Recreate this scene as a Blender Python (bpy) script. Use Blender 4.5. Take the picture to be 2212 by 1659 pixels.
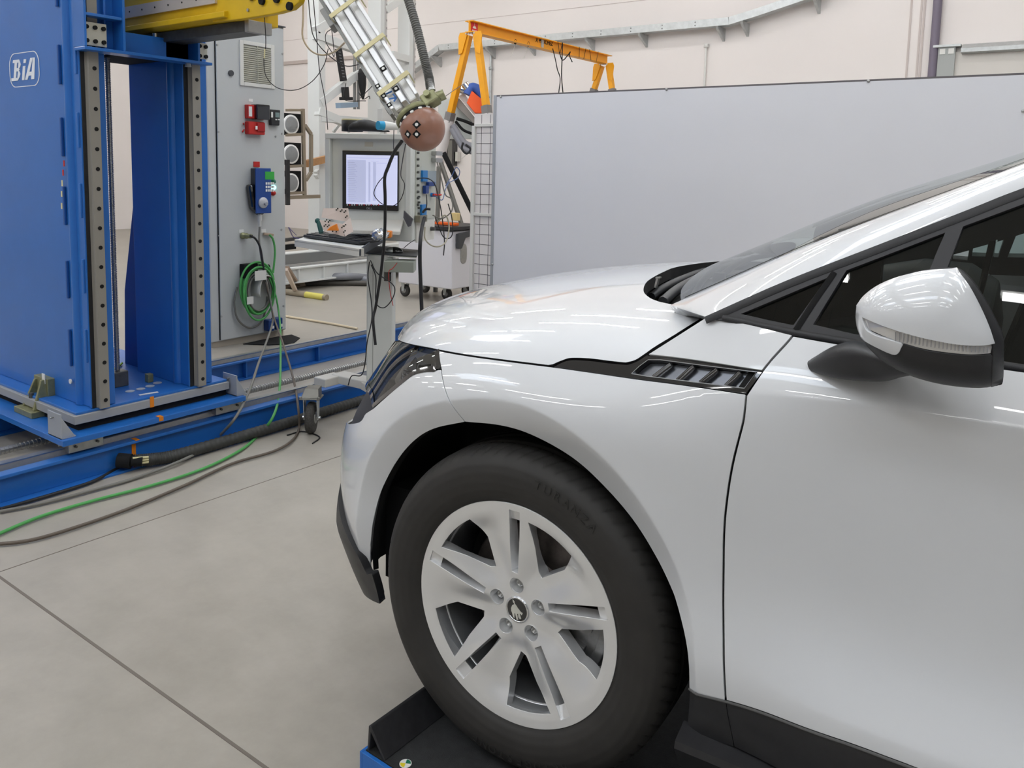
import bpy, bmesh, math, random
import numpy as np
from mathutils import Vector, Matrix
from mathutils.bvhtree import BVHTree
from mathutils.geometry import delaunay_2d_cdt
R_ = math.radians
random.seed(7)
col = bpy.context.scene.collection
scn = bpy.context.scene
for o in list(bpy.data.objects): bpy.data.objects.remove(o)

# ------------------------------------------------------------------ camera
CAMW = np.array([[0.8069671238220997, 0.08436274447258615, -0.5845399801684583],
                 [0.5901541778058755, -0.07689115384042368, 0.803620430849888],
                 [0.02284967151972756, -0.9934639791185896, -0.11183565936363551]])
CAMP = np.array([0.97466569, -1.37045784, 1.49411698])
FPX, PCX, PCY = 1750.0, 1106.0, 560.0
cam = bpy.data.cameras.new('camera')
cam.sensor_width = 36; cam.lens = FPX*36/2212
cam.shift_x = 0; cam.shift_y = -(829.5-PCY)/2212
cam.clip_start = .05; cam.clip_end = 200
camo = bpy.data.objects.new('camera', cam); col.objects.link(camo)
m = Matrix.Identity(4)
for i in range(3):
    m[i][0] = CAMW[i][0]; m[i][1] = -CAMW[i][1]; m[i][2] = -CAMW[i][2]; m[i][3] = CAMP[i]
camo.matrix_world = m
scn.camera = camo

# ------------------------------------------------------------------ light and exposure
w = bpy.data.worlds.new('world'); scn.world = w; w.use_nodes = True
w.node_tree.nodes['Background'].inputs[0].default_value = (.75, .85, 1, 1)
w.node_tree.nodes['Background'].inputs[1].default_value = .3
scn.view_settings.view_transform = 'Standard'
scn.view_settings.look = 'None'
scn.view_settings.gamma = 1
scn.view_settings.use_curve_mapping = False
scn.view_settings.exposure = 0.12
TUBE_E, SKY_E = 26.0, 5.0

# ------------------------------------------------------------------ pixel -> point
def ray(p): return CAMW @ np.array([(p[0]-PCX)/FPX, (p[1]-PCY)/FPX, 1.0])
def at(p, ax, val):
    r = ray(p); return CAMP + r*(val-CAMP[ax])/r[ax]
def dep(p, d): return CAMP + ray(p)*d
CA = R_(4.15); CARZ = .15
RC = np.array([[math.cos(CA), -math.sin(CA), 0], [math.sin(CA), math.cos(CA), 0], [0, 0, 1]])
CAMC = RC.T @ (CAMP-np.array([0, 0, CARZ]))
def rayc(p): return RC.T @ ray(p)
def atc(p, ax, val):
    r = rayc(p); return CAMC + r*(val-CAMC[ax])/r[ax]

# ------------------------------------------------------------------ materials
MATS = {}
def mat(name, c, rough=.5, metal=0, coat=0, noise=0, nscale=8, bump=0, bscale=200, emit=None, es=0, trans=0, alpha=1, spec=.5, ior=1.45, coatr=.03):
    if name in MATS: return MATS[name]
    M = bpy.data.materials.new(name); M.use_nodes = True
    nt = M.node_tree; b = nt.nodes['Principled BSDF']
    b.inputs['Base Color'].default_value = (*c, 1)
    b.inputs['Roughness'].default_value = rough
    b.inputs['Metallic'].default_value = metal
    b.inputs['Coat Weight'].default_value = coat
    b.inputs['Coat Roughness'].default_value = coatr
    b.inputs['Specular IOR Level'].default_value = spec
    b.inputs['IOR'].default_value = ior
    b.inputs['Transmission Weight'].default_value = trans
    b.inputs['Alpha'].default_value = alpha
    if emit: b.inputs['Emission Color'].default_value = (*emit, 1); b.inputs['Emission Strength'].default_value = es
    if noise:
        tc = nt.nodes.new('ShaderNodeTexCoord'); n = nt.nodes.new('ShaderNodeTexNoise')
        n.inputs['Scale'].default_value = nscale; n.inputs['Detail'].default_value = 6; n.inputs['Roughness'].default_value = .6
        nt.links.new(tc.outputs['Object'], n.inputs['Vector'])
        r = nt.nodes.new('ShaderNodeValToRGB')
        r.color_ramp.elements[0].position = .3; r.color_ramp.elements[1].position = .7
        r.color_ramp.elements[0].color = (*[x*(1-noise) for x in c], 1)
        r.color_ramp.elements[1].color = (*[min(1, x*(1+noise)) for x in c], 1)
        nt.links.new(n.outputs['Fac'], r.inputs['Fac']); nt.links.new(r.outputs['Color'], b.inputs['Base Color'])
    if bump:
        tc = nt.nodes.new('ShaderNodeTexCoord'); n = nt.nodes.new('ShaderNodeTexNoise'); n.inputs['Scale'].default_value = bscale
        bp = nt.nodes.new('ShaderNodeBump'); bp.inputs['Strength'].default_value = bump; bp.inputs['Distance'].default_value = .002
        nt.links.new(tc.outputs['Object'], n.inputs['Vector']); nt.links.new(n.outputs['Fac'], bp.inputs['Height']); nt.links.new(bp.outputs['Normal'], b.inputs['Normal'])
    MATS[name] = M; return M
def srgb(r, g, b):
    f = lambda v: (v/255/12.92) if v/255 <= .04045 else ((v/255+.055)/1.055)**2.4
    return (f(r), f(g), f(b))
paint = mat('car_paint', (.67, .685, .705), .32, 0, 1.0, coatr=.015)
plast = mat('black_plastic', (.022, .022, .024), .42, noise=.12, nscale=30, bump=.15, bscale=900)
gloss = mat('gloss_black', (.006, .006, .007), .08, coat=1)
rubber = mat('tyre_rubber', (.026, .0242, .0222), .62, noise=.18, nscale=14)
matte = mat('matte_black', (.006, .006, .0065), .9)
alu = mat('alloy_silver', (.80, .805, .81), .3, .6, .6)
chrome = mat('chrome', (.75, .76, .78), .12, 1)
steel = mat('brushed_steel', (.42, .42, .41), .36, .9, noise=.1, nscale=25)
dark_steel = mat('dark_steel', (.12, .12, .115), .45, .7, noise=.2, nscale=20)
blue = mat('machine_blue', srgb(34, 104, 184), .4, coat=.25, noise=.05, nscale=5, bump=.12, bscale=260)
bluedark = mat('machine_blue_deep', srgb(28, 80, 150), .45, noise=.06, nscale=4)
ltgrey = mat('cabinet_grey', srgb(190, 192, 190), .5, noise=.02, nscale=3)
dkgrey = mat('dark_grey', (.06, .062, .066), .5)
yellow = mat('machine_yellow', srgb(214, 176, 20), .4, noise=.08, nscale=7)
craney = mat('crane_yellow', srgb(243, 168, 28), .45, noise=.05, nscale=6)
white = mat('white_paint', srgb(226, 226, 222), .45, noise=.02, nscale=5)
offw = mat('offwhite_plastic', srgb(214, 212, 205), .5)
wallm = mat('wall_paint', srgb(240, 234, 231), .75, noise=.015, nscale=.8)
tape = mat('masking_tape', srgb(214, 205, 160), .6)
orange = mat('orange_tape', srgb(226, 130, 20), .6)
galv = mat('galvanised', (.5, .52, .52), .42, .6, noise=.12, nscale=12)
blackc = mat('cable_black', (.015, .015, .017), .5)
greyc = mat('cable_grey', srgb(120, 118, 112), .55)
greenc = mat('cable_green', srgb(80, 160, 85), .5)
red = mat('red_plastic', srgb(190, 40, 34), .4)
zinc = mat('zinc_yellow_cast', srgb(138, 138, 104), .4, .45, noise=.2, nscale=22)
bluec = mat('clip_blue', srgb(30, 120, 190), .4)

# ------------------------------------------------------------------ mesh builder
class MB:
    def __init__(s): s.v = []; s.f = []; s.sm = []
    def add(s, v, f, smooth=False):
        n = len(s.v); s.v += [tuple(map(float, p)) for p in v]
        s.f += [tuple(i+n for i in q) for q in f]; s.sm += [smooth]*len(f); return s
    def box(s, x0, x1, y0, y1, z0, z1):
        v = [(x, y, z) for z in (z0, z1) for y in (y0, y1) for x in (x0, x1)]
        return s.add(v, [(0, 2, 3, 1), (4, 5, 7, 6), (0, 1, 5, 4), (2, 6, 7, 3), (0, 4, 6, 2), (1, 3, 7, 5)])
    def obox(s, c, ex, ey, ez, sx, sy, sz):
        c, ex, ey, ez = [np.array(q, float) for q in (c, ex, ey, ez)]
        v = [c+ex*sx*a+ey*sy*b+ez*sz*d for d in (-.5, .5) for b in (-.5, .5) for a in (-.5, .5)]
        return s.add(v, [(0, 2, 3, 1), (4, 5, 7, 6), (0, 1, 5, 4), (2, 6, 7, 3), (0, 4, 6, 2), (1, 3, 7, 5)])
    def bar(s, a, b, wd, ht, up=(0, 0, 1)):
        a, b = np.array(a, float), np.array(b, float); d = b-a; L = np.linalg.norm(d); d /= L
        up = np.array(up, float); sd = np.cross(d, up)
        if np.linalg.norm(sd) < 1e-6: sd = np.cross(d, (1, 0, 0))
        sd /= np.linalg.norm(sd); u = np.cross(sd, d)
        return s.obox((a+b)/2, d, sd, u, L, wd, ht)
    def cyl(s, a, b, r, r2=None, n=20, cap=True):
        a, b = np.array(a, float), np.array(b, float); r2 = r if r2 is None else r2
        d = (b-a)/np.linalg.norm(b-a); t = np.cross(d, (0, 0, 1) if abs(d[2]) < .9 else (1, 0, 0)); t /= np.linalg.norm(t); u = np.cross(d, t)
        k = [(math.cos(2*math.pi*i/n), math.sin(2*math.pi*i/n)) for i in range(n)]
        v = [a+(t*x+u*y)*r for x, y in k]+[b+(t*x+u*y)*r2 for x, y in k]
        s.add(v, [(i, (i+1) % n, n+(i+1) % n, n+i) for i in range(n)], True)
        if cap: s.add(v[:n], [tuple(range(n))[::-1]]); s.add(v[n:], [tuple(range(n))])
        return s
    def lathe(s, o, ax, prof, n=32, smooth=True, t0=None):
        o = np.array(o, float); d = np.array(ax, float); d /= np.linalg.norm(d)
        t = np.cross(d, (0, 0, 1) if abs(d[2]) < .9 else (1, 0, 0)); t /= np.linalg.norm(t); u = np.cross(d, t)
        v = []
        for r, h in prof:
            for i in range(n):
                a = 2*math.pi*i/n; v.append(o+d*h+(t*math.cos(a)+u*math.sin(a))*r)
        f = []
        for j in range(len(prof)-1):
            for i in range(n):
                f.append((j*n+i, j*n+(i+1) % n, (j+1)*n+(i+1) % n, (j+1)*n+i))
        return s.add(v, f, smooth)
    def tube(s, pts, r, n=10, smooth_pts=True, sub=6, rfun=None):
        pts = [np.array(p, float) for p in pts]
        if smooth_pts and len(pts) > 2: pts = crom(pts, sub)
        P = np.array(pts); T = np.gradient(P, axis=0); T /= np.linalg.norm(T, axis=1)[:, None]+1e-12
        u = np.cross(T[0], (0, 0, 1) if abs(T[0][2]) < .9 else (1, 0, 0)); u /= np.linalg.norm(u)
        v = []; m_ = len(P)
        for j in range(m_):
            u = u-T[j]*(u@T[j]); u /= np.linalg.norm(u)+1e-12; q = np.cross(T[j], u)
            rr = rfun(j/(m_-1)) if rfun else r
            for i in range(n):
                a = 2*math.pi*i/n; v.append(P[j]+(u*math.cos(a)+q*math.sin(a))*rr)
        f = [(j*n+i, j*n+(i+1) % n, (j+1)*n+(i+1) % n, (j+1)*n+i) for j in range(m_-1) for i in range(n)]
        s.add(v, f, True); s.add(v[:n], [tuple(range(n))[::-1]]); s.add(v[-n:], [tuple(range(n))]); return s
    def prism(s, pts, off):
        n = len(pts); off = np.array(off, float); a = [np.array(p, float) for p in pts]; b = [p+off for p in a]
        nrm = sum((np.cross(a[i]-a[0], a[(i+1) % n]-a[0]) for i in range(n)), np.zeros(3))
        fl = nrm@off > 0
        f = [tuple(range(n)), tuple(range(2*n-1, n-1, -1))]+[(i, n+i, n+(i+1) % n, (i+1) % n) for i in range(n)]
        if fl: f = [q[::-1] for q in f]
        return s.add(a+b, f)
    def sphere(s, c, r, nu=24, nv=14, sc=(1, 1, 1)):
        c = np.array(c, float); v = []
        for j in range(nv+1):
            ph = math.pi*j/nv
            for i in range(nu):
                a = 2*math.pi*i/nu; v.append(c+r*np.array([math.sin(ph)*math.cos(a)*sc[0], math.sin(ph)*math.sin(a)*sc[1], math.cos(ph)*sc[2]]))
        return s.add(v, [(j*nu+i, (j+1)*nu+i, (j+1)*nu+(i+1) % nu, j*nu+(i+1) % nu) for j in range(nv) for i in range(nu)], True)
    def build(s, name, m_, parent=None, bevel=0, label=None):
        org = np.zeros(3)
        q_ = parent
        while q_ is not None:
            if q_.get('wloc') is not None: org = np.array(q_['wloc']); break
            q_ = q_.parent
        me = bpy.data.meshes.new(name); me.from_pydata([tuple(np.array(p)-org) for p in s.v], [], s.f)
        me.polygons.foreach_set('use_smooth', s.sm)
        for k in (m_ if isinstance(m_, (list, tuple)) else [m_]): me.materials.append(k)
        me.validate(); me.update()
        o = bpy.data.objects.new(name, me); col.objects.link(o)
        if parent is not None: o.parent = parent
        if bevel:
            b = o.modifiers.new('bevel', 'BEVEL'); b.width = bevel; b.segments = 2; b.limit_method = 'ANGLE'; b.angle_limit = R_(40); b.harden_normals = False
        if label: o['label'] = label
        return o
def crom(pts, sub=6):
    P = [np.array(p, float) for p in pts]; P = [2*P[0]-P[1]]+P+[2*P[-1]-P[-2]]; out = []
    for i in range(1, len(P)-2):
        a, b, c, d = P[i-1:i+3]
        for k in range(sub):
            t = k/sub; out.append(.5*((2*b)+(-a+c)*t+(2*a-5*b+4*c-d)*t*t+(-a+3*b-3*c+d)*t**3))
    out.append(P[-2]); return out
def tag(o, label=None, cat=None, group=None, kind=None):
    if label: o['label'] = label
    if cat: o['category'] = cat
    if group: o['group'] = group
    if kind: o['kind'] = kind
    return o
def thing(name, label, cat, loc=(0, 0, 0), group=None):
    o = bpy.data.objects.new(name, None); col.objects.link(o); o.location = [float(x) for x in loc]; o.empty_display_size = .1
    o['wloc'] = [float(x) for x in loc]
    return tag(o, label, cat, group)
def struct(name, mb, m_, label=None, parent=None):
    o = mb.build(name, m_, parent)
    o['kind'] = 'structure'
    if label: o['label'] = label
    return o
def ngon_text(txt, name, m_, origin, ex, ey, size, parent, depth=.0006, bold=False, label=None, shear=0, spacing=1):
    cu = bpy.data.curves.new(name, 'FONT'); cu.body = txt; cu.size = size; cu.extrude = depth; cu.align_x = 'CENTER'; cu.align_y = 'CENTER'; cu.shear = shear; cu.space_character = spacing
    if bold: cu.offset = size*.03
    o = bpy.data.objects.new(name, cu); col.objects.link(o)
    dg = bpy.context.evaluated_depsgraph_get(); me = bpy.data.meshes.new_from_object(o.evaluated_get(dg)); bpy.data.objects.remove(o)
    ex = Vector(ex).normalized(); ey = Vector(ey).normalized(); ez = ex.cross(ey)
    org = np.zeros(3)
    q_ = parent
    while q_ is not None:
        if q_.get('wloc') is not None: org = np.array(q_['wloc']); break
        q_ = q_.parent
    for v in me.vertices: v.co = ex*v.co.x+ey*v.co.y+ez*v.co.z+Vector(np.array(origin)-org)
    me.materials.clear(); me.materials.append(m_)
    o = bpy.data.objects.new(name, me); col.objects.link(o)
    if parent is not None: o.parent = parent
    if label: o['label'] = label
    return o
# ------------------------------------------------------------------ curved skins (car body)
def spl_basis(K, q):
    K = np.array(K, float); n = len(K); h = np.diff(K)
    A = np.eye(n); Rm = np.zeros((n, n))
    for i in range(1, n-1):
        A[i, i-1] = h[i-1]; A[i, i] = 2*(h[i-1]+h[i]); A[i, i+1] = h[i]
        Rm[i, i-1] = 6/h[i-1]; Rm[i, i] = -6/h[i-1]-6/h[i]; Rm[i, i+1] = 6/h[i]
    M = np.linalg.solve(A, Rm)
    q = np.clip(np.asarray(q, float), K[0], K[-1]); i = np.clip(np.searchsorted(K, q)-1, 0, n-2)
    hh = h[i]; a = (K[i+1]-q)/hh; b = 1-a; r = np.arange(len(q)); I = np.eye(n)
    return a[:, None]*I[i]+b[:, None]*I[i+1]+((a**3-a)*hh*hh/6)[:, None]*M[i]+((b**3-b)*hh*hh/6)[:, None]*M[i+1]
def pip(P, poly):
    P = np.asarray(P); poly = np.asarray(poly); c = np.zeros(len(P), bool); j = len(poly)-1
    for i in range(len(poly)):
        xi, yi = poly[i]; xj, yj = poly[j]
        k = ((yi > P[:, 1]) != (yj > P[:, 1])) & (P[:, 0] < (xj-xi)*(P[:, 1]-yi)/((yj-yi) if yj != yi else 1e-12)+xi)
        c ^= k; j = i
    return c
def dist_poly(P, poly):
    P = np.asarray(P); poly = np.asarray(poly); d = np.full(len(P), 1e9); n = len(poly)
    for i in range(n):
        a, b = poly[i], poly[(i+1) % n]; ab = b-a; L = ab@ab+1e-15
        t = np.clip(((P-a)@ab)/L, 0, 1); q = P-(a+t[:, None]*ab); d = np.minimum(d, np.hypot(q[:, 0], q[:, 1]))
    return d
def densify(poly, step):
    out = []; n = len(poly)
    for i in range(n):
        a, b = np.array(poly[i]), np.array(poly[(i+1) % n]); L = np.linalg.norm(b-a); k = max(1, int(math.ceil(L/step)))
        for j in range(k): out.append(a+(b-a)*j/k)
    return out
def inset(poly, g):
    P = np.array(poly); n = len(P); A = .5*sum(P[i][0]*P[(i+1) % n][1]-P[(i+1) % n][0]*P[i][1] for i in range(n)); s = 1 if A > 0 else -1
    out = []
    for i in range(n):
        a, b, c = P[i-1], P[i], P[(i+1) % n]
        e1 = (b-a)/(np.linalg.norm(b-a)+1e-12); e2 = (c-b)/(np.linalg.norm(c-b)+1e-12)
        n1 = np.array([-e1[1], e1[0]])*s; n2 = np.array([-e2[1], e2[0]])*s; nn = n1+n2; L = np.linalg.norm(nn)
        nn = nn/L if L > 1e-6 else n1
        out.append(b+nn*g/max(.4, nn@n1))
    return out
def tri_region(outer, holes, sp, extra=()):
    """triangulate a 2-D region; returns verts, tris, list of boundary loops (indices)"""
    outer = densify(outer, sp); holes = [densify(h, sp) for h in holes]
    V = []; E = []; loops = []
    for L in [outer]+holes:
        n0 = len(V); V += [tuple(p) for p in L]; k = len(L); idx = list(range(n0, n0+k)); loops.append(idx)
        E += [(idx[i], idx[(i+1) % k]) for i in range(k)]
    O = np.array(outer); lo, hi = O.min(0), O.max(0)
    gx, gy = np.meshgrid(np.arange(lo[0]+sp/2, hi[0], sp), np.arange(lo[1]+sp/2, hi[1], sp)); gx[::2] += sp/2
    G = np.c_[gx.ravel(), gy.ravel()]
    if len(extra):
        X_ = np.array(extra); keep = np.ones(len(G), bool)
        for p in X_: keep &= np.abs(G-p).sum(1) > sp*.45
        G = np.r_[G[keep], X_]
    k = pip(G, O)
    for h in holes: k &= ~pip(G, h)
    G = G[k]
    if len(G):
        k = dist_poly(G, O) > sp*.3
        for h in holes: k &= dist_poly(G, np.array(h)) > sp*.3
        G = G[k]
    nb = len(V); V += [tuple(p) for p in G]
    r = delaunay_2d_cdt([Vector(p) for p in V], E, [], 0, 1e-7)
    v2 = np.array([tuple(p) for p in r[0]]); tr = [tuple(t) for t in r[2]]
    om = [None]*len(V)
    for i, src in enumerate(r[3]):
        for q in src: om[q] = i
    cen = np.array([v2[list(t)].mean(0) for t in tr]); k = pip(cen, O)
    for h in holes: k &= ~pip(cen, h)
    tr = [t for t, a in zip(tr, k) if a]
    # ccw
    t2 = []
    for t in tr:
        a, b, c = v2[list(t[:3])]
        t2.append(t if (b[0]-a[0])*(c[1]-a[1])-(b[1]-a[1])*(c[0]-a[0]) > 0 else t[::-1])
    return v2, t2, [[om[i] for i in L if om[i] is not None] for L in loops]
class Surf:
    def __init__(s, f, u0, u1, v0, v1, nu=160, nv=90, flip=False):
        s.f = f; s.flip = flip; s.us = np.linspace(u0, u1, nu); s.vs = np.linspace(v0, v1, nv)
        U, V = np.meshgrid(s.us, s.vs, indexing='ij'); P = f(U.ravel(), V.ravel()); s.P = P
        q = [(i*nv+j, i*nv+j+1, (i+1)*nv+j+1, (i+1)*nv+j) for i in range(nu-1) for j in range(nv-1)]
        s.nv = nv; s.bvh = BVHTree.FromPolygons([Vector(p) for p in P], q)
    def n(s, u, v, e=1e-4):
        a = s.f(u+e, v)-s.f(u-e, v); b = s.f(u, v+e)-s.f(u, v-e); c = np.cross(a, b); c /= np.linalg.norm(c, axis=1)[:, None]+1e-15
        return -c if s.flip else c
    def hit(s, p):
        if len(p) == 3: return np.array([p[1], p[2]], float)     # ('uv',u,v)
        o = CAMC; d = rayc(p); L = np.linalg.norm(d)
        loc, nr, idx, dist = s.bvh.ray_cast(Vector(o), Vector(d/L))
        if idx is None:
            # nearest grid point to the ray (silhouettes)
            w_ = s.P-o; t = (w_@d)/(L*L); D = np.linalg.norm(w_-t[:, None]*d, axis=1); k = int(D.argmin())
            return np.array([s.us[k//s.nv], s.vs[k % s.nv]])
        i, j = divmod(idx, s.nv-1); u, v, t = (s.us[i]+s.us[i+1])/2, (s.vs[j]+s.vs[j+1])/2, dist/L
        for _ in range(6):
            a = np.array([u]); b = np.array([v]); e = 1e-4
            P = s.f(a, b)[0]; Fu = (s.f(a+e, b)[0]-P)/e; Fv = (s.f(a, b+e)[0]-P)/e
            J = np.stack([Fu, Fv, -d], 1)
            try: x = np.linalg.solve(J, o+d*t-P)
            except Exception: break
            x[:2] = np.clip(x[:2], -.02, .02); u += x[0]; v += x[1]; t += x[2]
        u = min(max(u, s.us[0]), s.us[-1]); v = min(max(v, s.vs[0]), s.vs[-1])
        return np.array([u, v])
    def curve(s, pts, sub=6):
        return crom([s.hit(p) for p in pts], sub)
    def path(s, segs, sub=6):
        out = []
        for g in segs:
            c = s.curve(g, sub) if len(g) > 2 else [s.hit(p) for p in g]
            if out and np.linalg.norm(out[-1]-c[0]) < 1e-4: c = c[1:]
            out += list(c)
        if np.linalg.norm(out[0]-out[-1]) < 1e-4: out.pop()
        return out
def skin_panel(name, surf, outer, holes, m_, parent, sp=.02, gap=.0015, flange=.012, off=0, label=None, extra=(), fm=None, thick=False):
    regs = outer if isinstance(outer[0][0], (list, tuple, np.ndarray)) and not np.isscalar(outer[0][0][0]) and len(outer[0][0]) == 2 and not np.isscalar(outer[0][0]) and isinstance(outer[0], list) else [outer]
    V, N, F, MI = [], [], [], []
    for oi, O in enumerate(regs):
        O = inset(O, gap) if gap else O; H = [inset(h, -gap) if gap else h for h in (holes if oi == 0 else [])]
        v2, tr, loops = tri_region(O, H, sp, extra)
        u, v = v2[:, 0], v2[:, 1]; P = surf.f(u, v); n = surf.n(u, v); P = P+n*off
        b = len(V); V += list(P); N += list(n)
        tri = [t[::-1] for t in tr] if surf.flip else tr
        F += [tuple(i+b for i in t) for t in tri]; MI += [0]*len(tri)
        if flange:
            for li, L in enumerate(loops):
                k = len(L); Q = P[L]; nn = n[L]; T = np.roll(Q, -1, 0)-np.roll(Q, 1, 0); T /= np.linalg.norm(T, axis=1)[:, None]+1e-12
                side = np.cross(T, nn)
                # make side point out of region: compare with mean of uv orientation
                A = .5*sum(v2[L[i]][0]*v2[L[(i+1) % k]][1]-v2[L[(i+1) % k]][0]*v2[L[i]][1] for i in range(k))
                sg = (1 if A > 0 else -1)*(1 if li == 0 else -1)*(-1 if surf.flip else 1)
                side = side*sg
                b2 = len(V); r1 = Q-nn*.0012-side*0+side*.0008; r2 = Q-nn*flange
                V += list(Q); N += list((nn+side*.4)/np.linalg.norm(nn+side*.4, axis=1)[:, None]); V += list(r1); N += list(side); V += list(r2); N += list(side)
                for r_ in (0, 1):
                    for i in range(k):
                        j = (i+1) % k; q = (b2+r_*k+i, b2+r_*k+j, b2+(r_+1)*k+j, b2+(r_+1)*k+i)
                        F.append(q if sg < 0 else q[::-1]); MI.append(1 if fm else 0)
    me = bpy.data.meshes.new(name); me.from_pydata([tuple(p) for p in V], [], F)
    me.polygons.foreach_set('use_smooth', [True]*len(F))
    me.materials.append(m_)
    if fm: me.materials.append(fm); me.polygons.foreach_set('material_index', MI)
    me.normals_split_custom_set_from_vertices([tuple(x) for x in N]); me.update()
    o = bpy.data.objects.new(name, me); col.objects.link(o)
    if parent is not None: o.parent = parent
    if thick:
        sm = o.modifiers.new('s', 'SOLIDIFY'); sm.thickness = thick
    if label: o['label'] = label
    return o
def skin_strip(name, surf, pts, wd, m_, parent, off=-.012, closed=False, lift=0, label=None):
    """ribbon along a uv curve lying off the skin"""
    P = np.array(pts); T = np.gradient(P, axis=0); T /= np.linalg.norm(T, axis=1)[:, None]+1e-12; S = np.c_[-T[:, 1], T[:, 0]]
    rows = [P+S*wd*k for k in (-.5, 0, .5)]; V = []
    for i, r in enumerate(rows):
        q = surf.f(r[:, 0], r[:, 1]); n = surf.n(r[:, 0], r[:, 1]); V += list(q+n*(off+(lift if i == 1 else 0)))
    k = len(P); mb = MB(); mb.add(V, [(a*k+i, a*k+i+1, (a+1)*k+i+1, (a+1)*k+i) for a in (0, 1) for i in range(k-1)], True)
    return mb.build(name, m_, parent, label=label)
def inflate(outline, sp, H, y0, back=.0, power=.5, tilt=None):
    """solid pillow over a closed x-z outline, bulging towards -y; returns MB"""
    v2, tr, loops = tri_region(outline, [], sp)
    n = len(v2); bd = set(loops[0]); A = np.zeros((n, n)); deg = np.zeros(n)
    for t in tr:
        for i in range(3):
            a, b = t[i], t[(i+1) % 3]; A[a, b] = A[b, a] = 1
    deg = A.sum(1); Lp = np.diag(deg)-A; rhs = np.ones(n)*sp*sp
    for i in bd: Lp[i] = 0; Lp[i, i] = 1; rhs[i] = 0
    ph = np.linalg.solve(Lp, rhs); ph = np.clip(ph/ph.max(), 0, 1)**power
    f = (lambda x, z: y0) if tilt is None else tilt
    V = [(p[0], f(p[0], p[1])-H*h, p[1]) for p, h in zip(v2, ph)]
    mb = MB(); mb.add(V, [t for t in tr], True)
    if back:
        V2 = [(p[0], f(p[0], p[1])+back*h, p[1]) for p, h in zip(v2, ph)]
        mb.add(V2, [t[::-1] for t in tr], True)
    return mb, v2, ph
# ================================================================== THE CAR
car = thing('car', 'white five-door electric crossover car standing on a black and blue ramp', 'car', (0, 0, CARZ))
car.rotation_euler = (0, 0, CA); del car['wloc']
SX = [2.4, 1.6, 1.0, .5, .15, -.15, -.35, -.53, -.655, -.745, -.80, -.835, -.845]
SY = [-.045, -.05, -.05, -.048, -.045, -.03, .0, .06, .15, .27, .42, .65, .87]
def cum(xs, ys):
    t = np.linspace(0, len(xs)-1, 1200); B = spl_basis(range(len(xs)), t); x = B@np.array(xs); y = B@np.array(ys)
    L = np.r_[0, np.cumsum(np.hypot(np.diff(x), np.diff(y)))]; return t, L
_t, _L = cum(SX, SY); SU = np.interp(range(len(SX)), _t, _L)
SZ = [.10, .22, .32, .42, .54, .66, .78, .88, .95, 1.02, 1.09]
door_c = [-.05, -.035, -.018, .004, -.026, -.03, -.018, -.004, -.002, -.03, -.078]
DT = [door_c, door_c, door_c,
      [-.05, -.035, -.02, -.004, -.02, -.02, -.008, -.002, -.012, -.05, -.105],
      [-.05, -.035, -.02, 0, 0, 0, 0, -.018, -.075, -.15, -.22],
      [-.06, -.04, -.02, 0, 0, 0, 0, -.035, -.10, -.19, -.28],
      [-.08, -.05, -.02, 0, 0, 0, -.018, -.07, -.15, -.25, -.36],
      [-.10, -.05, -.02, 0, 0, -.010, -.06, -.13, -.22, -.32, -.44],
      [-.13, -.07, -.03, -.005, 0, -.025, -.095, -.17, -.26, -.36, -.48],
      [-.14, -.08, -.03, -.005, 0, -.03, -.10, -.175, -.26, -.36, -.48],
      [-.14, -.08, -.03, -.005, 0, -.025, -.08, -.15, -.24, -.34, -.46],
      [-.12, -.07, -.03, -.005, 0, -.01, -.04, -.09, -.19, -.31, -.43],
      [-.12, -.07, -.03, -.005, 0, -.01, -.04, -.08, -.18, -.30, -.42]]
DT = np.array(DT); SXa, SYa = np.array(SX), np.array(SY)
def soft(x, e): return .5*(x+np.sqrt(x*x+e*e))
def ra_f(a): return spl_basis([-40, 0, 21, 43, 60, 83, 111, 132, 165, 220], a)@np.array([.43, .432, .437, .449, .462, .471, .474, .494, .503, .506])
def zc_f(X): return .978-.021*np.exp(-(np.maximum(X, .2)-.49)/.11)
def zl_f(X): return .443+.0*X
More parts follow.
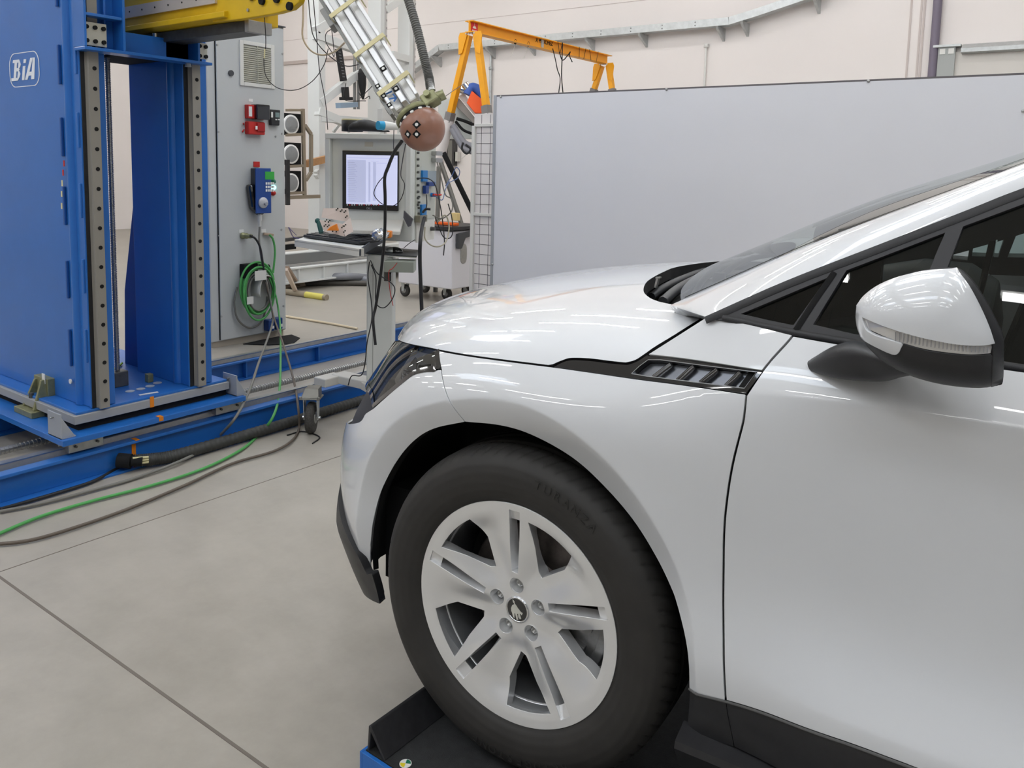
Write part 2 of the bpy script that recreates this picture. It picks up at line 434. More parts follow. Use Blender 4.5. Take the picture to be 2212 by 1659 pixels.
def side_f(u, z, arch=True):
    u = np.asarray(u, float); z = np.asarray(z, float)
    Bu = spl_basis(SU, u); e = 2e-3; B2 = spl_basis(SU, np.clip(u+e, SU[0], SU[-1])); B1 = spl_basis(SU, np.clip(u-e, SU[0], SU[-1]))
    x, y = Bu@SXa, Bu@SYa; tx, ty = B2@SXa-B1@SXa, B2@SYa-B1@SYa; L = np.hypot(tx, ty); tx /= L; ty /= L
    nx, ny = ty, -tx                      # outward
    nx, ny = np.where(True, -ny*0+ty, 0), -tx
    sgn = np.where(-tx > 0, 1, 1)
    nx, ny = -ty, tx                      # u runs forward (-x): outward is -y side
    d = np.einsum('ij,jk,ik->i', Bu, DT, spl_basis(SZ, z))
    X = x+nx*d; Y = y+ny*d
    # shoulder crease on the door, lower crease, wheel-arch chamfer
    fx = 1/(1+np.exp(-(X-.55)/.06))
    zc = zc_f(X)
    Y = Y+fx*(.42*soft(zc-z, .003)*np.exp(-np.clip(zc-z, 0, 1)/.09)+.22*soft(z-zc, .003)*np.exp(-np.clip(z-zc, 0, 1)/.15))
    zl = zl_f(X)
    fl = 1/(1+np.exp(-(X-.60)/.04))
    Y = Y-fl*.034*np.exp(-soft(z-zl, .004)/.10)
    if arch:
        r = np.hypot(X, (z-.37)*.97); ra = ra_f(np.clip(np.degrees(np.arctan2((z-.37)*.97, X)) % 360, 0, 359)*1.0 if False else np.where(np.degrees(np.arctan2(z-.37, X)) < -40, 220, np.degrees(np.arctan2(z-.37, X))))
        m_ = (1/(1+np.exp(-(z-.2)/.03)))
        Y = Y+m_*.66*np.clip(soft(ra-r, .003)-.0001, 0, .2)
    return np.c_[X, Y, z]
side = Surf(side_f, SU[0], SU[-1], .10, 1.09, 240, 110)
_n = side.n(np.array([SU[2]]), np.array([.6]))[0]
if _n[1] > 0: side.flip = True
# hood skin
YC = .87
Bpx = [(1608, 851), (1530, 839), (1444, 827), (1367, 817), (1258, 801), (1194, 791), (1082, 777), (1010, 767), (948, 756), (908, 748), (865, 737)]
Buv = [side.hit(p) for p in Bpx]
print('hood edge uv', [tuple(x.round(3)) for x in Buv], 'SU', SU.round(3))
ul = Buv[-1][0]; zl_ = Buv[-1][1]
for k in range(1, 7):
    a = k/6; Buv.append(np.array([ul+(SU[-1]-ul)*a, zl_+(.80-zl_)*(a**.8)]))
Buv = np.array(crom(Buv, 8)); B3 = side_f(Buv[:, 0], Buv[:, 1], False)
B3 = np.r_[[B3[0]+np.array([1, 0, .03])*k for k in (.35, .15)], B3] if False else B3
HL = np.r_[0, np.cumsum(np.linalg.norm(np.diff(B3, axis=0), axis=1))]
ZCX = [-.90, -.80, -.70, -.55, -.40, -.20, 0, .15, .35, .60]
ZCZ = [.80, .868, .918, .966, 1.0, 1.034, 1.058, 1.070, 1.083, 1.092]
def hood_f(t, s):
    t = np.asarray(t, float); s = np.asarray(s, float)/.85; mir = s > 1; ss = np.where(mir, 2-s, s)
    b = np.c_[[np.interp(t, HL, B3[:, i]) for i in range(3)]].T
    a = t/HL[-1]; xr, xf = B3[0, 0], -.80
    cx = np.where(b[:, 0] > -.2, b[:, 0], -.2+(b[:, 0]+.2)*(.60/.645))
    cx = np.maximum(cx-.0, -.80)
    zc = spl_basis(ZCX, cx)@np.array(ZCZ)
    fr = np.clip((a-.80)/.20, 0, 1)
    x = b[:, 0]+(cx-b[:, 0])*ss; y = b[:, 1]+(YC-b[:, 1])*ss
    pr = .34*(1-(1-ss)**13)+.66*(1-(1-ss)**2.3)
    z = b[:, 2]+(zc-b[:, 2])*pr
    y = np.where(mir, 2*YC-y, y)
    return np.c_[x, y, z]
hood = Surf(hood_f, 0, HL[-1], 0, 1.70, 200, 160)
_n = hood.n(np.array([HL[-1]*.4]), np.array([.5]))[0]
if _n[2] < 0: hood.flip = True

# extra skin points along the creases
_ug = np.linspace(SU[0], SU[-1], 500)
def u_at(x, z):
    xs_ = side_f(_ug, np.full(len(_ug), z))[:, 0]; return float(np.interp(-x, -xs_, _ug))
cre = []
for dr_ in (-.012, -.006, -.0025, .0025, .006, .012):
    for a in np.arange(-10, 200, 1.3):
        r_ = ra_f(np.array([a]))[0]+dr_; x_, z_ = r_*math.cos(R_(a)), .37+r_*math.sin(R_(a))/.97
        if z_ > .2: cre.append((u_at(x_, z_), z_))
shl_x = []
for dz in (-.010, -.004, -.0015, .0015, .004, .010):
    for x_ in np.arange(.47, 1.9, .014):
        z_ = zc_f(x_)+dz; shl_x.append((u_at(x_, z_), z_))
        if x_ > .55: z_ = float(zl_f(x_))+dz; shl_x.append((u_at(x_, z_), z_))
for _p in [(1622, 1452), (1760, 1524), (1898, 1586), (2070, 1657)]:
    h_ = side.hit(_p); print('lowcrease', _p, side_f([h_[0]], [h_[1]])[0].round(3))
# ---- fender
shut = [(1611, 853), (1608, 883), (1604, 912), (1594, 951), (1583, 996), (1574.5, 1042), (1568, 1090), (1564, 1133), (1562, 1198), (1561, 1300), (1562, 1400), (1564, 1469), (1567, 1514)]
archr = [(1488, 1487), (1487, 1437), (1480, 1381), (1460, 1300), (1447, 1265), (1415, 1200), (1366, 1122), (1301, 1047), (1236, 989), (1148, 940), (1082, 920), (1005, 912)]
archl = [(1005, 912), (937, 927), (893.6, 954), (857, 998), (825, 1059), (808.6, 1118), (802, 1165), (800, 1200), (801.5, 1238)]
fend = side.path([[(948, 757), (1010, 768), (1082, 778), (1194, 792), (1258, 801), (1367, 817), (1444, 827), (1530, 839), (1608, 851)],
                  shut, [(1567, 1514), (1488, 1487)], archr, [(1005, 912), (969.5, 864)], [(969.5, 864), (953, 798)], [(953, 798), (948, 757)]])
bodyp = skin_panel('fender', side, fend, [], paint, car, sp=.014, gap=.0016, flange=.014, extra=cre)
fup = side.path([[(1398, 766), (1475.5, 775), (1557, 787), (1646, 801)], [(1646, 801), (1665, 777), (1698, 741), (1713, 723)],
                 [(1713, 723), (1640, 705), (1580, 692), (1526, 684)], [(1526, 684), (1398, 766)]])
skin_panel('fender_top', side, fup, [], paint, car, sp=.012, gap=.0016, flange=.012)
# ---- door
dl = [(1713, 723), (1698, 741), (1665, 777), (1646, 801)]
U2 = SU[0]+.25
door_r_t, door_r_b = ('uv', U2, 1.045), ('uv', U2, .355)
sill_hits = [side.hit(p) for p in [(1567, 1514), (1700, 1559), (1828, 1605), (1950, 1650)]]
print('sill z', [x.round(3) for x in sill_hits], 'belt', [side.hit(p).round(3) for p in [(1713, 723), (1840, 745), (2212, 800)]])
zb = side.hit((1950, 1650))[1]
doorp = side.path([[(1713, 723), (1780, 735), (1840, 745), (1950, 762)], [(1950, 762), (2080, 782), (2212, 800)], [(2212, 800), ('uv', U2, side.hit((2212, 800))[1]+.01)],
                   [('uv', U2, side.hit((2212, 800))[1]+.01), ('uv', U2, zb)], [('uv', U2, zb), (1950, 1650)],
                   [(1950, 1650), (1828, 1605), (1700, 1559), (1567, 1514)],
                   shut[::-1], [(1611, 853), (1629, 826), (1646, 801)], dl[::-1]])
skin_panel('front_door', side, doorp, [], paint, car, sp=.016, gap=.0030, flange=.016, extra=shl_x, fm=matte)
# rear door beyond the frame
u0 = SU[0]; zt = side.hit((2212, 800))[1]
# black ribbons standing in for the shade inside the shut lines
for nm, c_, wd in (('door_gap_shade', side.path([dl, [(1646, 801), (1629, 826), (1611, 853)], shut], 4), .05),
                   ('hood_gap_shade', side.path([[(950, 759), (1010, 769), (1082, 780), (1194, 794)]], 4), .018),
                   ('bumper_gap_shade', side.path([[(1005, 912), (969.5, 864), (953, 798), (948, 757)]], 4), .02),
                   ('fender_gap_shade', side.path([[(1394, 768), (1460, 726), (1520, 688)]], 4), .010)):
    skin_strip(nm, side, c_, wd, matte, car, off=-.013 if wd > .011 else -.02)
# ---- bumper
bl = side.hit((787, 876)); print('bumper top sil', bl, 'corner', side.hit((736, 975)))
Uf = SU[-1]
bump = side.path([[(953, 798), (922.5, 799), (897, 807), (875.5, 822), (839, 853), (807, 882)], [(807, 882), ('uv', side.hit((807, 882))[0]+.04, side.hit((807, 882))[1]-.022)],
                  [('uv', side.hit((807, 882))[0]+.04, side.hit((807, 882))[1]-.022), ('uv', side.hit((807, 882))[0]+.09, side.hit((807, 882))[1]-.06), ('uv', SU[9], .60), ('uv', SU[10], .60), ('uv', SU[11], .56), ('uv', Uf, .55)],
                  [('uv', Uf, .55), ('uv', Uf, .36)], [('uv', Uf, .36), ('uv', SU[10], .36), ('uv', SU[9]-.02, .375), (755, 1198)],
                  [(755, 1198), (758.5, 1209), (766, 1218), (779.7, 1227), (801, 1238)], archl[::-1], [(1005, 912), (969.5, 864)], [(969.5, 864), (953, 798)]])
skin_panel('front_bumper', side, bump, [], paint, car, sp=.014, gap=.0014, flange=.006, extra=cre)
print('bump low', side.hit((755, 1198)), side.hit((801, 1238)), side.hit((820, 1304)))
# lower black lip
def lip_f(u, z):
    P = side_f(u, z, False); n = side.n(np.asarray(u, float), np.asarray(z, float)); a = np.clip((np.asarray(u)-SU[7]+.08)/.25, 0, 1)
    n[:, 2] = 0; return P+n*(.004+.034*a)[:, None]*np.clip((.46-np.asarray(z))/.12, 0, 1)[:, None]
lip = Surf(lip_f, SU[5], SU[-1], .10, .50, 120, 40, flip=side.flip)
h1 = side.hit((801, 1238))
lipo = lip.path([[('uv', h1[0]-.01, h1[1]+.01), ('uv', SU[7], .365), ('uv', SU[8], .42), ('uv', SU[9], .45), ('uv', Uf, .46)], [('uv', Uf, .46), ('uv', Uf, .2)],
                 [('uv', Uf, .2), ('uv', SU[10], .19), ('uv', SU[8], .18), (820, 1304)], [(820, 1304), (812, 1270), (803, 1240)]])
skin_panel('front_lip', lip, lipo, [], plast, car, sp=.02, gap=0, flange=.02)
# grille between the lamps, front face
gr = side.path([[('uv', SU[9]+.02, .70), ('uv', SU[10], .60), ('uv', SU[11], .56), ('uv', Uf, .55)], [('uv', Uf, .55), ('uv', Uf, .79)], [('uv', Uf, .79), ('uv', SU[11], .79), ('uv', SU[10], .78), ('uv', SU[9]+.02, .77)]])
skin_panel('grille', side, gr, [], gloss, car, sp=.03, gap=0, flange=.01, off=-.006)
tip_ = side.hit((807, 882))
skin_panel('nose_trim', side, [np.array(q) for q in ((tip_[0]-.03, .64), (SU[10], .56), (SU[10], .82), (SU[9], .84), (tip_[0]+.02, .80))], [], plast, car, sp=.03, gap=0, flange=.01, off=-.014)
# ---- hood panel
print('hood cowl', [hood.hit(p).round(3) for p in [(1450, 658), (1392, 625), (1500, 563), (1655, 541)]])
cl = [(1526, 682), (1490, 671), (1450, 657)]
cw = [(1450, 657), (1420, 650), (1400, 640), (1391, 627), (1397, 610), (1415, 597), (1450, 580), (1500, 564), (1560, 552), (1610, 545)]
cwh = hood.path([cw], 5); cwl = [p for p in cwh if p[1] <= .85]; 
if cwl[-1][1] < .85: cwl.append(np.array([cwl[-1][0], .85]))
a_ = np.array(cwl)
k0 = int(np.argmax(a_[:, 0])); rear = list(cwl)+[np.array([p[0], 1.70-p[1]]) for p in cwl[::-1][1:]]
hoodl = hood.path([[(1194, 788), (1215, 779), (1234, 774), (1272, 775), (1313, 780), (1345, 783.5), (1356, 783), (1375, 777), (1396, 763)], [(1396, 763), (1460, 722), (1526, 682)], cl], 5)
tl = hood.hit((1194, 788))[0]; tend = HL[-1]
hl = [np.array([t_, .0]) for t_ in np.linspace(tend, tl+.01, 60)]
mirs = lambda L: [np.array([p[0], 1.70-p[1]]) for p in L[::-1]]
hp = hl+hoodl+rear[1:-1]+mirs(hoodl)+mirs(hl)
print('rear t', [tuple(p.round(2)) for p in rear[::8]])
skin_panel('hood', hood, hp, [], paint, car, sp=.018, gap=.0012, flange=.03, fm=matte)
# ---- glass materials
def glassmat(name, tint, rough=.0, ior=1.5):
    if name in MATS: return MATS[name]
    M = bpy.data.materials.new(name); M.use_nodes = True; nt = M.node_tree; nt.nodes.remove(nt.nodes['Principled BSDF'])
    out = nt.nodes['Material Output']; mx = nt.nodes.new('ShaderNodeMixShader'); fr = nt.nodes.new('ShaderNodeFresnel'); fr.inputs['IOR'].default_value = ior
    t = nt.nodes.new('ShaderNodeBsdfTransparent'); t.inputs[0].default_value = (*tint, 1); g = nt.nodes.new('ShaderNodeBsdfGlossy'); g.inputs['Roughness'].default_value = rough
    g.inputs['Color'].default_value = (.95, .97, .96, 1)
    geo = nt.nodes.new('ShaderNodeNewGeometry')
    nt.links.new(fr.outputs[0], mx.inputs[0]); nt.links.new(t.outputs[0], mx.inputs[1]); nt.links.new(g.outputs[0], mx.inputs[2]); nt.links.new(mx.outputs[0], out.inputs[0])
    MATS[name] = M; return M
glass = glassmat('window_glass', (.42, .47, .45)); lampglass = glassmat('lamp_glass', (.75, .76, .78)); wsglass = glassmat('windscreen_glass', (.45, .5, .47), ior=3.0)
fabric = mat('seat_fabric', (.035, .036, .038), .8); dashm = mat('dashboard_plastic', (.028, .03, .031), .55)
frame_m = mat('window_frame_black', (.03, .03, .033), .38)
# ---- greenhouse skin
def G_y(x, z): return .03+.42*(z-1.06)+.03*np.exp(-np.clip(x-.38, -.1, 3)/.25)
def gh_f(u, v):
    u = np.asarray(u, float); v = np.asarray(v, float); return np.c_[u, G_y(u, v), v]
gh = Surf(gh_f, .2, 2.4, .98, 1.62, 120, 50)
if gh.n(np.array([1.]), np.array([1.2]))[0][1] > 0: gh.flip = True
topl = [(1526, 684), (1700, 607), (1900, 529), (2100, 451), (2212, 407)]
tl_ = [gh.hit(p) for p in topl]
def zl_ext(x):
    return x
topext = [np.array([1.05, tl_[-1][1]+(1.05-tl_[-1][0])*.46]), np.array([1.3, 1.515]), np.array([1.6, 1.55]), np.array([2.1, 1.55])]
top_uv = crom(tl_+topext, 5)
bel = [gh.hit(p) for p in [(1526, 686), (1590, 697), (1713, 723), (1840, 745), (2212, 802)]]
bz = bel[-1][1]
frame_out = top_uv+[np.array([2.1, bz+.03])]+[np.array([1.4, bz+.012])]+bel[::-1]
g1 = [gh.hit(p) for p in [(1600, 678), (1787, 600), (1714, 703), (1660, 692)]]
g2 = [gh.hit(p) for p in [(1828, 584), (2042, 502), (2007, 586), (1945, 738), (1845, 722), (1756, 701)]]
ma = [gh.hit(p) for p in [(2080, 489), (2212, 440), (2212, 795), (2080, 774), (1990, 757), (2043, 586)]]
win = [ma[0], ma[1], np.array([1.05, ma[1][1]+(1.05-ma[1][0])*.44]), np.array([1.3, 1.475]), np.array([1.45, 1.485]), np.array([1.45, bz+.02]), ma[2]+np.array([0, .004]), ma[3], ma[4], ma[5]]
skin_panel('window_frame', gh, frame_out, [g1, g2, win], frame_m, car, sp=.03, gap=0, flange=.014)
# raised outer seal line along the top of the frame
def along(L): return L
skin_strip('window_seal', gh, [p-np.array([0, .007]) for p in top_uv], .014, plast, car, off=.001, lift=.002)
skin_strip('belt_seal', gh, [p+np.array([0, .004]) for p in crom(bel, 5)[3:]], .012, plast, car, off=.001, lift=.004)
for nm, g in (('quarter_glass', g1), ('front_vent_glass', g2), ('door_glass', win)):
    skin_panel(nm, gh, g, [], glass, car, sp=.06, gap=0, flange=0, off=-.008, label={'quarter_glass': 'small triangular glass by the pillar foot', 'front_vent_glass': 'fixed front glass ahead of the mirror', 'door_glass': None}[nm])
for a, b in (((1828, 584), (1756, 701)), ((2042, 502), (1950, 740))):
    pass
skin_strip('door_edge_seal', gh, [gh.hit(p) for p in [(1713, 723), (1726, 703), (1760, 650), (1803, 588)]], .010, matte, car, off=.0015, lift=.001)
# ---- windscreen, pillar and roof
pu = [(1448, 659), (1560, 610), (1700, 548.5), (1900, 469.5), (2060, 411), (2212, 354)]
E3 = [atc(p, 1, .25) for p in pu]
ex = [q[0] for q in E3]+[1.2, 1.5, 1.9, 2.4]; ez = [q[2] for q in E3]+[E3[-1][2]+(1.2-E3[-1][0])*.44, 1.58, 1.60, 1.57]
print('E3', [q.round(3) for q in E3], 'top', [t.round(3) for t in tl_])
s0 = (ez[1]-ez[0])/(ex[1]-ex[0]); ex = [-.05]+ex; ez = [ez[0]-(ex[1]+.05)*s0]+ez
def zE(x): return spl_basis(ex, x)@np.array(ez)
def ws_f(u, v):
    u = np.asarray(u, float); v = np.asarray(v, float)
    b = np.interp(u, [-.05, .1, .6, .9, 1.3, 2.4], [.085, .085, .06, .035, .04, .05])
    return np.c_[u, v, zE(u)+b*(1-((v-YC)/(YC-.25))**2)]
ws = Surf(ws_f, -.05, 2.4, .25, 2*YC-.25, 120, 60)
if ws.n(np.array([1.]), np.array([.9]))[0][2] < 0: ws.flip = True
base = [(.262, .25), (.235, .32), (.205, .42), (.18, .6), (.17, .87)]
base = [np.array(p) for p in base]; base = base+[np.array([p[0], 2*YC-p[1]]) for p in base[::-1][1:]]
skin_panel('windscreen', ws, crom(base, 4)+[np.array([1.22, 2*YC-.25]), np.array([1.22, .25])], [], wsglass, car, sp=.04, gap=0, flange=0)
skin_panel('roof', ws, [np.array([1.22, .25]), np.array([1.22, 2*YC-.25]), np.array([2.1, 2*YC-.25]), np.array([2.1, .25])], [], paint, car, sp=.06, gap=0, flange=.01)
LW = np.array([gh_f([p[0]], [p[1]])[0] for p in top_uv]); 
def pil_f(u, v):
    u = np.asarray(u, float); v = np.asarray(v, float)/.12
    lo = np.c_[[np.interp(u, LW[:, 0], LW[:, i]) for i in range(3)]].T
    # upper edge runs parallel, meets the glass
    k = np.interp(u, [LW[0, 0], LW[0, 0]+.3, 2.1], [0, 1, 1]); xu = np.interp(u, [LW[0, 0], 2.1], [E3[0][0], 2.1])
    up = np.c_[xu, np.full(len(u), .25), zE(xu)]
    P = lo+(up-lo)*v[:, None]; h = .016*(1-np.abs(2*v-1)**2.2)*np.clip((u-LW[0, 0])/.30, 0, 1)**.7; n = np.array([-.18, -.62, .76]); return P+n*h[:, None]
pil = Surf(pil_f, LW[0, 0], 2.1, 0, .12, 120, 16)
if pil.n(np.array([1.]), np.array([.06]))[0][2] < 0: pil.flip = True
skin_panel('windscreen_pillar', pil, [np.array(p) for p in ((LW[0, 0], 0), (2.1, 0), (2.1, .12), (LW[0, 0], .12))], [], paint, car, sp=.014, gap=0, flange=.03)
skin_strip('windscreen_seal', ws, [np.array([x, .254]) for x in np.linspace(.27, 1.22, 30)], .010, matte, car, off=.002)
# far side pillar/roof rail and far window frame
mb = MB()
farp = lambda p: atc(p, 1, 1.66)
FY = 1.66
def fp(p): q = atc(p, 1, FY); return np.array([q[0], q[2]])
far_f = lambda u, v: np.c_[np.asarray(u, float), 2*YC-G_y(np.asarray(u, float), np.asarray(v, float)), np.asarray(v, float)]
fars = Surf(far_f, .2, 2.4, .9, 1.62, 60, 40)
fo = [np.array(q) for q in ((.30, .9), (.30, 1.04), (.70, 1.235), (1.0, 1.375), (1.3, 1.50), (2.1, 1.53), (2.1, .9))]
fh = lambda L: [fars.hit(p) for p in L]
skin_panel('far_window_frame', fars, fo, [fh([(2059, 550), (2093.5, 541), (2090, 562.7), (2058, 560)]), fh([(2101.5, 537), (2169, 518), (2156.5, 556), (2099, 553.5)]),
            fh([(2194, 510), (2300, 475), (2420, 440), (2420, 560), (2176, 556)])], dashm, car, sp=.05, gap=0, flange=.03)
for nm, L in (('far_front_glass', [(2101.5, 537), (2169, 518), (2156.5, 556), (2099, 553.5)]), ('far_door_glass', [(2194, 510), (2300, 475), (2420, 440), (2420, 560), (2176, 556)])):
    skin_panel(nm, fars, fh(L), [], glassmat('far_glass', (.62, .74, .72)), car, sp=.08, gap=0, flange=0)
mb = MB(); fb = [(.30, .3), (.30, 1.0), (.5, 1.06), (2.1, 1.06), (2.1, .3)]; mb.prism([(x, 2*YC-.02, z) for x, z in fb], (0, .04, 0)); mb.build('far_body_side', paint, car)
# ---- cabin
mb = MB(); prof = [(.42, .98), (.50, 1.045), (.62, 1.075), (.76, 1.07), (.84, 1.02), (.86, .90), (.80, .78), (.42, .7)]
mb.prism([(x, .10, z) for x, z in prof], (0, 1.50, 0)); mb.build('dashboard', dashm, car, bevel=.01)
mb = MB(); mb.prism([(.86, .52, .95), (.90, .52, 1.10), (1.04, .52, 1.07), (1.06, .52, .97)], (0, .16, 0)); mb.build('instrument_hood', dashm, car, bevel=.01)
mb = MB(); mb.prism([(.80, .78, 1.04), (.82, .78, 1.20), (.835, .78, 1.20), (.815, .78, 1.04)], (0, .30, 0)); mb.build('centre_screen', gloss, car, bevel=.004)
mb = MB(); sc_ = np.array([1.08, .45, .98]); sa = np.array([.85, 0, .5]); sa /= np.linalg.norm(sa)
su = np.array([-sa[2], 0, sa[0]]); mb.tube([sc_+.185*(np.array([0, 1, 0])*math.cos(a)+su*math.sin(a)) for a in np.linspace(0, 2*math.pi, 33)], .015, sub=1)
mb.bar(sc_-np.array([0, .17, 0]), sc_+np.array([0, .17, 0]), .03, .03); mb.bar(sc_, sc_-su*.17, .04, .03); mb.cyl(sc_-sa*.02, sc_+sa*.03, .065); mb.cyl(sc_-sa*.03, sc_-sa*.3, .035)
mb.build('steering_wheel', dashm, car, bevel=.004)
for yy in (.47, 1.27):
    st = MB(); st.prism([(1.25, yy-.24, .55), (1.25, yy-.24, .72), (1.70, yy-.24, .66), (1.75, yy-.24, .52)], (0, .48, 0)); st.prism([(1.62, yy-.22, .62), (1.80, yy-.20, 1.20), (1.90, yy-.20, 1.20), (1.78, yy-.22, .6)], (0, .42, 0))
    s_ = st.build('seat', fabric, car, bevel=.04)
    hr = MB(); hr.prism([(1.80, yy-.13, 1.24), (1.83, yy-.13, 1.40), (1.90, yy-.13, 1.40), (1.91, yy-.13, 1.24)], (0, .26, 0)); hr.cyl((1.85, yy-.06, 1.18), (1.86, yy-.06, 1.26), .007); hr.cyl((1.85, yy+.06, 1.18), (1.86, yy+.06, 1.26), .007)
    hr.build('headrest', fabric, s_, bevel=.025)
mb = MB(); mb.prism([(.40, .055, .5), (.40, .055, 1.045), (2.1, .06, 1.045), (2.1, .06, .5)], (0, .05, 0)); mb.build('door_lining', dashm, car, bevel=.01)
mb = MB(); mb.box(.42, 2.1, .02, 1.70, .22, .42); mb.build('cabin_floor', matte, car)
mb = MB(); mb.prism([(2.08, .1, .5), (2.08, .1, 1.5), (2.08, 1.64, 1.5), (2.08, 1.64, .5)], (.03, 0, 0)); mb.build('cabin_rear', fabric, car)
mb = MB(); mb.prism([(.88, .30, 1.36), (1.25, .30, 1.52), (2.08, .22, 1.54), (2.08, 1.5, 1.54), (1.25, 1.44, 1.52), (.95, 1.44, 1.39)], (0, 0, -.012)); mb.build('roof_lining', dashm, car)
mb = MB(); mb.prism([(.36, .17, .98), (.36, .17, 1.07), (.66, .24, 1.24), (.66, .24, .98)], (0, .03, 0)); mb.build('pillar_blocker', matte, car)  # inner pillar piece added to block the bright view through the quarter glass
# ---- cowl below the windscreen with wiper arms
mb = MB()
cx_ = np.linspace(.28, 1.46, 14)
rows = []
for y in cx_:
    k = 1-((y-YC)/(YC-.25))**2; rows.append([( .26-.19*k, y, .985+.02*k), (.30-.19*k, y, .985+.035*k), (.36-.16*k, y, 1.03+.03*k)])
V = [p for r in rows for p in r]; mb.add(V, [(i*3+j, i*3+j+1, i*3+j+4, i*3+j+3) for i in range(13) for j in (0, 1)], True); mb.build('cowl_panel', matte, car)
mb = MB()
mb.prism([(-.16, .12, .925), (.60, .12, .925), (.60, 1.62, .925), (-.16, 1.62, .925)], (0, 0, -.02)); mb.build('cowl_tray', matte, car)
wpm = mat('wiper_grey', (.05, .052, .056), .45)
for pts, r_, nm in (([(1408, 640, 1.0), (1440, 618, 1.02), (1500, 592, 1.03), (1560, 573, 1.035)], .011, 'wiper_linkage'), ([(1432, 652, 1.01), (1470, 622, 1.03), (1530, 592, 1.045), (1600, 566, 1.05)], .014, 'wiper_linkage'), ([(1400, 632, .97), (1450, 622, .98), (1520, 588, 1.0), (1580, 568, 1.0)], .016, 'cowl_edge')):
    m2 = MB(); m2.tube([atc(p[:2], 2, p[2]) for p in pts], r_, n=8); m2.build(nm, wpm, car)
for a, b in (((.24, .36, 1.035), (.15, .86, 1.075)), ((.19, .74, 1.06), (.20, 1.30, 1.08))):
    wp = MB(); wp.tube([a, np.array(a)*.6+np.array(b)*.4+np.array([0, 0, .018]), b], .008, n=8); wp.cyl(np.array(a)-[0, 0, .04], np.array(a)+[0, 0, .012], .018)
    wo = wp.build('wiper_arm', plast, car)
    bl_ = MB(); bl_.tube([np.array(b)+[.02, -.33, -.045], np.array(b)+[.0, 0, -.012], np.array(b)+[-.0, .28, -.02]], .006, n=6); bl_.build('wiper_blade', matte, wo)
mb = MB(); c_ = atc((1417, 612), 0, .10); mb.bar(c_+[0, 0, -.012], c_+[.004, .004, .016], .012, .005); mb.bar(c_+[0, 0, .014], c_+[.012, 0, .016], .010, .004); mb.build('hood_latch', steel, car)
# ---- headlamp
lampo = side.path([[(830, 724), (846, 731), (865, 737), (908, 748), (948, 757)], [(948, 757), (953, 797)], [(953, 797), (922.5, 798.5), (897, 806), (875.5, 822), (839, 853), (807, 881)],
                   [(807, 881), (798, 853), (791, 825)], [(791, 825), ('uv', SU[9]-.02, .735), ('uv', SU[9]+.06, .80), ('uv', SU[9]+.02, .83)], [('uv', SU[9]+.02, .83), (830, 724)]], 4)
lamp = skin_panel('headlamp', side, lampo, [], lampglass, car, sp=.02, gap=.001, flange=.0, off=-.001)
skin_panel('lamp_housing', side, lampo, [], mat('lamp_interior', (.26, .265, .28), .3, .4), lamp, sp=.03, gap=.001, flange=0, off=-.075)
bz_ = side.path([[(948, 757), (953, 797)], [(953, 797), (922.5, 798.5), (897, 806), (875.5, 822), (839, 853), (807, 881)], [(807, 881), (798, 853), (791, 825)]], 4)
ctr = np.mean([np.array(p) for p in lampo], 0)
def toward(L, g): return [np.array(p)+(ctr-np.array(p))/np.linalg.norm(ctr-np.array(p))*g for p in L]
skin_strip('lamp_bezel', side, toward(bz_, .007), .012, gloss, lamp, off=.0008)
wl = MB(); P0 = side_f(np.array([p[0] for p in lampo]), np.array([p[1] for p in lampo]), False); P1 = P0+np.array([.04, .075, 0]); n_ = len(P0)
wl.add(list(P0)+list(P1), [(i, (i+1) % n_, n_+(i+1) % n_, n_+i) for i in range(n_)]); wl.build('lamp_wall', mat('lamp_wall', (.03, .03, .033), .3), lamp)
for px_, r_, dd in (((868, 800), .040, .040), ((836, 826), .034, .035)):
    h_ = side.hit(px_); P_ = side_f([h_[0]], [h_[1]], False)[0]; n_ = side.n(np.array([h_[0]]), np.array([h_[1]]))[0]; ax = np.array([-.8, -.6, 0]); ax /= np.linalg.norm(ax); c0 = P_-n_*(dd+.012)
    pm = MB(); pm.lathe(c0, ax, [(r_*1.25, .004), (r_*1.15, .006), (r_, .0), (r_*.9, -.006), (r_*.98, -.03)], 28); pj = pm.build('projector_ring', chrome, lamp)
    pl = MB(); pl.lathe(c0-ax*.012, ax, [(.0005, .020), (r_*.4, .018), (r_*.7, .011), (r_*.9, 0)], 28); pl.build('projector_lens', mat('projector_lens', (.25, .27, .3), .03, 0, 1), pj)
for i, (a, b) in enumerate((((852, 790), (880, 796)), ((806, 800), (812, 850)))):
    ha, hb = side.hit(a), side.hit(b); Pa = side_f([ha[0]], [ha[1]], False)[0]; Pb = side_f([hb[0]], [hb[1]], False)[0]; n_ = side.n(np.array([ha[0]]), np.array([ha[1]]))[0]
    fb_ = MB(); fb_.bar(Pa-n_*.03, Pb-n_*.03, .006, .012); fb_.build('light_guide', chrome, lamp, bevel=.002)
h1_, h2_ = side.hit((942, 763)), side.hit((947, 790)); skin_strip('side_marker', side, [h1_+(h2_-h1_)*t for t in np.linspace(0, 1, 8)], .007, mat('clear_lens', (.8, .8, .8), .15, .3, 1), lamp, off=-.003, lift=.002)
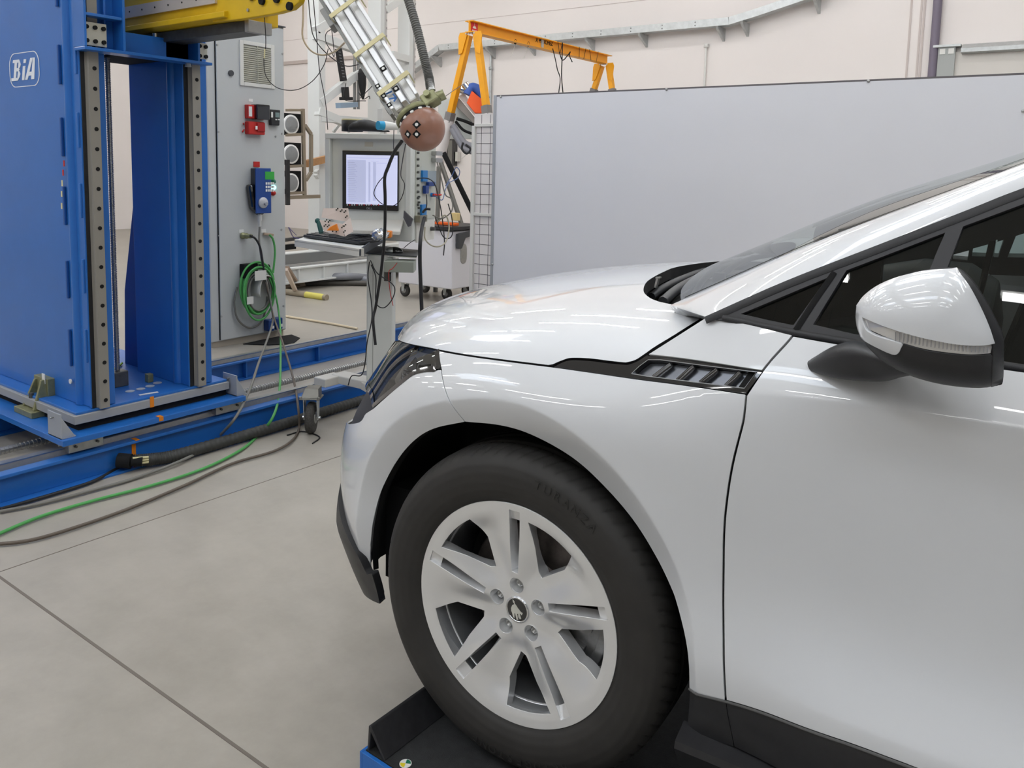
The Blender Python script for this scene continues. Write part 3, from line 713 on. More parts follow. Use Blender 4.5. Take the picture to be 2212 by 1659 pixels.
# ---- fender trim with the framed badge field
trim = side.path([[(1194, 790.5), (1215, 780), (1234, 775.5), (1272, 777), (1313, 782), (1345, 785), (1356, 785), (1375, 778), (1395.5, 765)],
                  [(1396, 765), (1475.5, 775), (1557, 787), (1646, 802)], [(1646, 802), (1630, 824), (1610, 850)],
                  [(1610, 850), (1530, 838), (1444, 826), (1367, 816), (1258, 800.5), (1194, 790.5)]])
hole = [side.hit(p) for p in [(1363, 806), (1381, 789), (1399, 776), (1425, 776), (1500, 786), (1580, 796), (1633, 803), (1607, 838), (1480, 822), (1400, 812)]]
tr_ = skin_panel('fender_trim', side, trim, [hole], gloss, car, sp=.012, gap=.0008, flange=.02, off=-.003)
skin_panel('badge_field', side, hole, [], mat('badge_dark_chrome', (.2, .21, .235), .25, .9), tr_, sp=.02, gap=0, flange=0, off=-.016)
skin_strip('trim_edge', side, hole+[hole[0]], .0013, mat('trim_dull', (.2, .2, .2), .35, .5), tr_, off=-.0018)
nb = [(1399, 811, 1441, 781), (1451, 818, 1490, 786), (1500, 824, 1541, 793), (1556, 831, 1591, 800)]
for a, b, c_, d in nb:
    A_, B_ = side.hit((a+8, b+1)), side.hit((c_+4, d+1)); skin_strip('badge_bar', side, [A_+(B_-A_)*t for t in np.linspace(0, 1, 6)], .010, gloss, tr_, off=-.008, lift=.004)
# ---- door handle side cladding and sill
cl1 = side.path([[(1488, 1487), (1567, 1514)], [(1567, 1514), (1571, 1545), (1585, 1615)], [(1585, 1615), (1481, 1580)]])
skin_panel('fender_cladding', side, cl1, [], plast, car, sp=.03, gap=.001, flange=.01, off=-.002)
zc_ = side.hit((1585, 1615))
cl2 = side.path([[(1567, 1514), (1700, 1559), (1828, 1605), (1950, 1650)], [(1950, 1650), ('uv', U2, zb)], [('uv', U2, zb), ('uv', U2, zc_[1]-.01)], [('uv', U2, zc_[1]-.01), (1585, 1615)], [(1585, 1615), (1571, 1545), (1567, 1514)]])
skin_panel('door_cladding', side, cl2, [], plast, car, sp=.04, gap=.001, flange=.01, off=-.002)
skin_strip('cladding_edge', side, side.path([[(1489, 1488), (1567, 1515), (1700, 1560), (1828, 1606), (1950, 1651)], [(1950, 1651), ('uv', U2, zb)]], 4), .006, mat('edge_trim', (.12, .12, .12), .35), car, off=.001, lift=.002)
print('sillz', zc_, side.hit((1481, 1583)), side.hit((1676, 1657)))
z2 = side.hit((1481, 1583))[1]; z3 = z2
mb = MB(); xs = np.linspace(.40, 2.2, 20); V = []
for x in xs: V += [(x, -.005, .285), (x, -.052, .272), (x, -.055, .258), (x, -.02, .20), (x, .10, .17)]
mb.add(V, [(i*5+j, i*5+j+1, i*5+j+6, i*5+j+5) for i in range(19) for j in range(4)]); mb.add(V[:5], [(0, 1, 2, 3, 4)]); mb.build('side_sill', plast, car)
# ---- wheel house
arc = side.path([archr, archl], 4); P0 = side_f(np.array([p[0] for p in arc]), np.array([p[1] for p in arc])); n0 = side.n(np.array([p[0] for p in arc]), np.array([p[1] for p in arc]))
c0 = np.array([0, 0, .37]); rings = [P0-n0*.012]
for k, (dy, sc) in enumerate(((.03, 1.0), (.05, 1.07), (.12, 1.10), (.36, 1.10), (.40, .9))):
    q = (P0-c0)*[sc, 0, sc]+c0; q[:, 1] = (P0[:, 1] if dy < .06 else .05)+dy; rings.append(q)
k = len(arc); mb = MB(); mb.add([p for r in rings for p in r], [(a*k+i, a*k+i+1, (a+1)*k+i+1, (a+1)*k+i) for a in range(len(rings)-1) for i in range(k-1)], True)
mb.box(-.5, .5, .42, .45, .15, .9); mb.build('wheel_arch_liner', matte, car)
mb = MB(); mb.box(-.50, -.42, .16, .5, .24, .5); mb.build('front_light_block', matte, car)  # added black box inside the body, keeps light out ahead of the wheel
mb = MB(); mb.box(.44, .55, .03, .6, .19, .45); mb.build('rear_light_block', matte, car)  # second added black box, blocks light behind the wheel
# ---- front wheel
WC = np.array([0, 0, .37]); wheel = bpy.data.objects.new('front_wheel', None); col.objects.link(wheel); wheel.parent = car
n = 720
prof = [(.246, .01), (.250, .002), (.256, -.001), (.264, -.008), (.280, -.0155), (.300, -.019), (.320, -.0185), (.338, -.013), (.350, -.004), (.357, .003), (.3625, .013), (.3665, .026), (.3685, .040), (.3688, .054), (.363, .058), (.363, .064), (.3692, .068), (.3697, .085), (.3697, .100), (.363, .104), (.363, .112), (.3697, .116), (.3697, .135), (.363, .139), (.363, .147), (.3692, .151), (.3688, .17), (.366, .19), (.358, .207), (.34, .22), (.30, .227), (.26, .215), (.246, .20)]
pf = [prof[0]]
for a, b in zip(prof[:-1], prof[1:]):
    L = math.hypot(b[0]-a[0], b[1]-a[1]); k = max(1, int(L/.004))
    pf += [(a[0]+(b[0]-a[0])*t/k, a[1]+(b[1]-a[1])*t/k) for t in range(1, k+1)]
pf = np.array(pf); th = np.linspace(0, 2*np.pi, n, endpoint=False)
Rr, Th = np.meshgrid(pf[:, 0], th, indexing='ij'); Yy = np.repeat(pf[:, 1][:, None], n, 1)
ph = (Th*180/np.pi+np.where(Yy < .056, (Yy-.02)*90, 0)) % 5.0; g = np.clip(1-np.abs(ph-2.5)/.42, 0, 1)
m1 = (Rr > .352) & (Yy < .052); m2 = (Yy > .153) & (Rr > .352)
Rr = Rr-np.where(m1, g*.0055*np.clip((Rr-.352)/.008, 0, 1), 0)-np.where(m2, g*.005, 0)
ph2 = (Th*180/np.pi+20*Yy*6) % 5.0; g2 = np.clip(1-np.abs(ph2-2.5)/.3, 0, 1); Rr = Rr-np.where((Yy >= .066) & (Yy < .103), g2*.003, 0)-np.where((Yy >= .116) & (Yy < .138), g2*.003, 0)
# raised rim protector and faint sidewall rings
Rr = Rr
X = Rr*np.cos(Th); Z = Rr*np.sin(Th)+.37; V = np.stack([X.ravel(), Yy.ravel(), Z.ravel()], 1); mprof = len(pf)
F = [(j*n+i, j*n+(i+1) % n, (j+1)*n+(i+1) % n, (j+1)*n+i) for j in range(mprof-1) for i in range(n)]
mb = MB(); mb.add(list(V), F, True); tyre = mb.build('tyre', rubber, wheel)
# sidewall lettering
def arc_text(txt, r, a0, step, size, nm):
    for i, ch in enumerate(txt):
        if ch == ' ': continue
        a = R_(a0-step*i); er = np.array([math.cos(a), 0, math.sin(a)]); et = np.array([math.sin(a), 0, -math.cos(a)])
        o = ngon_text(ch, 'tyre_letter', mat('tyre_letter', (.024, .023, .0215), .5), WC+er*r+np.array([0, -.0195, 0]), et, er, size, None, .0004); o.parent = tyre
arc_text('TURANZA', .322, 78, 4.2, .028, 'a'); arc_text('BRIDGESTONE', .322, -62, 4.2, .026, 'b')
# alloy face
def wf(u, v):
    u = np.asarray(u, float); v = np.asarray(v, float); r = np.hypot(u, v); a = (np.degrees(np.arctan2(v, u))-92) % 72; a = np.where(a > 36, a-72, a)
    y = spl_basis([0, .03, .055, .08, .11, .16, .20, .232, .252], r)@np.array([.024, .024, .0235, .019, .0145, .009, .005, .0008, -.0012])
    ss_ = lambda t: np.clip(t, 0, 1)**2*(3-2*np.clip(t, 0, 1))
    y = y+np.where(a > 0, .017, .017)*ss_((np.abs(a)-2)/26)*ss_((r-.045)/.06)*ss_((.236-r)/.06)
    return np.c_[u, y, v+.37]
wsf = Surf(wf, -.26, .26, -.26, .26, 40, 40)
if wsf.n(np.array([.01]), np.array([.01]))[0][1] > 0: wsf.flip = True
pol = lambda r, a: np.array([r*math.cos(R_(a)), r*math.sin(R_(a))])
outer = [pol(.2515, a) for a in range(0, 360, 3)]
holes = []
for k in range(5):
    A = 72*k
    holes.append([pol(.221, A+a) for a in (51, 56, 61, 66, 71, 76, 81.5)]+[pol(.160, A+74.5), pol(.108, A+65), pol(.101, A+57.5), pol(.168, A+47.8)])
    holes.append([pol(.237, A+93.6), pol(.160, A+95.8), pol(.088, A+100.5), pol(.086, A+88.5), pol(.160, A+87), pol(.237, A+86.8)])
    c_ = pol(.056, A+94); holes.append([c_+.0178*np.array([math.cos(t), math.sin(t)]) for t in np.linspace(0, 2*np.pi, 24, endpoint=False)])
rim = skin_panel('alloy_rim', wsf, outer, holes, alu, wheel, sp=.0055, gap=0, flange=.032)
# shallow outer grooves at the slot ends, ridge lines
for k in range(5):
    A = 72*k+90.3; c1, c2 = pol(.212, A), pol(.238, A); 
    gr_ = MB(); gr_.bar((c1[0], .016, c1[1]+.37), (c2[0], .006, c2[1]+.37), .030, .003, (0, 1, 0)); gr_.build('slot_end', alu, rim)
# lug bores and bolts
for k in range(5):
    c_ = pol(.056, 72*k+94); o_ = np.array([c_[0], .024, c_[1]+.37])
    b_ = MB(); b_.lathe(o_, (0, 1, 0), [(.0178, -.001), (.0168, .006), (.0155, .026), (.009, .027), (.0001, .027)], 24); bo = b_.build('bolt_bore', alu, rim)
    t_ = MB(); t_.lathe(o_+[0, .027, 0], (0, -1, 0), [(.0085, 0), (.0085, .014), (.0065, .016), (.0055, .016), (.005, .008), (.0001, .008)], 18); t_.build('wheel_bolt', steel, rim)
cap = MB(); cap.lathe((0, .026, .37), (0, -1, 0), [(.0300, 0), (.0300, .004), (.0285, .006), (.0262, .006), (.0252, .0045)], 40); co = cap.build('centre_cap', chrome, rim)
cd = MB(); cd.lathe((0, .0215, .37), (0, -1, 0), [(.0268, 0), (.012, .0012), (.0001, .0015)], 36); cd.build('cap_disc', gloss, co)
# emblem: winged-arrow shape, simplified plumes and arrow, silver on black
def emb(pts, nm='emblem'):
    q = [np.array([(x-.55)*.054, .0199, (.52-y)*.054+.37]) for x, y in pts]
    e = MB(); e.prism(q, (0, -.0008, 0)); e.build('emblem', mat('emblem_silver', (.7, .7, .64), .35, .5), co)
emb([(.28, .50), (.33, .36), (.42, .30), (.50, .29), (.62, .42), (.74, .52), (.84, .56), (.80, .66), (.72, .60), (.70, .62), (.78, .80), (.72, .86), (.64, .78), (.62, .64), (.58, .66), (.64, .90), (.56, .92), (.52, .80), (.48, .66), (.45, .68), (.46, .90), (.38, .84), (.34, .70), (.29, .62)])
emb([(.34, .10), (.44, .16), (.45, .24), (.60, .42), (.58, .44), (.40, .25), (.36, .20)])
# barrel, brake disc, hub, caliper
b_ = MB(); b_.lathe((0, 0, .37), (0, 1, 0), [(.2515, .001), (.249, .008), (.238, .018), (.232, .03), (.226, .05), (.222, .20), (.245, .215)], 72); b_.build('rim_barrel', mat('barrel_silver', (.34, .35, .36), .35, .7), rim)
b_ = MB(); b_.lathe((0, 0, .37), (0, 1, 0), [(.228, .047), (.223, .050), (.226, .053)], 72); b_.build('rim_step', alu, rim)
b_ = MB(); b_.lathe((0, 0, .37), (0, 1, 0), [(.060, .07), (.078, .07), (.082, .098), (.085, .10), (.165, .10), (.17, .102), (.17, .122), (.08, .122)], 72); bd_ = b_.build('brake_disc', mat('brake_disc', (.16, .14, .13), .4, .8, noise=.15, nscale=60), wheel)
b_ = MB(); b_.lathe((0, 0, .37), (0, 1, 0), [(.0001, .068), (.075, .068), (.078, .072)], 40); b_.build('disc_hat', steel, bd_)
b_ = MB()
def arcblk(mb_, r0, r1, a0, a1, y0, y1, k=10):
    P = [pol(r1, a) for a in np.linspace(a0, a1, k)]+[pol(r0, a) for a in np.linspace(a1, a0, k)]; mb_.prism([(p[0], y0, p[1]+.37) for p in P], (0, y1-y0, 0))
arcblk(b_, .115, .188, -38, 6, .074, .096); arcblk(b_, .178, .20, -30, -2, .07, .16); arcblk(b_, .13, .16, -32, -22, .062, .08); b_.cyl((.150, .06, .37-.01), (.150, .10, .37-.01), .016); b_.cyl((.128, .055, .37-.085), (.128, .1, .37-.085), .014)
b_.build('brake_caliper', mat('caliper_grey', (.22, .22, .22), .4, .6, noise=.2, nscale=40), wheel, bevel=.004)
b_ = MB(); b_.lathe((0, .13, .37), (0, 1, 0), [(.0001, 0), (.20, 0), (.20, .01), (.0001, .012)], 40); b_.build('splash_shield', matte, wheel)
# ---- door mirror
MY = -.17
mp = lambda L: [np.array([atc(p, 1, MY)[0], atc(p, 1, MY)[2]]) for p in L]
mtot = [(1840, 668), (1858, 646), (1885, 625), (1920, 608), (1965, 595), (2010, 587), (2060, 585), (2085, 600), (2110, 630), (2135, 672), (2155, 712), (2167, 742), (2167, 790), (2165, 838), (2156, 847), (2130, 850), (2080, 846), (2020, 838), (1960, 820), (1915, 800), (1885, 775), (1862, 752), (1848, 733), (1843, 700)]
mt = crom(mp(mtot+[mtot[0]]), 3)[:-1]
v2 = np.array(mt); cm_ = np.array([v2[:, 0].min()*.42+v2[:, 0].max()*.58, v2[:, 1].min()*.45+v2[:, 1].max()*.55])
_th = np.linspace(-np.pi, np.pi, 361); _Dr = []
for t in _th:
    dv = np.array([math.cos(t), math.sin(t)]); best = .01
    for i in range(len(v2)):
        a, b = v2[i]-cm_, v2[(i+1) % len(v2)]-cm_; e = b-a; den = dv[0]*e[1]-dv[1]*e[0]
        if abs(den) < 1e-12: continue
        l_ = (a[0]*e[1]-a[1]*e[0])/den; k_ = (a[0]*dv[1]-a[1]*dv[0])/den
        if l_ > 0 and -1e-6 <= k_ <= 1+1e-6: best = max(best, l_)
    _Dr.append(best)
_Dr = np.array(_Dr[:-1]); _ker = np.exp(-(np.arange(-24, 25)/11)**2); _ker /= _ker.sum(); _Ds = np.convolve(np.r_[_Dr[-24:], _Dr, _Dr[:24]], _ker, 'valid'); _Ds = np.maximum(_Ds, _Dr*.985); _Ds = np.convolve(np.r_[_Ds[-8:], _Ds, _Ds[:8]], np.ones(17)/17, 'valid')*1.012; _Ds = np.r_[_Ds, _Ds[:1]]
def mir_f(u, v):
    u = np.asarray(u, float); v = np.asarray(v, float); dx, dz = u-cm_[0], v-cm_[1]; rh = np.hypot(dx, dz)/np.interp(np.arctan2(dz, dx), _th, _Ds)
    return np.c_[u, MY+.045-.078*np.sqrt(np.clip(1-rh**2.3, .0004, 1)), v]
mbx = MB(); lo, hi = v2.min(0), v2.max(0)
mirS = Surf.__new__(Surf); mirS.f = mir_f; mirS.flip = False; mirS.us = np.linspace(lo[0], hi[0], 3); mirS.vs = np.linspace(lo[1], hi[1], 3)
mirS.n = lambda u, v, e=.004: Surf.n(mirS, u, v, .004)
if mirS.n(np.array([v2[:, 0].mean()]), np.array([v2[:, 1].mean()]))[0][1] > 0: mirS.flip = True
def mreg(L, seg=3): return crom(mp(L), seg)
cap_o = mreg([(1841, 668), (1858, 647), (1885, 626), (1920, 609), (1965, 596), (2010, 588), (2060, 586)])+mreg([(2062, 586), (2090, 618), (2115, 662), (2135, 706), (2147, 742)])+mreg([(2147, 744), (2080, 737), (2000, 722), (1930, 704), (1880, 690), (1862, 686)])[1:]+mreg([(1861, 688), (1872, 712), (1895, 722), (1935, 731), (1955, 737)])[1:]+mreg([(1952, 741), (1944, 757), (1930, 761), (1890, 747), (1849, 733)])[1:]+mreg([(1846, 728), (1843, 700), (1841, 672)])[1:]
mirror = skin_panel('door_mirror', mirS, cap_o, [], paint, car, sp=.008, gap=0, flange=.006, off=.0015)
mirror['label'] = 'white-capped left door mirror on black foot'
rim_o = mreg([(2062, 586), (2085, 601), (2110, 631), (2135, 673), (2155, 713), (2166, 742)])+mreg([(2166, 745), (2166, 790), (2164, 838), (2156, 846), (2141, 848)])+mreg([(2140, 846), (2143, 800), (2146, 750)])[0:]+mreg([(2147, 742), (2135, 706), (2115, 662), (2090, 618), (2064, 588)])[1:]
skin_panel('mirror_rim', mirS, rim_o, [], plast, mirror, sp=.01, gap=0, flange=.004, off=.001)
ind = mreg([(1862, 687), (1880, 691), (1930, 705), (2000, 723), (2080, 738), (2146, 745)])+mreg([(2146, 748), (2143, 762)])+mreg([(2140, 762), (2080, 758), (2010, 749), (1955, 736), (1900, 719), (1874, 711)])
skin_panel('turn_indicator', mirS, ind, [], mat('indicator_lens', (.62, .61, .60), .08, .35, 1), mirror, sp=.008, gap=0, flange=.003, off=-.002)
for i in range(24):
    t = i/23; xx_ = 1940+t*195; a = np.array(atc((xx_, 709+(xx_-1930)*.185), 1, MY)); b = np.array(atc((xx_-1, 731+(xx_-1945)*.145), 1, MY))
    pa, pb = mir_f([a[0]], [a[2]])[0], mir_f([b[0]], [b[2]])[0]; r_ = MB(); r_.bar(pa+[0, -.0008, 0], pb+[0, -.0008, 0], .0012, .001, (0, 1, 0)); r_.build('lens_rib', mat('lens_rib', (.25, .25, .26), .2), mirror)
low = mreg([(1850, 736), (1890, 749), (1930, 763), (1944, 760), (1955, 741)])+mreg([(1958, 738), (2010, 751), (2080, 760), (2142, 765)])+mreg([(2144, 768), (2142, 800), (2139, 848)])+mreg([(2130, 849), (2080, 845), (2020, 837), (1960, 819), (1915, 799), (1885, 774), (1862, 751)])
skin_panel('mirror_base_shell', mirS, low, [], plast, mirror, sp=.01, gap=0, flange=.004, off=0)
bk, _, _ = inflate([np.array(p) for p in mt], .015, .02, MY+.05, .035, .5); bk.build('mirror_back_shell', plast, mirror)
# foot between housing and door
ft = MB()
sec = [((1742, 776), (1757, 806), -.008), ((1768, 757), (1800, 827), -.045), ((1800, 740), (1860, 834), -.075), ((1835, 738), (1915, 838), -.095), ((1880, 757), (1942, 824), -.12), ((1950, 775), (1985, 815), -.15)]
V = []
for a, b, y in sec:
    A_, B_ = atc(a, 1, y), atc(b, 1, y); A2, B2 = A_+[.01, .09+abs(y)*.2, -.01], B_+[.01, .09+abs(y)*.2, .01]; c_ = (A_+B_)/2
    ring = [A_, A_*.6+B_*.4+[0, -.012, 0], A_*.3+B_*.7+[0, -.012, 0], B_, B2, A2]; V += ring
ft.add(V, [(i*6+j, i*6+(j+1) % 6, (i+1)*6+(j+1) % 6, (i+1)*6+j) for i in range(5) for j in range(6)], True); ft.add(V[:6], [(0, 1, 2, 3, 4, 5)]); ft.add(V[-6:], [(5, 4, 3, 2, 1, 0)])
fo_ = ft.build('mirror_foot', plast, mirror); sb = fo_.modifiers.new('s', 'SUBSURF'); sb.levels = 2; sb.render_levels = 2
# ================================================================== HALL
HX0, HX1, HY0, HY1, HZ = -16.0, 7.0, -8.0, 10.8, 6.2
def floor_mat():
    M = mat('floor_concrete', srgb(168, 162, 152), .34, noise=.06, nscale=1.3, spec=.4); nt = M.node_tree; b = nt.nodes['Principled BSDF']
    src = b.inputs['Base Color'].links[0].from_socket
    tc = nt.nodes.new('ShaderNodeTexCoord'); n2 = nt.nodes.new('ShaderNodeTexNoise'); n2.inputs['Scale'].default_value = 5; n2.inputs['Detail'].default_value = 8; n2.inputs['Roughness'].default_value = .7
    nt.links.new(tc.outputs['Object'], n2.inputs['Vector'])
    rp = nt.nodes.new('ShaderNodeValToRGB'); rp.color_ramp.elements[0].position = .35; rp.color_ramp.elements[0].color = (.86, .86, .85, 1); rp.color_ramp.elements[1].position = .68; rp.color_ramp.elements[1].color = (1, 1, 1, 1)
    nt.links.new(n2.outputs['Fac'], rp.inputs['Fac'])
    mx = nt.nodes.new('ShaderNodeMix'); mx.data_type = 'RGBA'; mx.blend_type = 'MULTIPLY'; mx.inputs[0].default_value = 1
    nt.links.new(src, mx.inputs[6]); nt.links.new(rp.outputs['Color'], mx.inputs[7])
    nt.links.new(mx.outputs[2], b.inputs['Base Color'])
    rr = nt.nodes.new('ShaderNodeMapRange'); rr.inputs[3].default_value = .28; rr.inputs[4].default_value = .5; nt.links.new(n2.outputs['Fac'], rr.inputs[0]); nt.links.new(rr.outputs[0], b.inputs['Roughness'])
    return M
mb = MB(); mb.box(HX0, HX1, HY0, HY1, -.1, 0); struct('floor', mb, floor_mat(), 'smooth grey-beige concrete hall floor')
jm = mat('joint_filler', srgb(112, 104, 96), .7)
mb = MB(); mb.box(-2.124, 3, -.216, -.207, -.001, .0012); struct('trim_1', mb, jm, 'saw-cut floor joint running to the ramp')
mb = MB(); mb.bar((-2.176, -1.5, .0002), (-2.08, 1.9, .0002), .004, .0015); struct('trim_2', mb, jm, 'fine floor joint along the blue machine base')
mb = MB(); mb.box(HX0, HX1, HY1, HY1+.1, 0, HZ); struct('wall_back', mb, wallm, 'pale pinkish-white hall wall')
mb = MB(); mb.box(HX0-.1, HX0, HY0, HY1, 0, HZ); struct('wall_left', mb, wallm)
mb = MB(); mb.box(HX1, HX1+.1, HY0, HY1, 0, HZ); struct('wall_right', mb, MATS.get('wall_far_paint') or mat('wall_far_paint', srgb(150, 148, 146), .8))
mb = MB(); mb.box(HX0, HX1, HY0-.1, HY0, 0, HZ); struct('wall_front', mb, mat('wall_far_paint', srgb(150, 148, 146), .8))
mb = MB(); mb.box(HX0, HX1, HY0, HY1, HZ, HZ+.1); struct('ceiling', mb, mat('ceiling_paint', srgb(225, 222, 216), .8))
W = HY1
def wl_(p): q = at(p, 1, W); return q
# panel seams on the wall
tn = 3
for xp in (1970, 1992, 1999):
    x = wl_((xp, 0))[0]; mb = MB(); mb.box(x-.012, x+.012, W-.012, W, 0, HZ); struct('trim_%d' % tn, mb, mat('seam', srgb(205, 194, 190), .7)); tn += 1
z = wl_((1200, 22))[2]; mb = MB(); mb.box(HX0, wl_((1958, 0))[0], W-.006, W, z-.004, z+.004); struct('trim_%d' % tn, mb, mat('seam', srgb(205, 194, 190), .7)); tn += 1
# ledge on the far left part of the wall
a, b = wl_((620, 112)), wl_((840, 116)); mb = MB(); mb.box(HX0, b[0]+.05, W-.05, W, b[2]-.05, b[2]+.02); struct('trim_%d' % tn, mb, mat('ledge', srgb(196, 184, 178), .7)); tn += 1
# roller door with header, guide box and drain pipe
x0 = wl_((2052, 150))[0]; zt = wl_((2100, 98))[2]
dr = MB(); dr.box(x0, x0+3.2, W-.05, W-.01, 0, zt-.08)
for i in range(8): dr.box(x0, x0+3.2, W-.058, W-.05, .3*i+.28, .3*i+.29)
do = struct('door_1', dr, mat('roller_door', srgb(216, 212, 206), .5), 'pale sectional hall door')
hd = MB(); hx = wl_((2080, 105))[0]; hd.prism([(hx, W-.01, zt+.02), (hx, W-.16, zt-.05), (hx, W-.16, zt-.10), (hx, W-.01, zt-.12)], (3.0, 0, 0)); hd.build('door_header', galv, do)
gb = MB(); q = wl_((2030, 105)); gb.box(q[0], q[0]+.20, W-.10, W-.01, 0, q[2]); gb.build('guide_rail', mat('guide_grey', srgb(170, 174, 172), .5), do)
gb = MB(); gb.box(q[0]-.06, q[0]+.26, W-.13, W-.01, q[2], q[2]+.03)
gb.build('guide_cap', galv, do)
for k in range(2):
    gb = MB(); gb.box(q[0]+.02+k*.1, q[0]+.085+k*.1, W-.108, W-.10, q[2]-.09, q[2]-.02); gb.build('guide_label', white, do)
gb = MB(); px_ = wl_((2022, 80)); gb.cyl((px_[0], W-.07, 0), (px_[0], W-.07, HZ), .055); o = gb.build('wall_pipe', mat('pipe_mauve', srgb(120, 112, 128), .5)); tag(o, 'mauve-grey vertical pipe on the wall left of the hall door', 'pipe')
# cable tray, brackets, drop conduits
T = [(880, 166), (904, 148), (953, 110), (1578, 55), (1640, 36), (1800, -18)]
tp = [at(p, 1, W-.18) for p in T]
tr = thing('cable_tray', 'galvanised cable tray on brackets along the pale wall behind the yellow crane', 'cable tray', tp[2])
for i, (a, b) in enumerate(zip(tp[:-1], tp[1:])):
    mb = MB(); mb.bar(a, b, .16, .006); mb.bar(a+[0, -.08, .055], b+[0, -.08, .055], .004, .11); mb.bar(a+[0, .08, .055], b+[0, .08, .055], .004, .11)
    mb.build('tray_section', galv, tr)
for xp in (940, 1080, 1178, 1310, 1418, 1560, 1608, 1765):
    j = max(k for k in range(len(T)-1) if T[k][0] <= xp); t = (xp-T[j][0])/(T[j+1][0]-T[j][0]); q = tp[j]+(tp[j+1]-tp[j])*t
    mb = MB(); mb.prism([(q[0]-.02, W-.002, q[2]-.01), (q[0]-.02, W-.30, q[2]-.01), (q[0]-.02, W-.28, q[2]-.05), (q[0]-.02, W-.002, q[2]-.20)], (.04, 0, 0)); mb.build('tray_bracket', galv, tr)
for i, xp in enumerate(range(980, 1570, 60)):
    t = (xp-953)/(1578-953); q = tp[2]+(tp[3]-tp[2])*t
    for dz in (.03, .08):
        mb = MB(); mb.cyl(q+[0, -.081, dz], q+[0, -.085, dz], .010, n=8); mb.build('tray_slot', dark_steel, tr)
for xp, l in ((1061, 'grey conduit dropping from the tray behind the near crane legs'), (1525, 'white conduit dropping from the tray to the grey panel')):
    q = at((xp, 110), 1, W-.04); mb = MB(); mb.cyl((q[0], W-.04, .2), (q[0], W-.04, q[2]+.1), .025 if xp < 1200 else .016); mb.lathe((q[0], W-.04, q[2]-.35 if xp < 1200 else q[2]+.05), (0, 0, 1), [(.03, 0), (.04, .01), (.04, .05), (.03, .06)], 16)
    o = mb.build('wall_conduit', galv if xp < 1200 else white); tag(o, l, 'conduit')
# ceiling lights
tube_m = mat('tube_light', (1, 1, 1), emit=(.99, .985, .98), es=TUBE_E); sky_m = mat('skylight_glass', (.7, .8, 1), emit=(.78, .88, 1.0), es=SKY_E)
first = None
for j, y in enumerate((-6.6, -4.9, -3.2, -1.5, .2, 1.9, 3.6, 5.3, 7.0, 8.7)):
    for i in range(7):
        x = -13.6+i*3.0+(j % 2)*.3
        if first is None:
            t = thing('ceiling_light', 'x', 'light', (x, y, HZ-.9), 'tube lights under the ceiling')
            mb = MB(); mb.box(x-.75, x+.75, y-.06, y+.06, HZ-.86, HZ-.80); mb.build('light_housing', white, t)
            mb = MB(); mb.box(x-.73, x+.73, y-.035, y+.035, HZ-.90, HZ-.86); mb.build('light_tube', tube_m, t); 
            mb = MB(); mb.cyl((x-.5, y, HZ-.8), (x-.5, y, HZ), .006, n=6); mb.build('suspension_rod', galv, t); first = t
            mb = MB(); mb.cyl((x+.5, y, HZ-.8), (x+.5, y, HZ), .006, n=6); mb.build('suspension_rod', galv, t)
        else:
            c2 = first.copy(); col.objects.link(c2); c2.location = (x, y, HZ-.9)
            for ch in first.children:
                d = ch.copy(); col.objects.link(d); d.parent = c2
for o in list(col.objects):
    if o.name.startswith('ceiling_light'): o['label'] = 'white linear tube light hanging below the hall ceiling'
for i, (x, y) in enumerate(((-6.5, -3.9), (-1.5, -3.9), (3.5, -3.9), (-6.5, 2.9), (-1.5, 2.9), (3.5, 2.9))):
    mb = MB(); mb.box(x-1.6, x+1.6, y-.55, y+.55, HZ-.02, HZ+.02); struct('window_%d' % (i+1), mb, sky_m)

# ================================================================== BLUE TEST RIG
rig = thing('impactor_rig', 'tall blue impactor test rig with twin columns on floor rails', 'test rig', (-2.9, .8, 0))
def rp(mb, name, m_, bevel=0, label=None, par=None): return mb.build(name, m_, par or rig, bevel, label)
# base beams
mb = MB(); X = -2.75; mb.box(X-.012, X, -3, 4.2, .012, .125); mb.box(X-.09, X+.03, -3, 4.2, .125, .140); mb.box(X-.09, X+.045, -3, 4.2, 0, .012)
for y in np.arange(-2.6, 4.2, .47): mb.box(X-.06, X-.012, y, y+.01, .012, .125)
fb = rp(mb, 'front_beam', blue, .002)
mb = MB(); X = -3.75; mb.box(X-.012, X, -3, 4.4, .012, .125); mb.box(X-.05, X+.05, -3, 4.4, .125, .138); mb.box(X-.05, X+.05, -3, 4.4, 0, .012)
for y in (1.55, 1.98, 2.62, 3.2): mb.box(X, X+.04, y, y+.012, .012, .125)
bb = rp(mb, 'rear_beam', blue, .002)
for xx, par in ((-2.80, fb), (-3.75, bb)):
    mb = MB(); mb.prism([(xx-.02, -3, .14), (xx-.016, -3, .165), (xx-.02, -3, .172), (xx+.02, -3, .172), (xx+.016, -3, .165), (xx+.02, -3, .14)], (0, 7.3, 0)); mb.build('guide_rail', steel, par)
mb = MB(); mb.box(-3.20, -2.98, -3, 4.3, .02, .05); rp(mb, 'rack_channel', mat('channel_grey', srgb(176, 170, 160), .5))
sc1 = MB(); pts = 420; sc1.cyl((-3.12, 1.3, .115), (-3.12, 4.2, .115), .014); ths = MB()
prof = [];  L0, L1 = -1.2, 4.0
def screw(name, a, b, r, pitch, par):
    a, b = np.array(a, float), np.array(b, float); L = np.linalg.norm(b-a); n = int(L/pitch); pr = []
    for i in range(n): pr += [(r, i*pitch), (r, i*pitch+pitch*.5), (r*.8, i*pitch+pitch*.6), (r*.8, i*pitch+pitch*.9)]
    mb = MB(); mb.lathe(a, b-a, pr, 12, False); return mb.build(name, steel, par)
screw('ball_screw', (-3.12, -2.5, .115), (-3.12, 4.0, .115), .019, .018, rig)
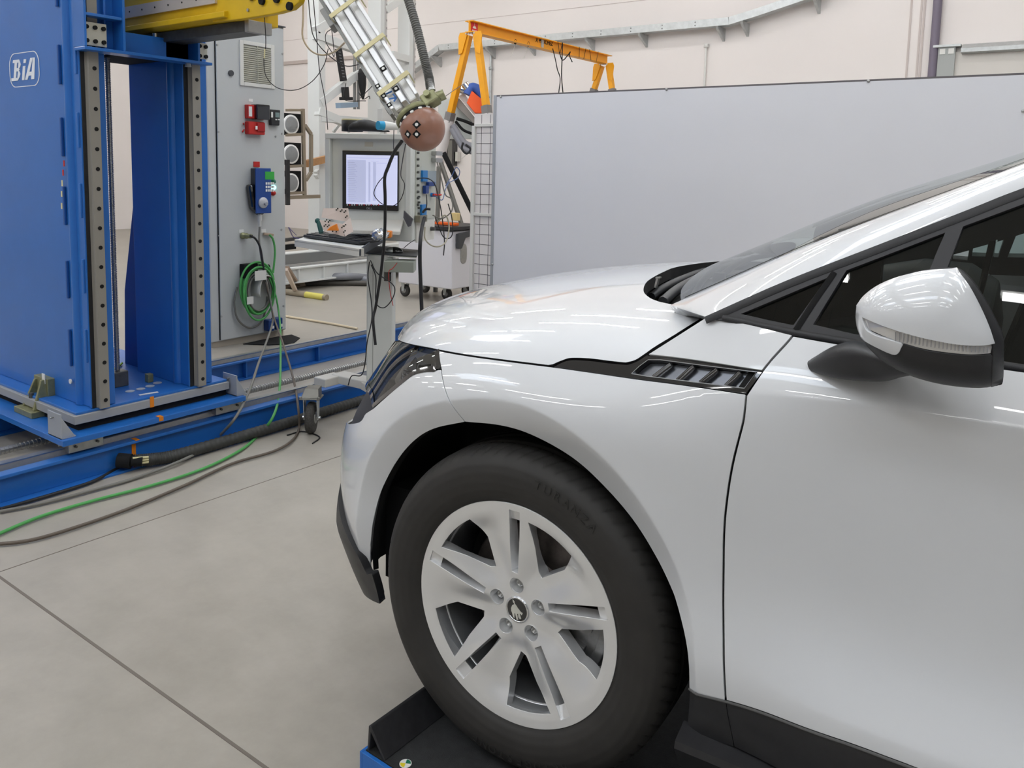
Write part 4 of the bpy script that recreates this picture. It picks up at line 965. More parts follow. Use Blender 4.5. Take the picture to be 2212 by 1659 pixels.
# carriage plate
ZP = .232
mb = MB(); mb.box(-4.1, -2.70, .295, 1.255, .205, ZP); rp(mb, 'lower_plate', blue, .002)
mb = MB(); mb.box(-4.1, -2.80, .41, 1.20, ZP, .268); rp(mb, 'black_layer', matte)  # black layer between the lower plate and the grey plate
mb = MB(); mb.box(-4.1, -2.775, .385, 1.205, .268, .308); rp(mb, 'steel_frame_plate', mat('plate_grey', srgb(165, 166, 166), .5, .3), .002)
mb = MB(); mb.box(-4.1, -2.79, .40, 1.20, .308, .320); top = rp(mb, 'upper_plate', blue, .002)
for i, (px, py) in enumerate(((281, 845), (304, 840), (324, 834), (340, 827))):
    q = at((px, py), 2, .3215); mb = MB(); mb.cyl(q-[0, 0, .001], q+[0, 0, .0012], .022, n=24); mb.build('plate_disc', mat('disc_grey', srgb(170, 178, 190), .5), top)
q = at((321, 850), 2, .3215); mb = MB(); mb.obox(q, (.2, 1, 0), (1, -.2, 0), (0, 0, 1), .09, .018, .002); mb.build('paper_strip', white, top)
q = at((323, 825), 2, .32); mb = MB(); mb.box(q[0]-.02, q[0]+.015, q[1]-.015, q[1]+.015, .32, .365); mb.build('stop_block', zinc, top, .003)
# runner blocks beneath the plate
for yy in (.34, 1.10):
    mb = MB(); mb.box(-2.85, -2.745, yy, yy+.16, .150, .205); rb = rp(mb, 'runner_block', steel, .003)
    for k in (.03, .13):
        b_ = MB(); b_.cyl((-2.745, yy+k, .178), (-2.735, yy+k, .178), .006, n=10); b_.build('runner_bolt', dark_steel, rb)
# grey angle brackets
for (px, py, yy) in ((137, 905, .30), (490, 835, 1.215)):
    mb = MB(); mb.box(-2.85, -2.725, yy, yy+.006, ZP, ZP+.115); mb.box(-2.85, -2.725, yy, yy+.065, ZP, ZP+.006)
    mb.prism([(-2.73, yy+.005, ZP+.006), (-2.73, yy+.06, ZP+.006), (-2.73, yy+.005, ZP+.10)], (.005, 0, 0))
    a_ = rp(mb, 'angle_bracket', mat('bracket_grey', srgb(168, 172, 178), .45, .2), .0015); b_ = MB(); b_.cyl((-2.79, yy-.016, ZP+.092), (-2.79, yy, ZP+.092), .004, n=8); b_.build('adjusting_screw', steel, a_)
# zinc clamp block
q = at((48, 897), 2, ZP); mb = MB(); x, y = q[0], q[1]
mb.prism([(x-.09, y, ZP+.03), (x+.10, y, ZP+.03), (x+.10, y, ZP), (x-.09, y, ZP)], (0, .14, 0))
mb.prism([(x-.07, y+.03, ZP+.03), (x-.05, y+.08, ZP+.16), (x-.05, y+.13, ZP+.16), (x-.07, y+.13, ZP+.03)], (.016, 0, 0)); mb.prism([(x+.06, y+.02, ZP+.03), (x+.04, y+.07, ZP+.17), (x+.04, y+.13, ZP+.17), (x+.06, y+.13, ZP+.03)], (.016, 0, 0))
mb.box(x-.07, x+.076, y+.09, y+.13, ZP+.03, ZP+.175); cb = rp(mb, 'clamp_block', zinc, .003)
mb = MB(); mb.box(x+.03, x+.06, y+.085, y+.088, ZP+.15, ZP+.20); mb.build('tag_card', white, cb)
mb = MB(); mb.cyl((x-.01, y+.05, ZP+.03), (x-.01, y+.05, ZP+.10), .012, n=12); mb.build('clamp_bolt', dark_steel, cb)
# columns
XF = -2.80
def column(y0, y1, xb, nm, yc, zt=3.6):
    xf = XF; mb = MB(); mb.box(xb, xf-.14, y0, y1, .32, zt); c_ = rp(mb, nm, blue, .004)
    mb = MB(); mb.cyl((xf-.115, y0+.018, .322), (xf-.115, y0+.018, zt), .030, n=20); mb.build('corner_tube', blue, c_)
    mb = MB(); mb.box(xf-.14, xf-.01, y0+.008, y1, .322, zt); mb.box(xf-.01, xf, y0+.0, y0+.01, .322, zt); mb.box(xf-.012, xf, yc+.036, y1, .322, zt); mb.build('front_flange', blue, c_, .002)
    mb = MB(); mb.box(xf-.012, xf+.001, y0+.006, yc+.037, .322, zt); mb.build('rail_seat', plast, c_)
    h_ = .0225; mb = MB(); mb.prism([(xf, yc-h_, .322), (xf+.018, yc-h_+.006, .322), (xf+.028, yc-h_, .322), (xf+.04, yc-h_, .322), (xf+.04, yc+h_, .322), (xf+.028, yc+h_, .322), (xf+.018, yc+h_-.006, .322), (xf, yc+h_, .322)], (0, 0, zt-.322)); rl = mb.build('linear_rail', mat('rail_steel', srgb(146, 142, 134), .4, .15), c_)
    k = 0
    for z in np.arange(.36, 2.1, .0905):
        b_ = MB(); b_.cyl((xf+.036, yc+.003, z), (xf+.0412, yc+.003, z), .0095, n=14); b_.build('rail_bolt', matte, rl)
    return c_
yv = lambda p, X: at(p, 0, X)[1]
ya0 = (yv((171, 180), XF)+yv((196, 850), XF))/2; ya1 = (yv((230, 180), XF)+yv((246, 850), XF))/2; yac = (yv((204.3, 136), XF+.041)+yv((228.3, 864), XF+.041))/2-.003
yb0 = (yv((399, 400), XF)+yv((408, 820), XF))/2; yb1 = (yv((450, 400), XF)+yv((457, 780), XF))/2; ybc = (yv((425.8, 158), XF+.041)+yv((437.8, 816), XF+.041))/2-.003
xb2 = at((288, 500), 1, yb0)[0]; print('cols', ya0, yac, ya1, yb0, ybc, yb1, xb2)
c1 = column(ya0, ya1, -5.2, 'left_column', yac); c2 = column(yb0, yb1, xb2, 'right_column', ybc)
for z in (.62, .95, 1.30, 1.62, 1.95, 2.3):
    mb = MB(); mb.box(XF-.175, XF-.16, ya0-.013, ya0-.001, z-.12, z+.06); mb.build('weld_plate', bluedark, c1, .003)
    mb = MB(); mb.box(XF-.025, XF-.010, ya0-.009, ya0+.001, z-.08, z+.08); mb.build('weld_plate', blue, c1, .003)
mb = MB(); mb.prism([(xb2, 1.03, .32), (xb2-.02, 1.03, 1.5), (xb2-.20, 1.03, .75), (xb2-.22, 1.03, .32)], (0, .10, 0)); rp(mb, 'rear_stay', bluedark)
mb = MB(); mb.prism([(-4.1, .70, .32), (-3.78, .70, .32), (-3.95, .70, .46), (-4.1, .70, .46)], (0, .42, 0)); rp(mb, 'rear_web', blue)
mb = MB(); mb.box(-3.70, -3.60, .80, .95, .32, .37); rp(mb, 'orange_block', mat('brick_orange', srgb(150, 70, 40), .6))
screw('lift_screw', (-3.1, .762, .36), (-3.1, .762, 3.4), .013, .009, rig)
mb = MB(); mb.box(-3.14, -3.06, .72, .80, .32, .40); rp(mb, 'screw_bearing', dark_steel, .004)
mb = MB(); mb.tube([(-3.35, .75, .33), (-3.3, .82, .33), (-3.25, .80, .34), (-3.28, .72, .34), (-3.36, .74, .335), (-3.4, .9, .33), (-3.5, 1.0, .33)], .006, n=8); rp(mb, 'earth_lead', mat('lead_yellow_green', srgb(150, 190, 50), .5))
q = at((157, 823), 1, ya0); mb = MB(); mb.cyl((q[0], ya0-.013, q[2]), (q[0], ya0-.008, q[2]), .012, n=16); mb.build('round_sticker', white, c1)
for i, (px, py, cc) in enumerate(((139, 352, red), (137, 372, red), (135, 395, tape), (134, 418, tape), (134, 444, tape))):
    q = at((px, py), 1, ya0-.012); mb = MB(); mb.box(q[0]-.006, q[0]+.006, ya0-.0145, ya0-.0125, q[2]-.016, q[2]+.012); mb.build('tape_mark', cc, c1)
# logo painted on the column side
LY = ya0-.0012; lc = at((52, 150), 1, LY); lm = mat('logo_white', srgb(225, 230, 238), .5); e0_, e1_ = at((20, 150), 1, LY), at((85, 150), 1, LY)
mb = MB(); hw = (e1_[0]-e0_[0])/2; hh = (at((52, 113), 1, LY)[2]-at((52, 188), 1, LY)[2])/2; out = []; rr_ = hh*.72
for k4, (sx, sy) in enumerate(((1, 1), (-1, 1), (-1, -1), (1, -1))):
    for a in np.linspace(0, 90, 9): an = R_(a+90*k4); out.append((sx*(hw-rr_)+rr_*math.cos(an), sy*(hh-rr_)+rr_*math.sin(an)))
N = len(out); Vo = [(lc[0]+x, LY, lc[2]+y) for x, y in out]; Vi = [(lc[0]+x*.95, LY, lc[2]+y*.955) for x, y in out]
mb.add(Vo+Vi, [(i, (i+1) % N, N+(i+1) % N, N+i) for i in range(N)]); mb.build('logo_ring', lm, c1)
def glyph(polys, ox, nm):
    m2 = MB()
    for P in polys: m2.prism([(lc[0]+(ox+x+.16*(y-.5))*hw, LY+.001, lc[2]+(y-.5)*hh*1.22) for x, y in P], (0, -.0022, 0))
    m2.build(nm, lm, c1)
glyph([[(.14, .14), (.30, .14), (.30, .86), (.14, .86)], [(.0, .86), (.50, .86), (.42, 1), (.02, 1)], [(.0, 0), (.44, 0), (.52, .14), (-.02, .14)], [(.30, .44), (.46, .44), (.50, .52), (.46, .60), (.30, .60)], [(.40, .60), (.52, .60), (.56, .74), (.50, .86), (.40, .86)], [(.40, .14), (.54, .14), (.58, .30), (.50, .44), (.40, .44)]], -.80, 'logo_letter')
glyph([[(0, 0), (.16, 0), (.16, .66), (0, .66)], [(.02, .80), (.18, .80), (.18, .98), (.02, .98)]], -.08, 'logo_letter')
glyph([[(-.04, 0), (.13, 0), (.36, 1), (.20, 1)], [(.361, 0), (.56, 0), (.50, 1), (.362, 1)], [(.17, .18), (.36, .18), (.36, .36), (.21, .36)]], .17, 'logo_letter')
# orange tape marks
for (a, b, w2) in (((329, 856), (330, 878), .009),):
    q = at(a, 0, -2.773); mb = MB(); mb.box(-2.7755, -2.7725, q[1]-.012, q[1]+.008, .268, .322); mb.build('orange_tape', orange, rig)
    mb = MB(); mb.box(-2.73, -2.6975, q[1]-.01, q[1]+.012, .212, .2335); mb.build('orange_tape', orange, rig)
q = at((289, 970), 0, -2.748); mb = MB(); mb.box(-2.75, -2.747, q[1]-.010, q[1]+.010, .02, .125); mb.build('orange_tape', orange, fb); mb = MB(); mb.box(-2.76, -2.718, q[1]-.006, q[1]+.014, .138, .1415); mb.build('orange_tape', orange, fb)
# lifting carriage between the columns
C0 = -2.745
car_z = 1.985
mb = MB(); cya, cyb, cyc, cyd = yv((184, 112), C0+.045), yv((271, 60), C0+.045), yv((429, 110), C0+.045), yv((459, 137), C0+.045)
mb.box(C0-.05, C0+.045, cya, cyd, car_z-.014, car_z); cg = rp(mb, 'lift_carriage', blue, .002)
def cp(*bx): m2 = MB(); [m2.box(*b) for b in bx]; return m2
cp((C0-.06, C0-.045, cya, cyb, car_z, 2.6), (C0-.05, C0+.045, cya, cya+.010, car_z, 2.6), (C0-.05, C0+.045, cyb-.012, cyb, car_z, 2.6), (C0-.05, C0+.04, cya+.01, cyb-.012, car_z+.135, car_z+.148), (C0-.05, C0-.02, cyb-.065, cyb-.055, car_z, 2.6)).build('side_box', blue, cg, .002)
cp((C0-.06, C0-.045, cyb, cyd, car_z, car_z+.10), (C0-.06, C0-.045, cyc-.12, cyd, car_z, 2.6), (C0-.05, C0+.04, cyc, cyc+.012, car_z, 2.6), (C0-.05, C0+.045, cyc+.01, cyd, car_z+.125, car_z+.137)).build('side_box', blue, cg, .002)
pm_ = mat('bearing_plate', srgb(190, 190, 180), .4, .3)
pl1 = cp((C0+.0, C0+.008, cya+.012, cya+.118, car_z+.010, car_z+.112)).build('bearing_plate', pm_, cg, .002); pl2 = cp((C0+.0, C0+.008, cyc+.016, cyd-.002, car_z+.016, car_z+.095)).build('bearing_plate', pm_, cg, .002)
for par, ys, zs in ((pl1, (cya+.026, cya+.064, cya+.102), (car_z+.03, car_z+.09)), (pl2, (cyc+.028, cyd-.014), (car_z+.03, car_z+.078))):
    for y in ys:
        for z in zs:
            b_ = MB(); b_.cyl((C0+.008, y, z), (C0+.017, y, z), .0095, n=12); b_.build('bolt_head', matte, par)
cp((-3.3, C0-.06, .74, 1.03, car_z+.01, car_z+.02)).build('carriage_floor', matte, cg)
for y in (.86, .90): b_ = MB(); b_.cyl((C0-.08, y, car_z+.05), (C0-.08, y, car_z+.12), .014, n=10); b_.build('pipe_fitting', chrome, cg)
b_ = MB(); b_.cyl((C0, .98, car_z-.03), (C0, .98, car_z-.014), .016, .012, n=12); b_.build('drain_plug', pm_, cg)
# yellow boom
bm_ = thing('impactor_boom', 'yellow horizontal boom with end plate carried by the blue rig', 'boom', (-2.5, .95, 2.08))
y0 = .86
za, zb_ = at((272, 77), 1, y0)[2], at((272, 45), 1, y0)[2]; xe = at((470, 40), 1, y0)[0]; xt = at((640, 0), 1, y0)[0]
mb = MB(); mb.box(-3.6, xe+.12, y0, 1.10, za, 2.7); bo = mb.build('boom_beam', yellow, bm_, .004)
mb = MB(); mb.prism([(-3.6, y0, za), (-3.6, y0-.05, za+.006), (-3.6, y0-.05, za+.03), (-3.6, y0, za+.045)], (xe+.12+3.6, 0, 0)); mb.build('boom_lip', yellow, bo, .003)
mb = MB(); z1, z2 = at((272, 41), 1, y0)[2], at((272, 22), 1, y0)[2]; mb.box(-3.55, xe, y0-.012, y0, z1, z1+.055); gr1 = mb.build('guide_strip', mat('strip_white', srgb(205, 196, 188), .4, .2), bo)
for x in np.arange(-3.15, xe, .115): b_ = MB(); b_.cyl((x, y0-.0135, z1+.028), (x, y0-.012, z1+.028), .0045, n=8); b_.build('strip_hole', matte, gr1)
mb = MB(); mb.box(-3.6, at((530, 60), 1, y0+.02)[0], y0+.02, y0+.13, za-.05, za-.002); ac = mb.build('actuator', dark_steel, bm_, .003)
mb = MB(); xa = at((530, 60), 1, y0+.02)[0]; mb.box(xa, xa+.03, y0+.015, y0+.14, za-.055, za-.002); mb.build('actuator_end', steel, ac, .003)
P = [(458, 48), (470, 10), (470, -60), (640, -60), (652, -20), (645, 5), (628, 20), (600, 28), (556, 36), (500, 44)]
mb = MB(); mb.prism([at(p, 1, y0-.03) for p in P], (0, .03, 0)); ep = mb.build('end_plate', yellow, bm_, .004)
mb = MB(); mb.prism([at(p, 1, y0+.16) for p in P], (0, .03, 0)); mb.build('end_plate', yellow, bm_, .004)
for (px, py) in ((568, 2), (600, -2), (628, 14), (545, -8)):
    q = at((px, py), 1, y0-.03); b_ = MB(); b_.cyl(q, q-[0, .012, 0], .017, n=18); b_.build('bolt_head', matte, ep)
q = at((537, 22), 1, y0-.03); b_ = MB(); b_.cyl(q, q-[0, .006, 0], .007, n=12); b_.build('grease_nipple', steel, ep)
# floor hose along the front beam
hp_ = [(-2.70, .62, .05), (-2.67, .70, .042)]+[(-2.65+.008*math.sin(k), .8+.3*k, .036) for k in range(12)]
mb = MB(); mb.tube(hp_, .030, n=14, sub=44, rfun=lambda t: .029+.0022*math.sin(t*2*math.pi*145)); o = mb.build('conduit_hose', mat('hose_dark', (.045, .045, .042), .6, noise=.15, nscale=30)); tag(o, 'thick dark corrugated hose lying along the front blue floor beam', 'hose')
mb = MB(); mb.cyl((-2.735, .56, .06), (-2.69, .60, .055), .035, n=24); mb.cyl((-2.69, .60, .055), (-2.66, .64, .05), .024, n=16); gl = mb.build('cable_gland', matte, fb)
for k in range(3): b_ = MB(); b_.cyl((-2.675, .60+.0*k, .045+.014*k), (-2.65, .665, .042+.012*k), .006, n=8); b_.build('cable_end', tape, gl)
# ================================================================== IMPACTOR ARM AND HEADFORM
def loc2(c, ex, ez, pts): return [c+ex*a+ez*b for a, b in pts]
bc = dep((913, 278), 2.98); TOP = dep((676, -95), 3.34); BOT = dep((879, 227), 3.03)
arm = thing('aluminium_launcher', 'slanted aluminium launcher arm bound with tape bands above the hood', 'launcher arm', TOP)
d = (BOT-TOP)/np.linalg.norm(BOT-TOP); view = CAMP-BOT; view /= np.linalg.norm(view); sd = np.cross(d, view); sd /= np.linalg.norm(sd); fr = np.cross(sd, d); fr = fr if fr@view > 0 else -fr
if sd@(CAMW@np.array([1, 0, 0])) < 0: sd = -sd
alp = mat('aluminium_profile', (.72, .73, .74), .42, .55); L = np.linalg.norm(BOT-TOP)
mb = MB(); W_ = .118
mb.obox((TOP+BOT)/2-fr*.03, d, sd, fr, L, W_, .02)
for s in (-1, 1): mb.obox((TOP+BOT)/2+sd*s*(W_/2-.007), d, sd, fr, L, .014, .06)
mb.obox((TOP+BOT)/2+fr*.006-sd*.002, d, sd, fr, L, .022, .052)
mb.build('arm_profile', alp, arm, .003)
for s in (-1, 1):
    mb = MB(); mb.obox((TOP+BOT)/2+sd*s*.033-fr*.006, d, sd, fr, L, .038, .022); mb.build('guide_channel', mat('tube_silver', (.80, .80, .79), .45, .25), arm, .008)
mb = MB(); mb.obox((TOP+BOT)/2-sd*.068-fr*.02, d, sd, fr, L, .012, .05); mb.build('arm_side_plate', mat('side_plate', (.2, .2, .19), .4, .6), arm)
for t in (.395, .655, .895):
    c0 = TOP+(BOT-TOP)*t; mb = MB(); tl = sd*math.cos(.1)-d*math.sin(.1)*1.0; tl /= np.linalg.norm(tl); nd = np.cross(fr, tl)
    mb.obox(c0+fr*.036, nd, tl, fr, .020, .140, .003); mb.obox(c0+fr*.0-tl*.070, nd, tl, fr, .02, .003, .07); mb.obox(c0+fr*.0+tl*.070, nd, tl, fr, .02, .003, .07); mb.build('tape_band', tape, arm)
def target(c, u, v, n, s, par, diamond=False, nm='target_mark'):
    if diamond: u, v = (u+v)/math.sqrt(2), (v-u)/math.sqrt(2)
    mb = MB(); mb.obox(c, u, v, n, s, s, .001); t_ = mb.build(nm, matte, par); mb = MB(); mb.cyl(c+n*.0005, c+n*.0014, s*.27, n=16); mb.build('target_dot', white, t_); return t_
for t in (.80, .925): target(TOP+(BOT-TOP)*t+fr*.0335-sd*.002, d, sd, fr, .022, arm)
for t in (.86, .92, .975): target(TOP+(BOT-TOP)*t-sd*.0755+fr*.0, d, fr, -sd, .022, arm); target(TOP+(BOT-TOP)*t-sd*.055+fr*.03, d, sd, fr, .018, arm)
bs = mat('blue_stroke', srgb(40, 100, 170), .5); ce = TOP+(BOT-TOP)*.945
mb = MB(); mb.bar(ce-sd*.045-d*.028+fr*.022, ce-sd*.02-d*.025+fr*.022, .006, .002, fr); mb.bar(ce-sd*.05-d*.005+fr*.022, ce-sd*.018+d*.010+fr*.022, .006, .002, fr); mb.bar(ce-sd*.018+d*.010+fr*.022, ce-sd*.034+d*.018+fr*.022, .006, .002, fr); mb.bar(ce-sd*.022-d*.012+fr*.022, ce-sd*.020+d*.01+fr*.022, .006, .002, fr); mb.build('blue_mark', bs, arm)
mb = MB(); mb.obox(TOP+(BOT-TOP)*.33-sd*.07-fr*.05, d, sd, fr, .10, .05, .05); mb.cyl(dep((722, 28), 3.27), dep((716, 40), 3.24), .008); mb.build('pivot_block', mat('pivot_grey', (.28, .28, .27), .4, .5), arm, .004)
# mounting ring and cast bracket
R0 = .083
mb = MB(); mb.lathe(bc-d*.060, -d, [(R0*.80, -.010), (R0*.90, -.008), (R0*.90, .008), (R0*.8, .016), (.03, .016)], 48); rg = mb.build('mounting_ring', zinc, arm)
q = dep((930, 216), 2.98); mb = MB(); mb.obox(q, d, sd, fr, .05, .06, .05); mb.cyl(q-sd*.01, q+sd*.055+d*.01, .020); mb.cyl(q+fr*.02-d*.01, q+fr*.04-d*.01, .012); mb.obox(q-sd*.05+d*.012, d, sd, fr, .022, .07, .04); mb.build('cast_bracket', zinc, arm, .006)
# headform
hf = thing('headform', 'brown ball-shaped headform impactor with black and white targets over the hood', 'headform', bc)
mb = MB(); mb.sphere(bc, R0, 48, 28); mb.build('head_skin', mat('headform_skin', srgb(142, 100, 82), .38, coat=.15, noise=.05, nscale=12), hf)
bandm = matte; bnd = MB(); bnd.lathe(bc-d*.036, -d, [(R0*.93, -.014), (R0*.955, -.014), (R0*.84, .016), (R0*.82, .016)], 48); bo_ = bnd.build('target_band', matte, hf)
up_ = np.cross(d, fr)
for a in np.linspace(0, 2*math.pi, 15)[:-1]:
    rd = fr*math.cos(a)+sd*math.sin(a); n_ = rd*.86-d*.5; n_ /= np.linalg.norm(n_); c_ = bc-d*.037+rd*R0*.905; m2 = MB(); m2.cyl(c_-n_*.004, c_+n_*.0022, .0072, n=14); m2.build('band_dot', white, bo_)
def onball(px, s):
    r = ray(px); o = CAMP-bc; A = r@r; B = 2*r@o; C = o@o-R0*R0; t = (-B-math.sqrt(max(0, B*B-4*A*C)))/(2*A); p = CAMP+r*t; n = (p-bc)/R0; u = np.cross((0, 0, 1), n); u /= np.linalg.norm(u); v = np.cross(n, u); target(p-n*.0002, u, v, n, s, hf, True)
for p in ((900, 269), (881, 290), (900, 290)): onball(p, .023)
# corrugated hose
hz_ = [dep(p, dd) for p, dd in (((862, -60), 3.1), ((882, 0), 3.06), ((900, 60), 3.03), ((915, 120), 3.0), ((926, 165), 2.99), ((930, 192), 2.98))]
mb = MB(); mb.tube(hz_, .016, n=16, sub=60, rfun=lambda t: .0145+.0032*math.sin(t*2*math.pi*62)); o = mb.build('corrugated_hose', mat('hose_grey', (.20, .20, .19), .42, .4)); tag(o, 'dark grey corrugated metal hose hanging down to the headform bracket', 'hose')
mb = MB(); mb.cyl(hz_[-2]+(hz_[-1]-hz_[-2])*.3, hz_[-1]+d*.01, .014, n=20); mb.build('hose_ferrule', steel, arm)
# thin leads
def cable(name, pts, r, m_, label, n=8, sub=8):
    mb = MB(); mb.tube(pts, r, n=n, sub=sub); o = mb.build(name, m_); tag(o, label, 'cable'); return o
D = lambda L: [dep(p, k) for *p, k in [(*q,) for q in L]]
cable('sensor_cable', D([(868, 305, 2.93), (852, 328, 2.98), (838, 362, 3.05), (831, 385, 3.1), (832, 430, 3.2), (831, 500, 3.3), (824, 580, 3.4), (812, 660, 3.5), (806, 690, 3.5), (811, 745, 3.5)]), .0065, blackc, 'thick black wrapped cable hanging from the headform past the monitor')
cable('sensor_cable', D([(700, -10, 3.3), (715, 55, 3.4), (722, 120, 3.6), (715, 110, 3.6), (704, 90, 3.6), (706, 70, 3.6), (730, 57, 3.4)]), .0018, blackc, 'thin black lead looping beside the tube arm')
cable('sensor_cable', D([(568, 8, 3.5), (573, 60, 3.5), (574, 100, 3.5), (570, 130, 3.5), (575, 165, 3.5), (600, 190, 3.5), (640, 194, 3.5), (675, 175, 3.5), (700, 140, 3.5), (709, 105, 3.5)]), .0018, blackc, 'thin dark wire sagging from the yellow boom across the cabinet')
mb = MB(); mb.cyl(dep((572, 106), 3.498), dep((571, 126), 3.498), .003); o = mb.build('cable_sleeve', tape); tag(o, 'small cream sleeve on the wire before the cabinet vent', 'sleeve')
cable('air_hose', D([(655, -20, 3.6), (655, 40, 3.6), (654, 80, 3.6), (670, 108, 3.6), (695, 119, 3.6), (722, 112, 3.5), (745, 92, 3.4)]), .004, mat('hose_cream', srgb(205, 190, 165), .5), 'cream air hose looping left of the launcher arm')
cable('sensor_cable', D([(665, -20, 3.6), (670, 40, 3.6), (678, 80, 3.6), (705, 115, 3.6), (745, 142, 3.6), (780, 138, 3.5), (790, 136, 3.4)]), .0022, blackc, 'black lead running under the launcher arm')
cable('sensor_cable', D([(676, -10, 3.7), (684, 80, 3.8), (690, 150, 4.0), (703, 220, 4.1), (708, 280, 4.2)]), .002, blackc, 'thin black lead falling to the left corner of the terminal')
cable('sensor_cable', D([(876, 312, 2.93), (869, 350, 3.4), (866, 380, 3.8), (874, 400, 4.0), (866, 430, 4.1), (848, 445, 4.15), (825, 440, 4.15), (808, 420, 4.1), (815, 398, 4.0), (832, 378, 3.2)]), .0022, blackc, 'thin black lead looping over the monitor')
cable('sensor_cable', D([(855, 200, 3.4), (852, 240, 3.9), (850, 322, 4.35)]), .0022, blackc, 'thin dark lead dropping to the monitor top')
cable('sensor_cable', D([(1010, 176, 5.0), (985, 192, 4.0), (962, 208, 3.2), (952, 214, 2.96)]), .0016, blackc, 'thin lead from the cast bracket to the yellow crane leg')
# ================================================================== CONTROL CABINET
CX = -4.68
ck = lambda p, k=0: at(p, 0, CX+k)
cab = thing('control_cabinet', 'tall light grey electrical cabinet right of the blue rig', 'cabinet', (CX-.2, 2.72, 0))
cy0, cy1, czt = 2.37, 3.10, 2.62
mb = MB(); mb.box(CX-.42, CX-.016, cy0, cy1, .05, czt); body = mb.build('cabinet_body', ltgrey, cab, .006)
mb = MB(); mb.box(CX-.015, CX, cy0+.075, cy1-.022, .06, czt-.015); dr_ = mb.build('cabinet_door', ltgrey, cab, .003)
mb = MB(); mb.box(CX-.40, CX-.03, cy0+.02, cy1-.02, 0, .05); mb.build('plinth', mat('plinth_beige', srgb(176, 166, 150), .6), cab)
mb = MB(); mb.box(CX-.014, CX-.010, cy0+.068, cy0+.075, .06, czt-.015); mb.box(CX-.014, CX-.010, cy1-.022, cy1-.016, .06, czt-.015); mb.build('door_gap', matte, cab)
mb = MB(); mb.box(CX-.03, CX+.012, cy0+.05, cy1, czt-.005, czt+.004); mb.build('roof_trim', dkgrey, cab)
# louvre
a, b = ck((516, 83)), ck((592, 190)); y0_, y1_, z0_, z1_ = a[1], b[1], b[2]-.01, a[2]-.01
mb = MB(); mb.box(CX, CX+.012, y0_, y0_+.035, z0_, z1_); mb.box(CX, CX+.012, y1_-.035, y1_, z0_, z1_); mb.box(CX, CX+.012, y0_+.035, y1_-.035, z0_, z0_+.03); mb.box(CX, CX+.012, y0_+.035, y1_-.035, z1_-.03, z1_); vf = mb.build('vent_frame', offw, dr_, .003)
mb = MB(); k = 18
for i in range(k): z = z0_+.032+(z1_-z0_-.07)*i/k; mb.prism([(CX+.003, y0_+.035, z), (CX+.011, y0_+.035, z+.004), (CX+.003, y0_+.035, z+.016)], (0, y1_-y0_-.07, 0))
mb.box(CX, CX+.0005, y0_+.035, y1_-.035, z0_+.03, z1_-.03); mb.box(CX+.002, CX+.012, (y0_+y1_)/2-.003, (y0_+y1_)/2+.003, z0_+.03, z1_-.03); mb.build('vent_slats', mat('slat_grey', srgb(168, 166, 152), .6), vf)
q = ck((498, 158)); mb = MB(); mb.cyl(q, q+[.012, 0, 0], .023, n=24); mb.build('door_lock', dkgrey, dr_)
for (px, py) in ((469, 97), (610, 116), (472, 285), (609, 289), (595, 295), (473, 509), (608, 496), (478, 684), (612, 661)):
    q = ck((px, py)); mb = MB(); mb.cyl(q, q+[.006, 0, 0], .008, n=10); mb.build('door_screw', steel, dr_)
def wbox(p0, p1, dep_, m_, name, par, bev=.004, k=0):
    a, b = ck(p0, k), ck(p1, k); mb = MB(); mb.box(CX+k, CX+k+dep_, min(a[1], b[1]), max(a[1], b[1]), min(a[2], b[2]), max(a[2], b[2])); return mb.build(name, m_, par, bev)
wbox((537, 213), (546, 220), .002, white, 'door_label', dr_, 0)
es_ = thing('warning_beacon', 'red and black signal box mounted on the cabinet door', 'signal box', ck((548, 243)))
wbox((528, 226), (560, 258), .05, red, 'signal_housing', es_); wbox((541, 225), (570, 260), .085, gloss, 'signal_cover', es_, .008); wbox((529, 230), (536, 252), .053, white, 'signal_label', es_, 0)
e2 = thing('emergency_switch', 'red emergency stop box on the cabinet door', 'emergency switch', ck((546, 278)))
wbox((528, 262), (564, 292), .055, red, 'switch_housing', e2, .008); wbox((545, 265), (562, 285), .068, mat('red_dark', srgb(165, 28, 28), .4), 'switch_cover', e2, .004); q = ck((554, 276), .068); mb = MB(); mb.box(q[0], q[0]+.001, q[1]-.01, q[1]+.01, q[2]-.014, q[2]+.014); mb.build('switch_label', white, e2)
mb = MB(); q = ck((527, 280)); mb.bar(q, q+[.02, -.03, -.02], .008, .008); mb.bar(q+[0, 0, .04], q+[.02, -.02, .05], .008, .008); mb.build('switch_lever', red, e2)
r3 = thing('handheld_meter', 'black handheld remote with small display hung on cabinet door', 'remote', ck((588, 254)))
mb = MB(); a, b = ck((577, 236)), ck((600, 272)); mb.prism([(CX, a[1], a[2]), (CX, b[1], a[2]), (CX, b[1]-.01, b[2]), (CX, a[1]+.012, b[2])], (.04, 0, 0)); mb.build('remote_body', plast, r3, .008)
wbox((588, 243), (597, 254), .0415, mat('lcd_grey', srgb(120, 140, 138), .3), 'remote_display', r3, 0, ); wbox((579, 242), (583, 254), .0415, white, 'remote_label', r3, 0)
for i in range(2): wbox((588+i*6, 257), (592+i*6, 260), .0425, white, 'remote_button', r3, 0)
p4 = thing('operator_pendant', 'blue keypad pendant with green screen and grey hand wheel in black holder', 'control pendant', ck((560, 410)))
mb = MB(); a, b = ck((535, 398)), ck((560, 466)); mb.prism([(CX, a[1]-.03, a[2]+.0), (CX, b[1]+.05, a[2]), (CX, b[1]+.05, b[2]+.04), (CX, b[1]-.03, b[2]), (CX, a[1]+.0, b[2]+.06)], (.07, 0, 0)); mb.build('pendant_holder', gloss, p4, .02)
